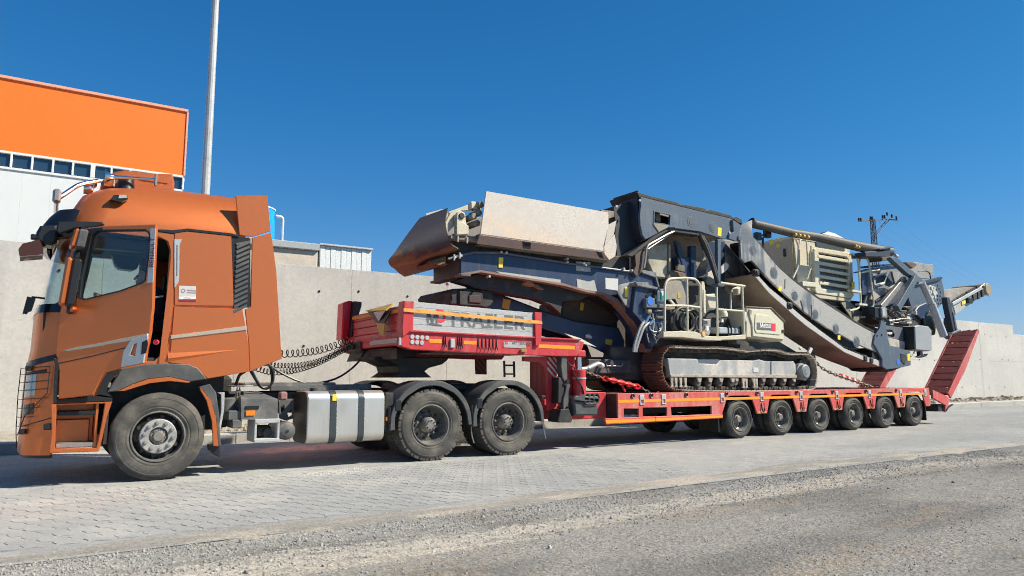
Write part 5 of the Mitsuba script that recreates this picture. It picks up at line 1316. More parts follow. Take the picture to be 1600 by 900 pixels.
add('leg_hose', [tube(spline([(x, .06, z) for x, z in [(7.325, 1.499), (7.383, 1.437), (7.481, 1.391), (7.51, 1.344)]]), .012, 6), tube(spline([(x, .02, z) for x, z in [(7.429, 1.312), (7.526, 1.172), (7.623, 1.047), (7.661, 0.937)]]), .012, 6)], BLACK, trl)
# plastic chock box
cb = [(7.409, 0.833), (7.962, 0.831), (7.936, 0.604), (7.904, 0.558), (7.582, 0.576), (7.434, 0.572)]
cbx = add('chock_box', prism(cb, -.02, .34, .03), PLASTIC, trl)
ct = [(7.385, 0.865), (7.424, 0.907), (7.895, 0.895), (7.946, 0.855), (7.934, 0.777), (7.792, 0.808), (7.631, 0.817), (7.394, 0.831)]
chh = [[(x + .05 * math.cos(t) * .8, z + .07 * math.sin(t)) for t in np.arange(12) * math.pi / 6] for x, z in [(7.675, 0.852), (7.776, 0.85), (7.884, 0.853)]]
add('box_lid', prism(ct, -.06, .36, .02, chh), PLASTIC, cbx)
add('red_strap', prism([(7.641, 0.752), (7.904, 0.75), (7.904, 0.728), (7.651, 0.728)], -.03, -.01, .004), mat('faded_red_strap', (0.45, 0.12, 0.11), .7), cbx)
# deck
DX0, DX1 = 8.40, 18.95
zt, zb_ = 0.93, 0.47
X6 = [11.635, 12.950, 14.266, 15.582, 16.896, 18.210]
pts = [(DX0, zt), (DX0, 0.47)]
for i, x in enumerate(X6):
    l = 0.50 if i else 0.56
    pts += [(x - l, zb_), (x - .38, .815), (x - .30, .845), (x + .26, .845), (x + .36, .80), (x + .50, zb_)]
pts += [(18.92, zb_), (18.92, .80), (DX1 - .05, zt)]
h1 = [(8.541, 0.665), (8.891, 0.656), (8.886, 0.503), (8.537, 0.514)]; h2 = [(8.993, 0.67), (9.599, 0.662), (9.585, 0.505), (8.995, 0.517)]; h3 = [(9.702, 0.662), (10.795, 0.66), (10.786, 0.499), (9.708, 0.51)]
sp = add('deck_side', prism(pts, 0.0, 0.035, .006, [h1, h2, h3]), REDWORN, trl)
add('deck_side', prism(pts, W - .035, W, .006), REDWORN, trl)
add('deck_front', rbox(DX0 + .0, DX0 + .05, .036, W - .036, zb_, zt - .01, .006), DARKCHASSIS, trl)
add('deck_front_beam', rbox(7.35, DX0 - .004, .30, W - .3, zb_ + .02, zt + .02, .01), RED, trl)
nd = 40
for i in range(nd):
    xa = DX0 + .06 + (DX1 - DX0 - .12) * i / nd; xb = DX0 + .06 + (DX1 - DX0 - .12) * (i + 1) / nd - .012
    add('deck_plank', rbox(xa, xb, .04, W - .04, zt - .045, zt - .006 + .004 * math.sin(i * 2.3), .004), RAMPWOOD, trl)
add('centre_frame', [rbox(DX0 + .06, DX1 - .2, .9, 1.1, .5, zt - .05, .01), rbox(DX0 + .06, DX1 - .2, 1.45, 1.65, .5, zt - .05, .01)], DARKCHASSIS, trl)
for x in X6:
    add('axle', cyl((x, .2, .379), (x, W - .2, .379), .06, 12), DARKCHASSIS, trl)
    add('arch_liner', [lathe([(.44, .04), (.44, .55)], (x, 0, .38), 'y', 14, .35, math.pi - .35)], DARKCHASSIS, trl)
    wheel(trl, 'trail', x, 0.379, 0.0, roll=17 * x)
    scene[numbered(f'{trl}__inner_tyre')] = {**WP['trail', 'tyre'], 'to_world': T().translate([x, .27, .379])}
    wheel(trl, 'trail', x, 0.379, W, far=True)
    scene[numbered(f'{trl}__inner_tyre')] = {**WP['trail', 'tyre'], 'to_world': T().translate([x, W - .51, .379])}
# tape line, lashing plates, rings and hooks on the deck side
tpx = [DX0 + .01, 8.92, 9.02, 9.47, 9.55, 11.05, 11.15, 12.25, 12.35, 13.55, 13.65, 14.85, 14.95, 16.15, 16.25, 17.5, 17.6, 18.8]
for a, b in zip(tpx[::2], tpx[1::2]):
    add('reflective_tape', rbox(a, b, -.004, .003, .765, .815, .001), TAPE, trl)
for x in (8.97, 9.51, 11.10, 12.30, 13.60, 14.90, 16.20, 17.55, 18.70):
    k_ = add('lashing_plate', prism([(x - .055, .72), (x + .055, .72), (x + .055, .90), (x - .055, .90)], -.016, .002, .005, [[(x - .03, .74), (x + .03, .74), (x + .03, .81), (x - .03, .81)]]), LIGHTGREY, trl)
    scene[numbered(f'{k_}__socket')] = mikit.ply(rbox(x - .03, x + .03, .003, .01, .74, .81, .001), BLACK, smooth=False)
for x in (8.75, 9.2, 10.1, 11.22, 12.15, 13.45, 14.75, 16.05, 17.35):
    add('lashing_ring', tube([(x + .035 * math.cos(t), -.012, .885 + .035 * math.sin(t)) for t in np.arange(14) * math.pi / 7], .010, 6, closed=True), BLACK, trl)
for i, x in enumerate([0.5 * (a + b) for a, b in zip(X6[:-1], X6[1:])]):
    add('rope_hook', tube(fillet([(x - .02, -.004, .68), (x - .02, -.03, .52), (x + .05, -.03, .50), (x + .05, -.02, .58)], .03), .012, 6), BLACK, trl)
    add('gusset', prism([(x - .02 + .09, .70), (x + .09, .70), (x + .09, zb_ + .02), (x + .07, zb_ + .02)], -.010, .002, .003), REDWORN, trl)
    add('lower_tape', rbox(x - .13, x + .13, -.004, .003, zb_ + .008, zb_ + .05, .001), mat('faded_orange_tape', (0.55, 0.24, 0.10), .6) if 'faded_orange_tape' not in scene else 'faded_orange_tape', trl)
rl = [(8.079, 0.508), (9.262, 0.498), (11.067, 0.491), (11.063, 0.418), (9.267, 0.406), (8.102, 0.404)]
gr = add('side_guard', prism([rl[0], rl[1], rl[4], rl[5]], -.03, .03, .008), RED, trl)
add('guard_tape', prism([lerp2(rl[0], rl[5], .25), lerp2(rl[1], rl[4], .25), lerp2(rl[1], rl[4], .8), lerp2(rl[0], rl[5], .8)], -.034, -.028, .001), TAPE, gr)
gr2 = add('side_guard', prism([(rl[1][0] + .012, rl[1][1]), rl[2], rl[3], (rl[4][0] + .012, rl[4][1])], -.03, .03, .008), RED, trl)
add('guard_tape', prism([(lerp2(rl[1], rl[4], .25)[0] + .014, lerp2(rl[1], rl[4], .25)[1]), lerp2(rl[2], rl[3], .25), lerp2(rl[2], rl[3], .8), (lerp2(rl[1], rl[4], .8)[0] + .014, lerp2(rl[1], rl[4], .8)[1])], -.034, -.028, .001), TAPE, gr2)
add('mud_flap', rbox(11.02, 11.05, .05, .55, .15, .5, .004), BLACK, trl)
add('mud_flap', rbox(18.72, 18.75, .03, .55, .12, .62, .004), BLACK, trl)
add('mud_flap', rbox(18.72, 18.75, W - .55, W - .03, .12, .62, .004), BLACK, trl)
# rear end
tail_ = [(19.086, 0.883), (19.878, 0.682), (19.905, 0.578), (19.669, 0.297), (19.62, 0.309), (19.683, 0.472), (19.339, 0.589), (19.081, 0.666)]
add('tail_frame', prism(tail_, 0.0, .06, .008), REDWORN, trl)
add('tail_frame', prism(tail_, W - .06, W, .008), REDWORN, trl)
add('tail_crossbeam', rbox(tail_[3][0] - .25, tail_[2][0] - .03, .06, W - .06, tail_[3][1] + .02, tail_[3][1] + .2, .01), DARKCHASSIS, trl)
add('tail_hook', tube(spline([(x, .0, z) for x, z in [(19.679, 0.355), (19.838, 0.432), (20.024, 0.483)]]), .025, 8), BLACK, trl)
# loading ramps, raised and leaning back over the road
rb0, rb1 = (19.86, 0.757), (21.781, 2.516)
def ramp(y0, y1, lab):
    k_ = numbered(f'{trl}__ramp'); note(k_, lab)
    d = unit([rb1[0] - rb0[0], 0, rb1[1] - rb0[1]]); L = math.hypot(rb1[0] - rb0[0], rb1[1] - rb0[1])
    up = np.cross(d, [0, 1.0, 0]); up = up if up[2] > 0 else -up
    o = np.array([rb0[0], 0, rb0[1]])
    for yy in (y0, y1 - .05):
        P = [o + d * s + up * w for s, w in ((0, .04), (0, -.14), (L * .45, -.20), (L, -.06), (L, .04))]
        m = prism([(p[0], p[2]) for p in P], yy, yy + .05, .006)
        add('edge_beam', m, mat('salmon_red_paint', streaked((0.46, 0.075, 0.075), (0.46, 0.24, 0.2), lo=.42, hi=.75, amount=.6), .5) if 'salmon_red_paint' not in scene else 'salmon_red_paint', k_)
    add('cross_frame', [beam(o + d * s + up * -.08 + np.array([0, y0 + .05, 0]), o + d * s + up * -.08 + np.array([0, y1 - .05, 0]), .05, .08) for s in np.linspace(.1, L - .1, 6)], REDWORN, k_)
    rg = np.random.default_rng(int(y0 * 100) + 5)
    n = 10
    for i in range(n):
        s0, s1 = L * (i + .04) / n, L * (i + .93) / n
        # rough-sawn plank: chewed along its edges
        u = np.linspace(0, 1, 15)
        e0 = s0 + np.cumsum(rg.normal(0, .003, 15)); e1 = s1 + np.cumsum(rg.normal(0, .004, 15)) - (rg.random(15) < .14) * rg.uniform(0, .06, 15)
        poly = [(y0 + .055 + (y1 - y0 - .11) * a, b) for a, b in zip(u, e0)] + [(y0 + .055 + (y1 - y0 - .11) * a, b) for a, b in zip(u[::-1], e1[::-1])]
        m = extr(poly, .05, .006); v = np.asarray(m.vertices)
        V = o + v[:, 1:2] * d + (v[:, 2:] - .012 + rg.normal(0, .004)) * up; V[:, 1] = v[:, 0]
        add('plank', tm(V, m.faces), RAMPWOOD, k_, smooth=False)
ramp(-0.02, 0.66, 'raised near-side ramp of worn red planks')
ramp(1.89, W + .02, 'raised far-side ramp of worn red planks')

# ---------------------------------------------------------------- straps, chains and hoses carried between them
sp_ = [(4.268, 2.226), (6.747, 2.138)]; sq = [(4.269, 2.174), (6.753, 2.074)]
xs_, xe = sp_[0][0], sp_[1][0]
za, zb3 = sp_[0][1], sp_[1][1]; wd = za - sq[0][1]
strap = [prism([(xs_ - .0, za), (xe, zb3), (xe + .005, zb3 - wd), (xs_, za - wd)], -.052, -.047, .001)]
yb = np.linspace(-.05, 2.1, 10)
strap.append(tm([(hx - .004, y, za + .03 * t - dz) for t, y in zip(np.linspace(0, 1, 10), yb) for dz in (0, wd)], [f for i in range(9) for f in ((2 * i, 2 * i + 1, 2 * i + 3), (2 * i, 2 * i + 3, 2 * i + 2))]))
add('lashing_strap', strap, STRAPMAT, label='orange webbing strap stretched round the gooseneck headboard and silver side board', cat='strap')
cp = thing('corner_protector', 'yellow and black folded corner protector hooked over the gooseneck headboard', 'protector')
c0 = hx - .03
def hbp(x, y):  # on the front of the headboard
    return None
yy0 = [(1.166, 2.273), (0.47, 2.33), (0.404, 2.33), (0.435, 2.226), (0.885, 2.226), (0.796, 2.066), (0.501, 2.037), (0.345, 2.224), (0.671, 2.076), (0.602, 2.228), (0.869, 2.231), (0.66, 1.871), (0.506, 1.857), (0.47, 2.032)]
add('yellow_top', plate([(4.16, *yy0[0]), (4.30, *yy0[1]), (4.30, *yy0[2]), (4.20, *yy0[3])], .02, .004), mat('yellow_plastic', (0.80, 0.56, 0.10), .45), cp)
add('black_side', plate([(4.19, *yy0[0]), (4.20, *yy0[5]), (4.20, *yy0[6]), (4.25, *yy0[7])], .02, .004), BLACK, cp)
add('grey_triangle', plate([(4.175, *yy0[10]), (4.18, *yy0[8]), (4.19, *yy0[3])], .008, .002), LIGHTGREY, cp)
add('yellow_tongue', plate([(4.20, *yy0[5]), (4.20, *yy0[11]), (4.20, *yy0[12]), (4.20, *yy0[13])], .02, .004), mat('dull_yellow_plastic', (0.50, 0.33, 0.06), .5), cp)

def coil(p, r, turns, wire, n=12, taper=0.0):
    P = spline(p, 30)
    s = np.concatenate([[0], np.cumsum(np.linalg.norm(np.diff(P, axis=0), axis=1))])
    t = np.linspace(0, s[-1], turns * n)
    C_ = np.stack([np.interp(t, s, P[:, i]) for i in range(3)], 1)
    tg = np.gradient(C_, axis=0); tg /= np.linalg.norm(tg, axis=1, keepdims=True)
    u = np.cross(tg, [0, 0, 1.0]); u /= np.linalg.norm(u, axis=1, keepdims=True)
    w = np.cross(u, tg)
    a = 2 * math.pi * turns * t / s[-1]
    return tube(C_ + r * (np.cos(a)[:, None] * u + np.sin(a)[:, None] * w), wire, 5)
CO = [((2.45, 1.35, 1.60), (2.95, 1.45, 1.58), (3.6, 1.7, 1.66), (4.22, 1.95, 1.86)), ((2.40, 1.2, 1.50), (2.9, 1.35, 1.40), (3.55, 1.6, 1.48), (4.22, 1.9, 1.80)), ((2.2, 1.1, 1.48), (2.75, 1.25, 1.30), (3.4, 1.5, 1.40), (4.22, 1.85, 1.76))]
for p, n_, l in zip(CO, (20, 34, 40), ('uppermost black coiled hose between cab and gooseneck', 'middle black coiled hose between cab and gooseneck', 'lowest black coiled hose between cab and gooseneck')):
    add('coiled_hose', coil(p, .055 if n_ < 30 else .038, n_, .0085 if n_ < 30 else .0075), BLACK, label=l, cat='hose', group='coiled hoses between cab and gooseneck')
add('supply_cable', tube(spline([(2.45, .9, 1.55), (2.75, .95, 1.32), (3.2, 1.0, 1.14), (3.7, 1.2, 1.2), (4.1, 1.4, 1.42), (4.3, 1.5, 1.66)], 10), .016, 8), BLACK, label='smooth black cable hanging in a loop below the coiled hoses', cat='cable')

def chain(p, pitch=.06, r=.009, w=.022):
    P = spline(p, 12)
    s = np.concatenate([[0], np.cumsum(np.linalg.norm(np.diff(P, axis=0), axis=1))])
    ms = []
    for i in range(int(s[-1] / pitch)):
        c = np.array([np.interp((i + .5) * pitch, s, P[:, k_]) for k_ in range(3)])
        d = unit(np.array([np.interp((i + .9) * pitch, s, P[:, k_]) for k_ in range(3)]) - c)
        a = unit(np.cross(d, [0, 0, 1.0])); b = np.cross(a, d)
        e = a if i % 2 else b
        ms.append(tube([c + d * pitch * .72 * math.cos(t) + e * w * math.sin(t) for t in np.arange(10) * math.pi / 5], r, 5, closed=True))
    return cat_(ms)
cf = (8.14, 1.319), (8.462, 1.202), (9.224, 1.029), (9.36, 0.907), (8.859, 1.083), (8.9, 0.947)
fc = thing('tie_down_chain', 'tie down chain with a bright red ratchet binder in front of the left track', 'chain')
add('chain_links', chain([(cf[0][0], .6, cf[0][1]), (cf[1][0], .45, cf[1][1])]), CHAINSTEEL, fc)
add('binder', [chain([(cf[1][0], .44, cf[1][1]), (cf[2][0], .3, cf[2][1])], .085, .022, .036), cyl((cf[1][0] + .1, .42, cf[1][1] - .02), (cf[2][0] - .1, .32, cf[2][1] + .03), .032, 10, .01), tube([(cf[4][0], .4, cf[4][1]), (cf[5][0], .36, cf[5][1])], .02, 8)], CHAINRED, fc)
add('chain_tail', chain([(cf[2][0], .3, cf[2][1]), (cf[3][0], .12, cf[3][1]), (cf[3][0] + .08, .05, .95)]), CHAINSTEEL, fc)
cr_ = (15.21, 1.453), (15.548, 1.304), (16.887, 0.915), (15.857, 1.305), (15.307, 1.424)
rc = thing('tie_down_chain', 'dusty tie down chain running down to the deck behind the right end of the track', 'chain')
add('chain_links', chain([(cr_[0][0], .7, cr_[0][1] + .1), (cr_[1][0], .5, cr_[1][1]), (cr_[2][0], .25, .95)], .09, .014, .032), CHAINSTEEL, rc)
add('binder', [chain([(cr_[1][0] + .3, .5, cr_[1][1] - .05), (cr_[1][0] + 1.0, .42, cr_[1][1] - .22)], .1, .02, .04)], CHAINRED, rc)
add('canvas_sleeve', tube(spline([(x, .2, z) for x, z in [(7.752, 1.363), (7.897, 1.377), (8.023, 1.421), (8.129, 1.454), (8.213, 1.422), (8.255, 1.401)]]), [.03] * 8 + [.04] * 20 + [.05] * 8 + [.03] * 5, 10), LIGHTGREY, label='short pale ribbed sleeve sticking out beside the lift cylinder', cat='hose')

# ---------------------------------------------------------------- the tracked jaw crusher on the trailer
cru = thing('jaw_crusher', 'dusty tracked jaw crusher with cream and slate blue parts loaded on the lowbed trailer', 'crusher')
YC = 1.275
def both(m): return [m, mirror_y(m, YC)]
def bolt_row(pts, y, r=.018, h=.02): return [cyl((x, y - h, z), (x, y, z), r, 8, .003) for x, z in pts]

# --- discharge lip at the left end: half a trough, cut off aslant
gridA = []
L_ = [(4.829, 0.62, 3.762), (4.573, 0.45, 3.48), (4.358, 0.38, 3.206), (4.264, 0.4, 3.058), (4.242, 0.48, 2.985), (4.334, 0.62, 2.95), (4.487, 0.85, 2.961)]
R_ = [(5.22, 0.4, 3.934), (5.092, 0.24, 3.687), (5.08, 0.18, 3.489), (5.165, 0.22, 3.338), (5.361, 0.38, 3.305), (5.57, 0.6, 3.326), (5.757, 0.85, 3.375)]
for s in np.linspace(0, 1, 8):
    gridA.append([tuple(np.array(a) * (1 - s) + np.array(b) * s) for a, b in zip(L_, R_)])
G_ = np.array(gridA)
fine = np.array([spline(r, 5) for r in G_])
add('chute_lip', sheet(fine, .022), CHUTE, cru, smooth=50)
b0 = fine[:, -1]
add('chute_floor', sheet(np.stack([b0, b0 + [.25, .35, -.02], b0 + [.55, .8, .0]], 1), .02), CHUTE, cru)
add('chute_wrap', sheet(np.stack([fine[-1], fine[-1] + [.12, .5, .0], fine[-1] * [1, 0, 1] + [.28, 1.5, 0.0]], 0)[:, :14], .02), CHUTE, cru, smooth=50)
add('far_cheek', plate([np.array(p) for p in [(5.209, 1.2, 4.003), (5.514, 1.2, 4.121), (5.627, 1.2, 4.141), (5.642, 1.2, 3.846), (5.303, 1.2, 3.779)]], .02), CREAM, cru)
# bracket under the lip
add('lip_bracket', [prism([(5.014, 3.083), (5.303, 3.194), (5.305, 3.03), (5.058, 2.996)], .6, .75, .01), prism([(5.007, 3.049), (5.151, 3.083), (5.327, 3.045), (5.123, 3.007)], .55, 1.2, .01)], mat('brown_bracket', (0.14, 0.085, 0.05), .6), cru)
# --- cream arms and pivots behind the lip
add('pivot_cheek', prism([(5.235, 3.489), (5.194, 3.71), (5.294, 3.878), (5.435, 3.956), (5.564, 3.912), (5.597, 3.686), (5.63, 3.546), (5.407, 3.508)], .45, .50, .01, [(5.25, 3.547), (5.398, 3.705), (5.399, 3.535), (5.266, 3.499)]), CREAM, cru)
add('pivot_lug', prism([(5.35, 3.498), (5.347, 3.822), (5.381, 3.883), (5.444, 3.905), (5.508, 3.87), (5.517, 3.814), (5.461, 3.737), (5.581, 3.68), (5.582, 3.531)], .35, .44, .015), CREAM, cru)
pv = (5.443, 3.825), (5.662, 4.017)
add('pivot_pin', [cyl((pv[0][0], .325, pv[0][1]), (pv[0][0], .5, pv[0][1]), .05, 16, .006)], DARKCHASSIS, cru)
add('far_rail', prism([(5.85, 4.195), (6.328, 4.418), (6.548, 4.431), (6.549, 4.317), (6.329, 4.288), (6.06, 4.238), (5.885, 4.168)], 1.6, 1.66, .01), CREAM, cru)
add('hinge_block', prism([(5.704, 4.129), (5.737, 4.145), (5.869, 4.144), (5.903, 4.112), (5.895, 4.022), (5.705, 4.012)], .5, .62, .015), CREAM, cru)
for x, z in [(5.824, 3.945), (5.792, 3.766), (5.726, 3.874), (5.857, 4.088)]:
    add('hinge_roller', cyl((x, .42, z), (x, .72, z), .055, 14, .012), DIRTYBEIGE, cru)
add('hopper_ledge', rbox(*(lambda a, b: (a[0], b[0] + .6, .40, 2.15, a[1] - .03, a[1] + .03))(*((5.271, 3.47), (5.78, 3.554))), .01), DIRTYBEIGE, cru)
for x, z in [(5.393, 3.445), (5.568, 3.442), (5.329, 3.137), (5.43, 3.175)]:
    add('bolt', cyl((x, .38, z + .05), (x, .38, z - .05), .016, 8), LIGHTGREY, cru)
add('lip_frame', prism([(5.319, 3.501), (5.884, 3.577), (5.885, 3.286), (5.721, 3.256), (5.576, 3.171), (5.512, 3.165), (5.463, 3.359)], .55, 1.4, .01), DARKCHASSIS, cru)
# --- hopper plates
hp_ = [(5.939, 0.42, 4.324), (8.627, 0.42, 4.302), (8.577, 0.36, 4.048), (8.35, 0.26, 3.604), (8.451, 0.24, 3.456), (8.483, 0.28, 3.36), (5.691, 0.28, 3.383), (5.716, 0.22, 3.527), (5.775, 0.27, 3.716)]
hol = None
def hop(pts):
    P = np.array(pts)
    main = [P[0], P[1], P[2], P[3], P[4] * [1, 1, 1] + [0, 0, .07], P[7]]
    return P
top_a, top_b = np.array(hp_[0]), np.array(hp_[1])
bot_a, bot_b = np.array(hp_[7]), np.array((8.328, 0.22, 3.495))
add('hopper_plate', plate([top_a, top_b, np.array(hp_[2]), np.array(hp_[3]), bot_b, bot_a], .03, .006), HOPPER, cru, label='pale hopper side plate with orange-brown earth clinging along its foot')
led = [bot_a, bot_b, np.array((8.535, 0.34, 3.37)), np.array((5.726, 0.34, 3.397))]
def led_at(u, v):
    return (led[0] * (1 - u) + led[1] * u) * (1 - v) + (led[3] * (1 - u) + led[2] * u) * v
add('hopper_foot', plate(led, .02, .004, [[led_at(u, v) for u, v in ((a, .12), (b, .12), (b - .006, .88), (a + .006, .88))] for a, b in ((.315, .385), (.925, .975))]), HOPPER, cru)
add('hopper_backing', prism([(5.85, 3.595), (8.633, 3.55), (8.628, 3.352), (5.82, 3.397)], .45, .60, .008), DIRTYBEIGE, cru)
add('hopper_wing', [plate([np.array(p) for p in [(8.585, 0.36, 4.049), (8.975, 0.62, 4.222), (8.845, 0.5, 3.919), (8.373, 0.27, 3.608)]], .02), plate([np.array(p) for p in [(8.364, 0.26, 3.588), (8.845, 0.5, 3.919), (8.879, 0.5, 3.69), (8.779, 0.42, 3.477), (8.523, 0.3, 3.367), (8.368, 0.25, 3.45)]], .02)], HOPPER, cru)
add('wing_block', prism([(8.605, 4.392), (8.946, 4.404), (8.943, 4.293), (8.78, 4.226), (8.623, 4.347)], .6, .8, .01), DIRTYBEIGE, cru)
add('far_hopper_plate', mirror_y(plate([top_a, top_b, np.array(hp_[2]), np.array(hp_[3]), bot_b, bot_a], .03, .006), YC), HOPPER, cru)
add('hopper_floor', sheet([[(x, y, z) for y in (.42, 2.1)] for x, z in [(5.368, 3.529), (6.683, 3.462), (8.63, 3.413)]], .03), DIRTYBEIGE, cru)
# --- feeder frame
fb = [(5.516, 3.199), (5.758, 3.264), (6.29, 3.315), (7.688, 3.253), (9.312, 3.215), (9.903, 3.182), (9.88, 2.578), (9.449, 2.37), (8.968, 2.622), (8.578, 2.762), (8.121, 2.78), (7.574, 2.875), (6.386, 2.937), (5.897, 2.972), (5.519, 2.881)]
feeder = add('feeder_beam', prism(fb, .50, .56, .008), NAVY_SHADE, cru)
add('feeder_beam', prism(fb, 1.44, 1.50, .008), NAVY_SHADE, cru)
add('feeder_end', rbox(fb[0][0], fb[0][0] + .03, .56, 1.44, fb[14][1] + .01, fb[0][1] - .01, .004), mat('dull_slate_end', mottled((0.075, 0.078, 0.088), (0.11, 0.105, 0.10), 3.0), .55), cru)
add('end_flange', rbox(fb[0][0] - .05, fb[0][0] + .14, .40, 1.52, fb[14][1] - .03, fb[14][1] + .008, .005), 'dull_slate_end', cru)
add('feeder_underside', sheet([[(x, y, z) for y in (.57, 1.43)] for x, z in fb[7:15]], .02), DARKCHASSIS, cru)
add('feeder_rail', tube([(x, .47, z) for x, z in [(5.265, 3.113), (5.5, 3.201), (5.74, 3.269), (6.271, 3.314), (7.665, 3.259), (9.285, 3.225)]], .022, 8), SLATE, cru)
bf = [(5.445, 2.854), (5.451, 2.886), (5.85, 2.976), (6.335, 2.945), (7.514, 2.882), (8.057, 2.797), (8.51, 2.773), (8.82, 2.681), (9.173, 2.443), (9.449, 2.149), (9.687, 1.819), (9.844, 1.514), (9.737, 1.482), (9.559, 1.755), (9.324, 2.084), (9.049, 2.376), (8.778, 2.589), (8.47, 2.723), (8.056, 2.75), (7.513, 2.841), (6.335, 2.907), (5.85, 2.939), (5.451, 2.834)]
add('bottom_flange', prism(bf, .42, .58, .004), mat('rust_brown_flange', mottled((0.20, 0.125, 0.095), (0.115, 0.08, 0.075), 3.0), .65), cru)
add('dark_grating', [rbox(fb[0][0] + .05, fb[4][0], .6, 1.43, fb[2][1] - .05, fb[2][1] + .22, .02), prism([(5.95, 3.526), (8.936, 3.44), (9.423, 3.239), (5.826, 3.267), (5.703, 3.364)], .62, .9, .01)], DARKCHASSIS, cru)
for x, z in [(6.249, 3.316), (6.352, 3.314), (7.651, 3.326), (7.65, 3.268), (8.992, 3.256), (9.194, 3.241), (5.365, 3.147), (5.474, 3.183), (6.013, 2.882), (5.258, 2.707)]:
    add('bolt', cyl((x, .40, z), (x, .50, z), .022, 8, .003), LIGHTGREY, cru)
for q_, mt_ in (([(6.242, 3.237), (6.332, 3.24), (6.322, 3.062), (6.239, 3.061)], YELLOWSTICK), ([(8.429, 3.027), (8.741, 3.032), (8.727, 2.812), (8.432, 2.823)], PAPER), ([(8.907, 2.889), (8.994, 2.889), (8.977, 2.699), (8.894, 2.705)], YELLOWSTICK)):
    d_ = .485 if mt_ is not None and q_[0][0] < 8.3 else .30
    add('sticker', prism(q_, d_, d_ + .006, .001), mt_, cru)
for q_ in ([(7.9, 3.309), (8.237, 3.329), (8.241, 3.144), (7.905, 3.141)], [(7.913, 2.994), (8.192, 2.962), (8.325, 3.001), (8.396, 2.761), (7.928, 2.837)], [(6.188, 2.994), (7.55, 2.95), (7.549, 2.872), (6.38, 2.93)]):
    add('bare_patch', prism(q_, .492, .50, .001), mat('scraped_grey_steel', streaked((0.33, 0.34, 0.35), (0.42, 0.41, 0.39)), .6) if 'scraped_grey_steel' not in scene else 'scraped_grey_steel', cru)
add('rubble_clump', [hull([(x + dx, .6 + dy, z + dz) for dx, dy, dz in rngp]) for (x, z), rngp in zip([(6.938, 2.826), (7.133, 2.799)], [np.random.default_rng(s).uniform(-1, 1, (14, 3)) * [.16, .12, .07] for s in (1, 2)])], mat('caked_earth', (0.26, 0.18, 0.12), .95), cru)
# --- inner dark body of the crusher
cb_ = [(8.062, 2.641), (8.521, 2.711), (8.865, 2.836), (9.569, 2.634), (10.044, 2.069), (10.113, 1.669), (9.419, 1.628), (8.328, 2.277), (8.003, 2.35)]
add('crusher_frame', prism(cb_, 1.1, 1.9, .02), mat('dark_brown_frame', mottled((0.045, 0.038, 0.036), (0.075, 0.058, 0.05), 3.0), .7), cru)
add('frame_sticker', prism([(8.475, 2.649), (8.568, 2.639), (8.527, 2.49), (8.453, 2.501)], 1.092, 1.10, .001), mat('dim_yellow_sticker', (0.45, 0.32, 0.05), .6), cru)
add('lower_chassis', [rbox(8.9, 15.3, .72, 1.83, 1.15, 1.80, .03), prism([(9.857, 3.326), (11.831, 3.483), (12.937, 2.772), (13.696, 2.222), (15.222, 1.658), (9.795, 1.562)], .9, 1.75, .02), rbox(8.25, 9.3, .62, 1.93, 1.28, 1.55, .02)], mat('dark_chassis_beam', mottled((0.045, 0.045, 0.05), (0.10, 0.09, 0.08), 3.0), .65), cru)
add('hook_rail', [tube(fillet([(x, .60, z) for x, z in [(8.673, 1.467), (8.672, 1.424), (9.036, 1.427), (9.072, 1.47)]], .02), .01, 6)], LIGHTGREY, cru)
add('feeder_shade_fill', prism([(5.442, 2.787), (5.991, 2.987), (6.384, 2.969), (7.652, 2.911), (8.466, 2.777), (8.101, 2.621), (7.698, 2.57), (7.644, 2.331), (7.409, 2.491), (7.079, 2.581), (6.632, 2.616), (6.231, 2.662), (5.845, 2.688), (5.742, 2.732)], .62, .80, .02), DARKCHASSIS, cru)  # near-black fill that paints in the shade under the feeder
# --- belt slung under the feeder
ub = [(5.899, 2.767), (6.034, 2.736), (6.34, 2.69), (6.559, 2.663), (7.647, 2.373), (8.211, 2.256), (9.303, 2.181), (9.453, 1.923), (9.426, 1.684), (8.901, 1.631), (8.53, 1.783), (8.063, 1.986), (7.456, 2.119), (6.187, 2.402), (5.915, 2.505)]
slb = add('under_conveyor', prism(ub, .95, 1.0, .008), NAVY_SHADE, cru)
add('under_conveyor', prism(ub, 1.60, 1.65, .008), NAVY_SHADE, cru)
add('conveyor_belt', sheet([[(x, y, z) for y in (1.01, 1.59)] for x, z in [(a, b + .02) for a, b in ub[1:7]]], .02), BELT, cru)
dr_ = (5.444, 2.556), (6.01, 2.513)
add('head_drum', [cyl((ub[0][0] + .2, .68, dr_[0][1]), (ub[0][0] + .2, 1.85, dr_[0][1]), .16, 18, .01), prism([(5.408, 2.6), (5.464, 2.667), (5.751, 2.699), (6, 2.677), (6.016, 2.407), (5.723, 2.404), (5.396, 2.404), (5.437, 2.502)], .66, 1.9, .02), rbox(dr_[0][0] + .1, dr_[1][0] + .02, .62, .74, dr_[1][1] - .13, dr_[1][1] + .14, .03)], DARKCHASSIS, cru)
mb_ = (5.732, 2.577), (5.966, 2.45)
add('drum_plate', rbox(mb_[0][0], mb_[1][0], .60, .63, mb_[1][1], mb_[0][1], .008), mat('dark_bronze_plate', (0.06, 0.035, 0.03), .5), cru)
for q_ in ([(6.616, 2.598), (6.776, 2.58), (6.737, 2.41), (6.591, 2.435)], [(8.958, 1.953), (9.123, 1.937), (9.108, 1.825), (8.944, 1.856)]):
    add('sticker', prism(q_, .942, .952, .001), 'dim_yellow_sticker', cru)
add('eye_bolt', [tube([(x + .035 * math.cos(t), .97, z + .045 * math.sin(t)) for t in np.arange(12) * math.pi / 6], .010, 6, closed=True) for x, z in [(7.697, 2.425)]], BLACK, cru)
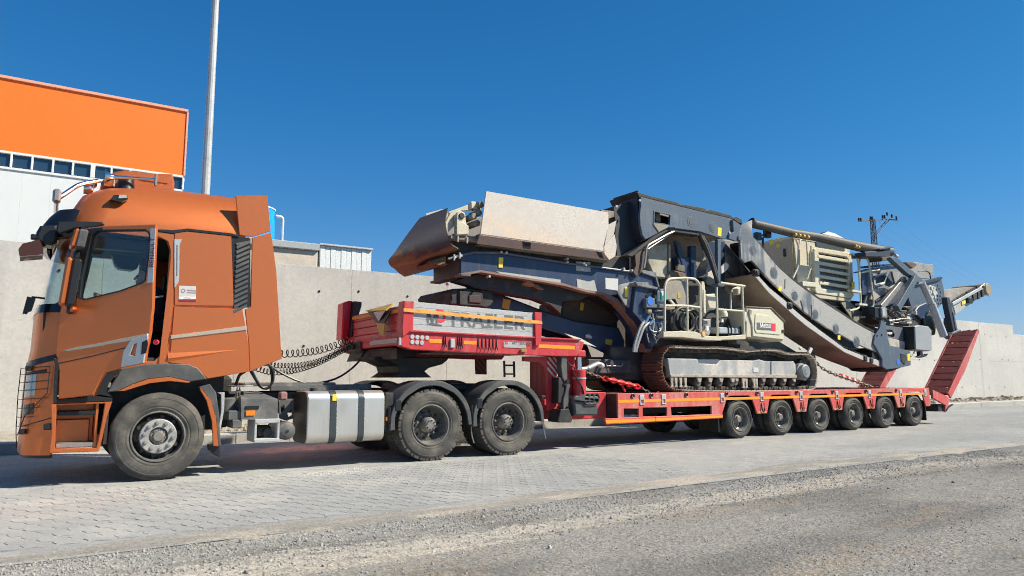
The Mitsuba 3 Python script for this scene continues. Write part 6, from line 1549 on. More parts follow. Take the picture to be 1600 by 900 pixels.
add('bright_tab', prism([(8.437, 2.01), (8.511, 2.035), (8.614, 1.986), (8.583, 1.942), (8.473, 1.953)], .92, .95, .006), LIGHTGREY, cru)
add('torn_skirt', [plate([np.array(p) for p in [(8.211, 0.6, 1.805), (8.606, 0.6, 1.659), (8.602, 0.62, 1.589), (8.346, 0.64, 1.586)]], .012), plate([np.array(p) for p in [(7.767, 0.7, 2.005), (8.12, 0.66, 1.93), (8.442, 0.62, 1.769), (8.121, 0.62, 1.831)]], .012)], mat('pale_torn_rubber', (0.40, 0.38, 0.34), .8), cru)
# --- grey transition plates and control box
add('transition_plate', prism([(8.673, 2.853), (8.825, 2.94), (9.189, 3.015), (9.52, 2.974), (9.539, 2.931), (9.194, 2.923), (9.118, 2.629), (9.057, 2.496), (8.907, 2.56)], .32, .36, .008), SLATE_DUSTY, cru)
kb = [(9.004, 2.428), (9.099, 2.915), (9.154, 2.973), (9.836, 2.91), (9.825, 2.469), (9.811, 2.14), (9.473, 1.752), (9.356, 2.043), (9.191, 2.264)]
add('control_housing', prism(kb, .22, .75, .01), NAVY_SHADE, cru)
add('housing_roof', prism([(9.036, 2.978), (9.361, 2.993), (9.395, 2.941), (9.859, 2.877), (9.82, 2.847), (9.069, 2.911)], .15, .75, .008), SLATE_DUSTY, cru)
sc = [(9.266, 2.685), (9.497, 2.699), (9.492, 2.582), (9.738, 2.595), (9.735, 2.521), (9.26, 2.508)]
cbx2 = add('control_box', prism(sc, .12, .30, .008), SLATE_DUSTY, cru)
bl_ = (9.358, 2.638),
add('round_sticker', prism([(bl_[0][0] + .075 * math.cos(t), bl_[0][1] + .085 * math.sin(t)) for t in np.arange(16) * math.pi / 8], .112, .12, .001), BLUESTICK, cbx2)
s2_ = [(9.56, 2.847), (9.733, 2.845), (9.724, 2.648), (9.553, 2.651)]
sg = add('sign_board', prism(s2_, .10, .13, .004), WHITEPAINT, cru, label='small white board with green pictograms')
gp_ = (9.601, 2.817), (9.724, 2.815), (9.599, 2.764), (9.659, 2.758), (9.721, 2.756), (9.597, 2.712), (9.657, 2.706)
for i, (x, z) in enumerate(gp_):
    add('pictogram', rbox(x, x + .055, .095, .101, z - .055, z, .002), TEAL, sg)
add('control_unit', prism([(9.345, 2.759), (9.469, 2.832), (9.58, 2.839), (9.575, 2.716), (9.343, 2.707)], .2, .35, .01), BLACK, cru)
# hoses hanging from the control box
for w_, q_ in ((.028, [(9.188, 2.245), (9.089, 2.146), (8.998, 1.986), (8.919, 1.796), (8.894, 1.671)]), (.028, [(9.276, 2.215), (9.154, 2.116), (9.063, 1.955), (8.983, 1.781), (8.948, 1.672)])):
    add('grey_hose', tube(spline([(x, .1 - .0 * i, z) for i, (x, z) in enumerate(q_)]), w_, 8), mat('silver_hose_sleeve', (0.36, 0.36, 0.36), .4, .4) if 'silver_hose_sleeve' not in scene else 'silver_hose_sleeve', cru)
for q_ in ([(9.286, 2.346), (9.218, 2.247), (9.174, 2.214)], [(9.392, 2.271), (9.325, 2.22), (9.281, 2.186)]):
    add('hose_fitting', tube([(x, .1, z) for x, z in q_], .036, 10), CHROME, cru)
for i, q_ in enumerate(([(9.324, 2.188), (9.364, 2.094), (9.494, 2.058), (9.617, 2.103), (9.654, 2.185), (9.622, 2.232)], [(9.344, 2.157), (9.404, 2.015), (9.513, 2.003), (9.583, 2.101), (9.544, 2.229)], [(9.439, 2.403), (9.476, 2.227), (9.449, 2.098), (9.486, 1.939), (9.551, 1.909), (9.588, 2.006), (9.49, 2.035)], [(9.241, 2.059), (9.29, 1.933), (9.339, 1.776)], [(9.305, 2.029), (9.323, 1.934), (9.352, 1.855)], [(9.724, 2.385), (9.763, 2.24), (9.669, 2.139), (9.558, 2.135)], [(9.308, 2.495), (9.393, 2.418), (9.433, 2.324), (9.498, 2.294)])):
    add('cable', tube(spline([(x, .13 + .01 * i, z) for x, z in q_], 5), .013 if i < 3 else .010, 6), LIGHTGREY if i % 2 == 0 else BLACK, cru)
add('terminal_block', [rbox(*(lambda a, b: (a[0], b[0], .14, .24, b[1], a[1]))(*((9.311, 2.485), (9.439, 2.403))), .02), rbox(*(lambda a, b: (a[0], b[0], .14, .24, b[1], a[1]))(*((9.508, 2.487), (9.707, 2.448))), .02), rbox(*(lambda a, b: (a[0], b[0], .16, .3, b[1], a[1]))(*((9.568, 2.394), (9.766, 2.322))), .02)], DIRTYBEIGE, cru)
add('curved_leg', prism([(9.081, 2.524), (9.167, 2.512), (9.399, 2.278), (9.569, 2.055), (9.658, 1.762), (9.644, 1.696), (9.489, 1.693), (9.409, 1.919), (9.202, 2.237), (9.077, 2.378)], .40, .60, .008), 'rust_brown_flange', cru)

# --- service platform with railings
add('platform', prism([(9.582, 2.061), (10.06, 2.093), (10.44, 2.089), (10.519, 2.07), (10.675, 2.019), (11.166, 2.017), (11.921, 2.081), (11.914, 1.981), (11.204, 1.95), (11.161, 1.932), (10.751, 1.93), (10.512, 1.945), (10.066, 1.968), (9.578, 1.959)], .02, .62, .01), CREAM, cru)
def rail_path(q_, y, r=.024, rr=.14): return tube(fillet([(x, y, z) for x, z in q_], rr, 6), r, 10)
add('railing', [rail_path([(9.636, 2.069), (9.673, 2.962), (9.776, 3.078), (10.278, 3.133), (10.515, 3.128), (10.639, 3.029), (10.598, 2.101)], .04)], CREAMSHINE, cru)
add('rail_post', rail_path([(10.277, 3.121), (10.243, 2.089)], .04, .022), CREAMSHINE, cru)
add('mid_rail', rail_path([(9.671, 2.56), (10.174, 2.587), (10.615, 2.571)], .04, .02), CREAMSHINE, cru)
add('railing', [rail_path([(11.233, 3.106), (11.974, 3.087)], .04), ], CREAMSHINE, cru)
for q_ in ([(11.122, 3.006), (11.081, 2.019)], [(11.894, 3.094), (11.887, 2.069)]):
    add('rail_post', rail_path(q_, .04, .022), CREAMSHINE, cru)
add('mid_rail', rail_path([(11.138, 2.564), (11.89, 2.561)], .04, .02), CREAMSHINE, cru)
add('back_railing', rail_path([(12.101, 2.303), (12.146, 3.008), (12.229, 3.106), (12.393, 3.148), (12.484, 3.123)], .55, .022, .1), CREAM, cru)
add('gate_post', [prism([(10.696, 3.033), (10.729, 3.103), (10.79, 3.091), (10.81, 3.007), (10.788, 2.478), (10.72, 2.466), (10.717, 2.881)], .06, .12, .008)], CREAM, cru)
add('gate_edge', prism([(10.746, 2.933), (10.807, 2.928), (10.793, 2.463), (10.733, 2.474)], .05, .07, .004), CREAMSHINE, cru)
drm = [(11.027, 2.886), (11.319, 2.913), (11.403, 2.733), (11.366, 2.626), (11.287, 2.578), (11.111, 2.586), (11.067, 2.697)]
add('cream_tank', [prism(drm, .25, .55, .03)], CREAM, cru)
# lubrication hose reel: coils of black hose
rc_ = (10.275, 2.27), (10.363, 2.139), (10.681, 2.286)
for i in range(7):
    a = .18 + .03 * (i % 4); off = .022 * i
    add('hose_coil', tube([(rc_[0][0] + .06 + .20 * (i % 3) * .5 + a * 1.0 * math.cos(t), .12 + off * 1.5, rc_[0][1] + .02 + a * 1.05 * math.sin(t)) for t in np.arange(24) * math.pi / 12], .026, 8, closed=True), BLACK if i % 3 else PLASTIC, cru)
for i in range(3):
    add('hose_coil', tube([(rc_[2][0] + (.10 + .035 * i) * math.cos(t), .14 + .02 * i, rc_[2][1] - .02 + (.14 + .035 * i) * math.sin(t)) for t in np.arange(24) * math.pi / 12], .018, 8, closed=True), PLASTIC, cru)
add('cream_cover', prism([(9.852, 2.682), (9.903, 2.693), (10.014, 2.608), (9.989, 2.574), (9.955, 2.589)], .10, .14, .006), CREAMSHINE, cru)
add('tool_tray', prism([(9.769, 2.531), (10.011, 2.593), (10.019, 2.536), (9.995, 2.51), (9.778, 2.491)], .12, .3, .008), DIRTYBEIGE, cru)
add('shield_panel', prism([(10.283, 3.102), (10.551, 3.174), (10.871, 3.179), (10.846, 2.665), (10.624, 2.653), (10.533, 2.788), (10.268, 2.755)], .62, .65, .008), mat('grey_beige_shield', mottled((0.27, 0.25, 0.22), (0.20, 0.18, 0.16), 2.0), .7), cru)
add('sticker', prism([(10.601, 2.913), (10.688, 2.936), (10.682, 2.813), (10.609, 2.809)], .612, .622, .001), 'dim_yellow_sticker', cru)
add('hydraulic_block', [prism([(10.931, 2.383), (11.219, 2.386), (11.205, 2.134), (11.136, 2.028), (10.942, 2.125)], .3, .5, .02), cyl((12.0, .28, 1.95), (12.0, .5, 1.95), .06, 14)], mat('grey_hydraulic_casting', (0.28, 0.28, 0.28), .5), cru)
gb = (10.969, 2.287),
add('pressure_gauge', [cyl((gb[0][0], .22, gb[0][1]), (gb[0][0], .30, gb[0][1]), .06, 18, .006)], STEEL, cru)
add('pale_bottle', prism([(10.96, 2.222), (11.035, 2.225), (11.056, 2.157), (10.979, 2.107), (10.932, 2.153)], .2, .3, .02), WHITEPAINT, cru)
add('orange_lamp', cyl(*(lambda p: ((p[0], .0, p[1]), (p[0], .06, p[1])))(((10.655, 2.048),)[0]), .05, 16, .01), mat('pale_orange_lamp', (0.75, 0.42, 0.20), .35), cru)
eb = (11.394, 2.443), (11.971, 2.255)
add('engine_block', [rbox(eb[0][0] - .35, eb[1][0] - .05, .4, .8, eb[1][1] - .12, eb[0][1], .03)], BLACK, cru)
add('grey_case', [rbox(*(lambda a, b: (a[0], b[0], .15, .45, b[1], a[1]))(*((11.266, 2.219), (11.972, 2.098))), .015)], mat('light_grey_case', (0.33, 0.37, 0.42), .5), cru)
for x0_, in ((135,), (170,), (275,)):
    pass
cl_ = (11.544, 2.162), (11.635, 2.165), (11.911, 2.166)
for x, z in cl_:
    add('case_clip', rbox(x - .015, x + .015, .135, .16, z - .09, z + .09, .004), BLACK, cru)
fl_ = (11.57, 2.481), (11.668, 2.37)
add('filter_cap', [lathe([(0, .12), (.07, .11), (.10, .04), (.10, -.03), (0, -.03)], (fl_[0][0], .3, fl_[0][1]), 'z', 20)], CREAMSHINE, cru)
add('white_fitting', [rbox(fl_[0][0] - .1, fl_[0][0] - .02, .36, .42, fl_[1][1] - .05, fl_[1][1] + .02, .01), rbox(fl_[0][0] + .02, fl_[0][0] + .1, .36, .42, fl_[1][1] - .03, fl_[1][1] + .04, .01)], WHITEPAINT, cru)
add('filter_bowl', [prism([(12.132, 3.084), (12.216, 3.108), (12.239, 3.054), (12.22, 2.961), (12.138, 2.956)], .35, .5, .02)], CREAM, cru)
add('crumpled_bag', plate([(x, .05, z) for x, z in [(11.933, 2.558), (12.037, 2.528), (12.176, 2.392), (12.143, 2.302), (12.034, 2.28), (11.946, 2.365)]], .03, .008), WHITEPAINT, cru)
# cream engine cover with the maker's plate
ec = [(11.996, 2.637), (12.752, 2.653), (13.19, 2.391), (13.178, 2.247), (13.142, 1.986), (13.112, 1.971), (12.101, 2.024), (11.941, 2.028)]
ecv = add('engine_cover', prism(ec, .03, .60, .012), CREAM, cru)
add('cover_door', prism([(12.048, 2.613), (12.737, 2.63), (13.102, 2.382), (13.149, 2.246), (13.115, 2.007), (12.116, 2.05), (12.108, 2.315), (12.05, 2.454)], .0, .032, .010), CREAMSHINE, ecv)
add('raised_panel', prism([(12.204, 2.513), (12.616, 2.506), (12.888, 2.382), (13.002, 2.204), (12.98, 2.103), (12.203, 2.123), (12.155, 2.21)], -.016, .002, .014), CREAMSHINE, ecv)
lab = [(12.233, 2.34), (12.843, 2.339), (12.825, 2.183), (12.222, 2.194)]
lp_ = add('name_plate', prism(lab, -.022, -.014, .001), SIGNGREY, ecv)
add('red_corner', prism([lerp2(lab[0], lab[1], .72), lab[1], lab[2], lerp2(lab[3], lab[2], .78)], -.024, -.018, .001), REDSTICK, lp_)
tx0 = lerp2(lab[3], lab[0], .32); td2 = unit([lab[1][0] - lab[0][0], 0, lab[1][1] - lab[0][1]])
m = meshkit.text_mesh('Metso', .1, .002, True); v = np.array(m.vertices); v[:, 0] *= .36 / v[:, 0].max()
tu2 = np.cross([0, -1.0, 0], td2)
add('lettering', tm(np.array([tx0[0] + .09, -.0225, tx0[1]]) + v[:, :1] * td2 + v[:, 1:2] * tu2 + v[:, 2:] * np.array([0, -1, 0]), m.faces), WHITEPAINT, lp_, smooth=False)
add('latch', prism([(13.061, 2.215), (13.134, 2.227), (13.129, 2.162), (13.056, 2.155)], -.02, 0, .004), DARKCHASSIS, ecv)
add('cover_vent', prism([(12.034, 2.594), (12.107, 2.594), (12.1, 2.505), (12.028, 2.509)], -.006, .002, .002), DIRTYBEIGE, ecv)
add('cover_edge', tube([(x, .02, z) for x, z in [(11.955, 2.654), (12.78, 2.67), (13.218, 2.393)]], .014, 6), DIRTYBEIGE, ecv)
# crusher body behind the platform
add('jaw_body', [prism([(9.92, 3.847), (10.523, 3.979), (10.49, 3.211), (10.108, 3.218), (9.931, 3.516)], .75, 1.7, .03)], mat('beige_jaw_casting', mottled((0.36, 0.35, 0.29), (0.25, 0.235, 0.19), 2.0), .7), cru)
add('jaw_side', prism([(10.713, 4.288), (11.72, 4.249), (11.713, 4.116), (11.957, 3.646), (11.778, 3.331), (11.653, 2.987), (10.655, 2.925)], .95, 1.7, .02), DIRTYBEIGE, cru)
add('jaw_foot', prism([(10.496, 3.4), (10.99, 3.386), (11.034, 3.246), (10.968, 2.919), (10.378, 2.882), (10.417, 3.235)], .7, .96, .03), mat('earthy_casting', mottled((0.22, 0.16, 0.115), (0.14, 0.10, 0.075), 3.0), .85), cru)
add('rock', hull([(x + dx, .72 + dy, z + dz) for (x, z) in [(10.805, 3.443)] for dx, dy, dz in np.random.default_rng(4).uniform(-1, 1, (16, 3)) * [.12, .1, .09]]), mat('cream_rock', (0.42, 0.37, 0.30), .9), cru)
add('frame_strut', prism([(10.696, 4.043), (10.818, 3.983), (10.976, 3.601), (11.138, 3.289), (11.136, 3.253), (10.958, 3.24), (10.85, 3.59), (10.76, 3.797)], .7, .8, .01), NAVY_SHADE, cru)
add('frame_column', prism([(11.124, 3.957), (11.279, 3.972), (11.255, 3.26), (11.089, 3.247)], .68, .8, .01), NAVY_SHADE, cru)
add('frame_plate', prism([(10.751, 3.692), (11.181, 3.731), (11.16, 3.312), (10.856, 3.288)], .72, .9, .01), NAVY_SHADE, cru)
add('rib', beam(*[(x, .74, z) for x, z in [(10.535, 3.925), (10.506, 3.247)]], .05), mat('beige_rib', (0.30, 0.28, 0.23), .7), cru)
add('rear_shade_box', prism([(11.665, 4.195), (12.724, 4.306), (12.646, 3.054), (11.709, 2.996), (11.727, 3.333), (12.014, 3.658)], 1.12, 1.75, .02), NAVY_SHADE, cru)  # navy box that stands in for the shade behind the jaw
add('pulley_guard', prism([(12.093, 4.374), (13.571, 4.351), (14.082, 3.704), (13.992, 2.476), (11.987, 2.396)], 1.22, 1.7, .02), DIRTYBEIGE, cru)
add('canvas_flap', [plate([(x, .5, z) for x, z in [(11.187, 3.278), (11.545, 3.459), (11.651, 3.486), (11.56, 3.261), (11.432, 3.305)]], .02), plate([(x, .6, z) for x, z in [(11.917, 3.558), (12.074, 3.683), (12.179, 3.618), (12.09, 3.498), (11.922, 3.41)]], .03)], mat('pale_dirty_rubber', (0.48, 0.45, 0.41), .8), cru)
add('drive_cover', prism([(11.332, 3.294), (11.7, 3.322), (11.827, 3.221), (11.663, 3.136), (11.506, 3.144)], .62, .8, .01), BLACK, cru)
# roof-like dark frame below the conveyor head
add('dark_roof_beam', prism([(9.049, 3.519), (9.498, 3.795), (9.968, 4.119), (10.135, 4.19), (10.35, 4.197), (11.014, 4.183), (11.061, 4.117), (10.346, 4.109), (10.18, 4.125), (9.565, 3.769), (9.179, 3.498)], .38, .60, .01), mat('black_steel', mottled((0.02, 0.022, 0.026), (0.05, 0.048, 0.045), 4.0), .55), cru)
add('guide_rod', tube(fillet([(x, .36, z) for x, z in [(9.451, 3.303), (9.501, 3.474), (9.532, 3.695), (9.591, 3.768), (10.132, 4.047), (10.289, 4.108)]], .08), .022, 8), STEEL, cru)
add('guide_rod', tube([(x, .40, z) for x, z in [(9.604, 3.691), (10.221, 4.055)]], .016, 8), STEEL, cru)
add('bracket', prism([(9.283, 3.563), (9.51, 3.685), (9.576, 3.641), (9.554, 3.37), (9.449, 3.227), (9.313, 3.134), (9.228, 3.21), (9.298, 3.348)], .42, .55, .01), mat('brown_black_bracket', (0.075, 0.05, 0.042), .6), cru)
add('side_shelf', prism([(9.479, 3.284), (9.864, 3.264), (9.883, 3.181), (9.956, 2.983), (9.909, 2.971), (9.837, 3.161), (9.499, 3.219)], .45, .7, .008), SLATE_DUSTY, cru)
add('fold_ram', [cyl(*[(x, .30, z) for x, z in [(10.973, 4.111), (11.228, 3.692)]], .055, 14), cyl(*[(x, .30, z) for x, z in [(11.217, 3.708), (11.466, 3.123)]], .04, 14)], mat('black_ram', (0.03, 0.03, 0.033), .35, .3), cru)
add('ram_hose', [tube(spline([(x, .25, z) for x, z in q_], 5), .014, 6) for q_ in ([(10.966, 4.084), (11.107, 3.886), (11.267, 3.563), (11.378, 3.27)], [(11.016, 4.081), (11.158, 3.891), (11.318, 3.568), (11.402, 3.326)])], STEEL, cru)
add('support_post', prism([(11.485, 4.073), (11.596, 4.081), (11.521, 3.124), (11.435, 3.118)], .28, .36, .008), SLATE, cru)
add('post_foot', prism([(11.369, 3.129), (11.537, 3.132), (11.6, 3.092), (11.506, 3.059), (11.379, 3.077)], .22, .4, .008), SLATE, cru)

# --- main conveyor: head box, upper run, descending run
hx_ = [(9.413, 4.702), (9.744, 4.684), (11.059, 4.623), (12.063, 4.585), (12.145, 4.529), (12.107, 4.18), (11.691, 4.11), (11.036, 4.193), (10.136, 4.178), (9.799, 4.006), (9.511, 3.864), (9.428, 3.941), (9.381, 4.126), (9.368, 4.316), (9.407, 4.525)]
mh = add('conveyor_side', prism(hx_, .35, .41, .008, [[(9.777, 4.452), (10.197, 4.431), (10.172, 4.231), (9.973, 4.244), (9.759, 4.231)]]), SLATE, cru, label='slate blue upper side of the conveyor')
add('conveyor_side', prism(hx_, 1.13, 1.19, .008), SLATE, cru)
endl = [(hx_[0][0], hx_[0][1] + .06), hx_[12], (hx_[11][0], hx_[11][1]), (hx_[10][0], hx_[10][1])]
add('head_skirt', [prism([(hx_[0][0] - .02, hx_[0][1] + .14), (hx_[0][0] + .01, hx_[0][1] + .14), (hx_[13][0] + .01, hx_[13][1]), (hx_[12][0] + .02, hx_[12][1]), (hx_[10][0] + .02, hx_[10][1]), (hx_[10][0] - .03, hx_[10][1]), (hx_[12][0] - .02, hx_[12][1]), (hx_[13][0] - .03, hx_[13][1])], .412, 1.13, .004)], mat('black_skirt_rubber', (0.022, 0.026, 0.036), .55), cru)
add('hanging_skirt', prism([(8.944, 4.456), (8.971, 4.507), (9.627, 4.767), (9.712, 3.942), (9.22, 3.508), (9.125, 3.44), (9.003, 3.489), (8.96, 3.91), (8.993, 4.223), (8.95, 4.313)], .62, 1.12, .01), 'black_skirt_rubber', cru)
add('head_cap', prism([(9.324, 4.78), (9.425, 4.778), (9.432, 4.699), (9.39, 4.681)], .36, 1.18, .01), BELT, cru)
cvt = [(9.334, 4.791), (9.734, 4.761), (10.453, 4.735), (10.493, 4.711), (11.231, 4.719), (11.283, 4.674), (11.414, 4.709), (12.054, 4.667), (12.098, 4.628), (12.209, 4.66), (12.403, 4.617), (12.404, 4.515), (12.278, 4.522), (12.088, 4.592), (11.081, 4.63), (9.764, 4.691), (9.388, 4.707)]
add('ribbed_cover', prism(cvt, .37, 1.17, .012), BELT, cru)
add('conveyor_floor', sheet([[(x, y, z) for y in (.42, 1.12)] for x, z in hx_[6:11]], .02), UNDERPLATE, cru)
dn_top = [(12.371, 4.507), (12.72, 4.638), (12.683, 4.29), (12.869, 4.167)] + [(13.078, 3.998), (13.546, 3.654), (14.034, 3.4), (14.438, 3.225), (14.854, 3.059), (15.282, 2.909), (15.833, 2.722), (16.343, 2.534), (16.932, 2.361), (17.36, 2.258)]
dn_bot = [(17.306, 1.812), (16.699, 1.941), (16.232, 2.068), (15.779, 2.209), (15.227, 2.359), (14.803, 2.525), (14.391, 2.697), (13.993, 2.91), (13.507, 3.169), (13.038, 3.454), (12.719, 3.673), (12.638, 3.729)] + [(12.393, 3.654), (12.281, 3.75), (12.288, 4.147), (12.115, 4.181)]
dn = add('conveyor_side', prism(dn_top + dn_bot, .35, .41, .008), CONVEYORSIDE, cru, label='dust-streaked descending side of the conveyor')
add('conveyor_side', prism(dn_top + dn_bot, 1.13, 1.19, .008), SLATE_DUSTY, cru)
# round covers stamped in the side
for q_ in ((10.786, 4.364), (11.425, 4.324)), ((12.688, 3.958), (13.362, 3.51), (14.067, 3.043), (14.801, 2.656), (15.577, 2.354)):
    for x, z in q_:
        add('round_cover', lathe([(0, .338), (.06, .338), (.065, .344), (.105, .344), (.112, .350), (.140, .350)], (x, 0, z), 'y', 24), mat('darker_slate_cover', streaked((0.075, 0.09, 0.115), (0.22, 0.22, 0.22), lo=.5, hi=.85, amount=.6), .5) if 'darker_slate_cover' not in scene else 'darker_slate_cover', dn)
xc = (16.398, 2.062),
add('round_cover', lathe([(0, .338), (.06, .338), (.065, .344), (.105, .344), (.112, .350), (.140, .350)], (xc[0][0], 0, xc[0][1]), 'y', 24), 'darker_slate_cover', dn)
# access opening near the head
add('access_frame', prism([(9.736, 4.469), (10.34, 4.447), (10.329, 4.198), (10.126, 4.175), (9.856, 4.047), (9.714, 4.164)], .338, .352, .004, [(9.768, 4.449), (10.187, 4.428), (10.162, 4.228), (9.963, 4.241), (9.749, 4.228)]), SLATE, mh)
add('inner_bracket', [rbox(*(lambda a, b: (a[0], b[0], .50, .60, b[1], a[1]))(*((9.948, 4.479), (10.091, 4.311))), .01), beam(*[(x, .55, z) for x, z in [(10.08, 4.469), (10.419, 4.456)]], .03)], DIRTYBEIGE, mh)
add('cover_strut', [prism([(9.711, 4.211), (10.122, 4.21), (10.104, 4.171), (9.851, 4.045), (9.773, 4.133)], .332, .34, .004), beam(*[(x, .33, z) for x, z in [(9.877, 4.412), (10.125, 4.394)]], .03)], DIRTYBEIGE, mh)
for x, z in [(9.37, 4.621), (8.771, 4.422), (11.935, 4.265), (12.197, 4.135)]:
    add('bolt', cyl((x, .325, z), (x, .35, z), .025, 10, .004), LIGHTGREY, mh)
for q_, y_ in (([(11.581, 4.342), (11.701, 4.343), (11.675, 4.158), (11.564, 4.167)], .343), ([(13.508, 3.226), (13.623, 3.215), (13.579, 3.109), (13.481, 3.135)], .343), ([(15.631, 2.195), (15.743, 2.199), (15.715, 2.085), (15.621, 2.101)], .343)):
    add('sticker', prism(q_, y_, .352, .001), YELLOWSTICK, cru)
# hinge between the two runs
add('fold_hinge', [prism([(12.002, 4.555), (12.306, 4.458), (12.219, 4.316), (12.226, 4.132), (12.088, 4.091), (11.86, 4.119), (11.886, 4.226), (12.024, 4.294)], .30, .36, .01), cyl((hx_[3][0] + .12, .27, hx_[3][1] - .42), (hx_[3][0] + .12, .4, hx_[3][1] - .42), .06, 14, .01)], SLATE, cru)
# belt, return idlers, skirt and underside of the descending run
bt_ = dn_top[3:]
add('belt_edge', prism([(x, z + .012) for x, z in bt_] + [(x + .03, z + .085) for x, z in bt_[::-1]], .40, 1.14, .01), BELT, cru)
sk_top = [(12.667, 3.435), (12.878, 3.395), (13.209, 3.167), (13.727, 2.921), (14.018, 2.744), (14.317, 2.593), (14.934, 2.308)] + [(15.905, 1.887), (16.601, 1.735), (17.369, 1.619)]
sk_bot = [(17.351, 1.47), (16.589, 1.631), (15.895, 1.795)] + [(14.922, 2.183), (14.456, 2.373), (14.006, 2.598), (13.714, 2.767), (13.2, 3.042), (12.816, 3.328)]
add('lower_skirt', prism(sk_top + sk_bot, .36, .42, .006), mat('pale_dusty_skirt', streaked((0.40, 0.40, 0.40), (0.52, 0.49, 0.45), sx=5), .7), cru)
gapq = [(12.909, 3.46), (13.247, 3.314), (13.759, 2.983), (14.177, 2.812), (14.974, 2.414)] + [(15.95, 2.011), (16.644, 1.819), (17.448, 1.663), (17.404, 1.62), (16.634, 1.736), (15.937, 1.888)] + [(14.964, 2.31), (14.346, 2.595), (14.046, 2.747), (13.754, 2.925), (13.236, 3.171), (12.904, 3.399)]
add('return_belt', sheet([[(x, y, z) for y in (.44, 1.1)] for x, z in [(12.906, 3.431), (13.242, 3.247), (13.757, 2.96), (14.174, 2.783), (14.97, 2.37)] + [(15.944, 1.954), (16.639, 1.782), (17.445, 1.642)]], .02), BELT, cru)
up_l = [(12.667, 3.435), (12.816, 3.328), (13.2, 3.042), (13.714, 2.767), (14.006, 2.598), (14.456, 2.373), (14.922, 2.183)] + [(15.895, 1.795), (16.589, 1.631), (17.351, 1.47), (17.612, 1.408)]
for (xa, za), (xb, zb5) in zip(up_l[:-1], up_l[1:]):
    add('underside_plate', plate([(xa, .37, za), (xb, .37, zb5), (xb, 1.20, zb5 - .02), (xa, 1.20, za - .02)], .012, .002), UNDERPLATE, cru)
for x, z in [(12.772, 3.472), (13.873, 2.812)]:
    add('idler_bracket', [rbox(x - .10, x + .10, .33, .43, z - .08, z + .08, .03), cyl((x, .3, z), (x, .5, z), .05, 12, .01)], DARKCHASSIS, cru)
for x, z in [(16.744, 1.684), (16.997, 1.635)]:
    add('idler_bracket', [rbox(x - .08, x + .06, .33, .43, z - .09, z + .05, .02)], DARKCHASSIS, cru)
for (xa, za), (xb, zb5) in zip([(13.746, 3.405), (14.28, 2.952), (14.672, 2.875)], [(13.728, 3.19), (14.367, 2.682), (14.639, 2.517)]):
    add('panel_rib', beam((xa, .346, za), (xb, .346, zb5), .025, .02), SLATE_DUSTY, cru)
# --- discharge end on the right
ds = [(17.466, 2.634), (17.651, 2.566), (17.686, 2.222), (17.773, 1.987), (18.724, 1.876), (18.694, 1.512), (18.177, 1.443), (17.542, 1.397), (17.36, 1.47), (17.384, 1.66), (17.051, 2.034), (17.152, 2.249), (17.361, 2.405)]
dis = add('discharge_plate', prism(ds, .30, .36, .008), SLATE, cru)
add('discharge_plate', prism(ds, 1.2, 1.26, .008), SLATE, cru)
add('tail_drum', cyl((ds[8][0] - .12, .37, ds[8][1] + .3), (ds[8][0] - .12, 1.2, ds[8][1] + .3), .17, 24), BELT, cru)
add('end_floor', prism([(17.351, 1.47), (17.65, 1.408), (18.329, 1.451), (17.837, 1.345), (17.454, 1.376)], .36, 1.2, .006), BELT, cru)
rs_ = (18.089, 1.582),
add('round_sticker', prism([(rs_[0][0] + .075 * math.cos(t), rs_[0][1] + .07 * math.sin(t)) for t in np.arange(18) * math.pi / 9], .292, .302, .001), BLUESTICK, dis)
add('sticker', prism([(18.55, 1.795), (18.689, 1.813), (18.662, 1.621), (18.54, 1.631)], .292, .302, .001), YELLOWSTICK, dis)
add('slotted_block', prism([(18.228, 1.812), (18.448, 1.794), (18.513, 1.674), (18.37, 1.52), (18.223, 1.627)], .285, .302, .006), DARKCHASSIS, dis)
add('hinge_bolt', [cyl((x, .28, z), (x, .31, z), .022, 8, .003) for x, z in [(17.218, 2.234), (17.428, 2.261)]], DARKCHASSIS, dis)
sbq = [(18.091, 2.534), (19.008, 2.501), (18.941, 2.159), (19.022, 2.138), (18.91, 1.933), (18.181, 1.984), (18.134, 2.248)]
add('side_bin', [prism(sbq, .55, .58, .006, [[(18.118, 2.436), (18.379, 2.429), (18.505, 2.304), (18.435, 2.235), (18.184, 2.261)]]), prism(sbq, 1.06, 1.1, .006), rbox(sbq[0][0] + .02, sbq[2][0] - .02, .585, 1.055, sbq[0][1] - .12, sbq[0][1] - .1, .004)], SLATE_DUSTY, cru)
add('bin_lip', prism([(18.078, 2.223), (18.957, 2.135), (18.855, 1.942), (18.17, 2.005)], .52, .56, .006), mat('pale_caked_steel', mottled((0.42, 0.39, 0.35), (0.30, 0.28, 0.26), 8.0), .8), cru)

bx0 = [(18.937, 2.525), (19.146, 2.567), (19.64, 2.551), (19.781, 2.465), (19.722, 1.927), (19.607, 1.891), (18.892, 1.911)]
bxo = add('toolbox', prism(bx0, .25, .62, .02), mat('grey_toolbox_paint', streaked((0.27, 0.29, 0.315), (0.42, 0.41, 0.39), lo=.5, hi=.85, amount=.5), .5), cru)
add('toolbox_side', prism([(bx0[0][0] - .02, bx0[0][1]), (bx0[1][0], bx0[1][1] - .01), (bx0[1][0], bx0[6][1] + .01), (bx0[6][0] - .02, bx0[6][1] + .02)], .27, .85, .01), BLACK, bxo)
add('bin_handle', [tube(spline([(x, .3, z) for x, z in [(18.933, 1.88), (18.837, 1.789), (18.706, 1.743)]]), .02, 6), prism([(19.187, 1.884), (19.337, 1.887), (19.342, 1.775), (19.609, 1.824), (19.512, 1.755), (19.248, 1.711), (19.038, 1.726), (19.214, 1.773)], .3, .4, .008)], BLACK, cru)

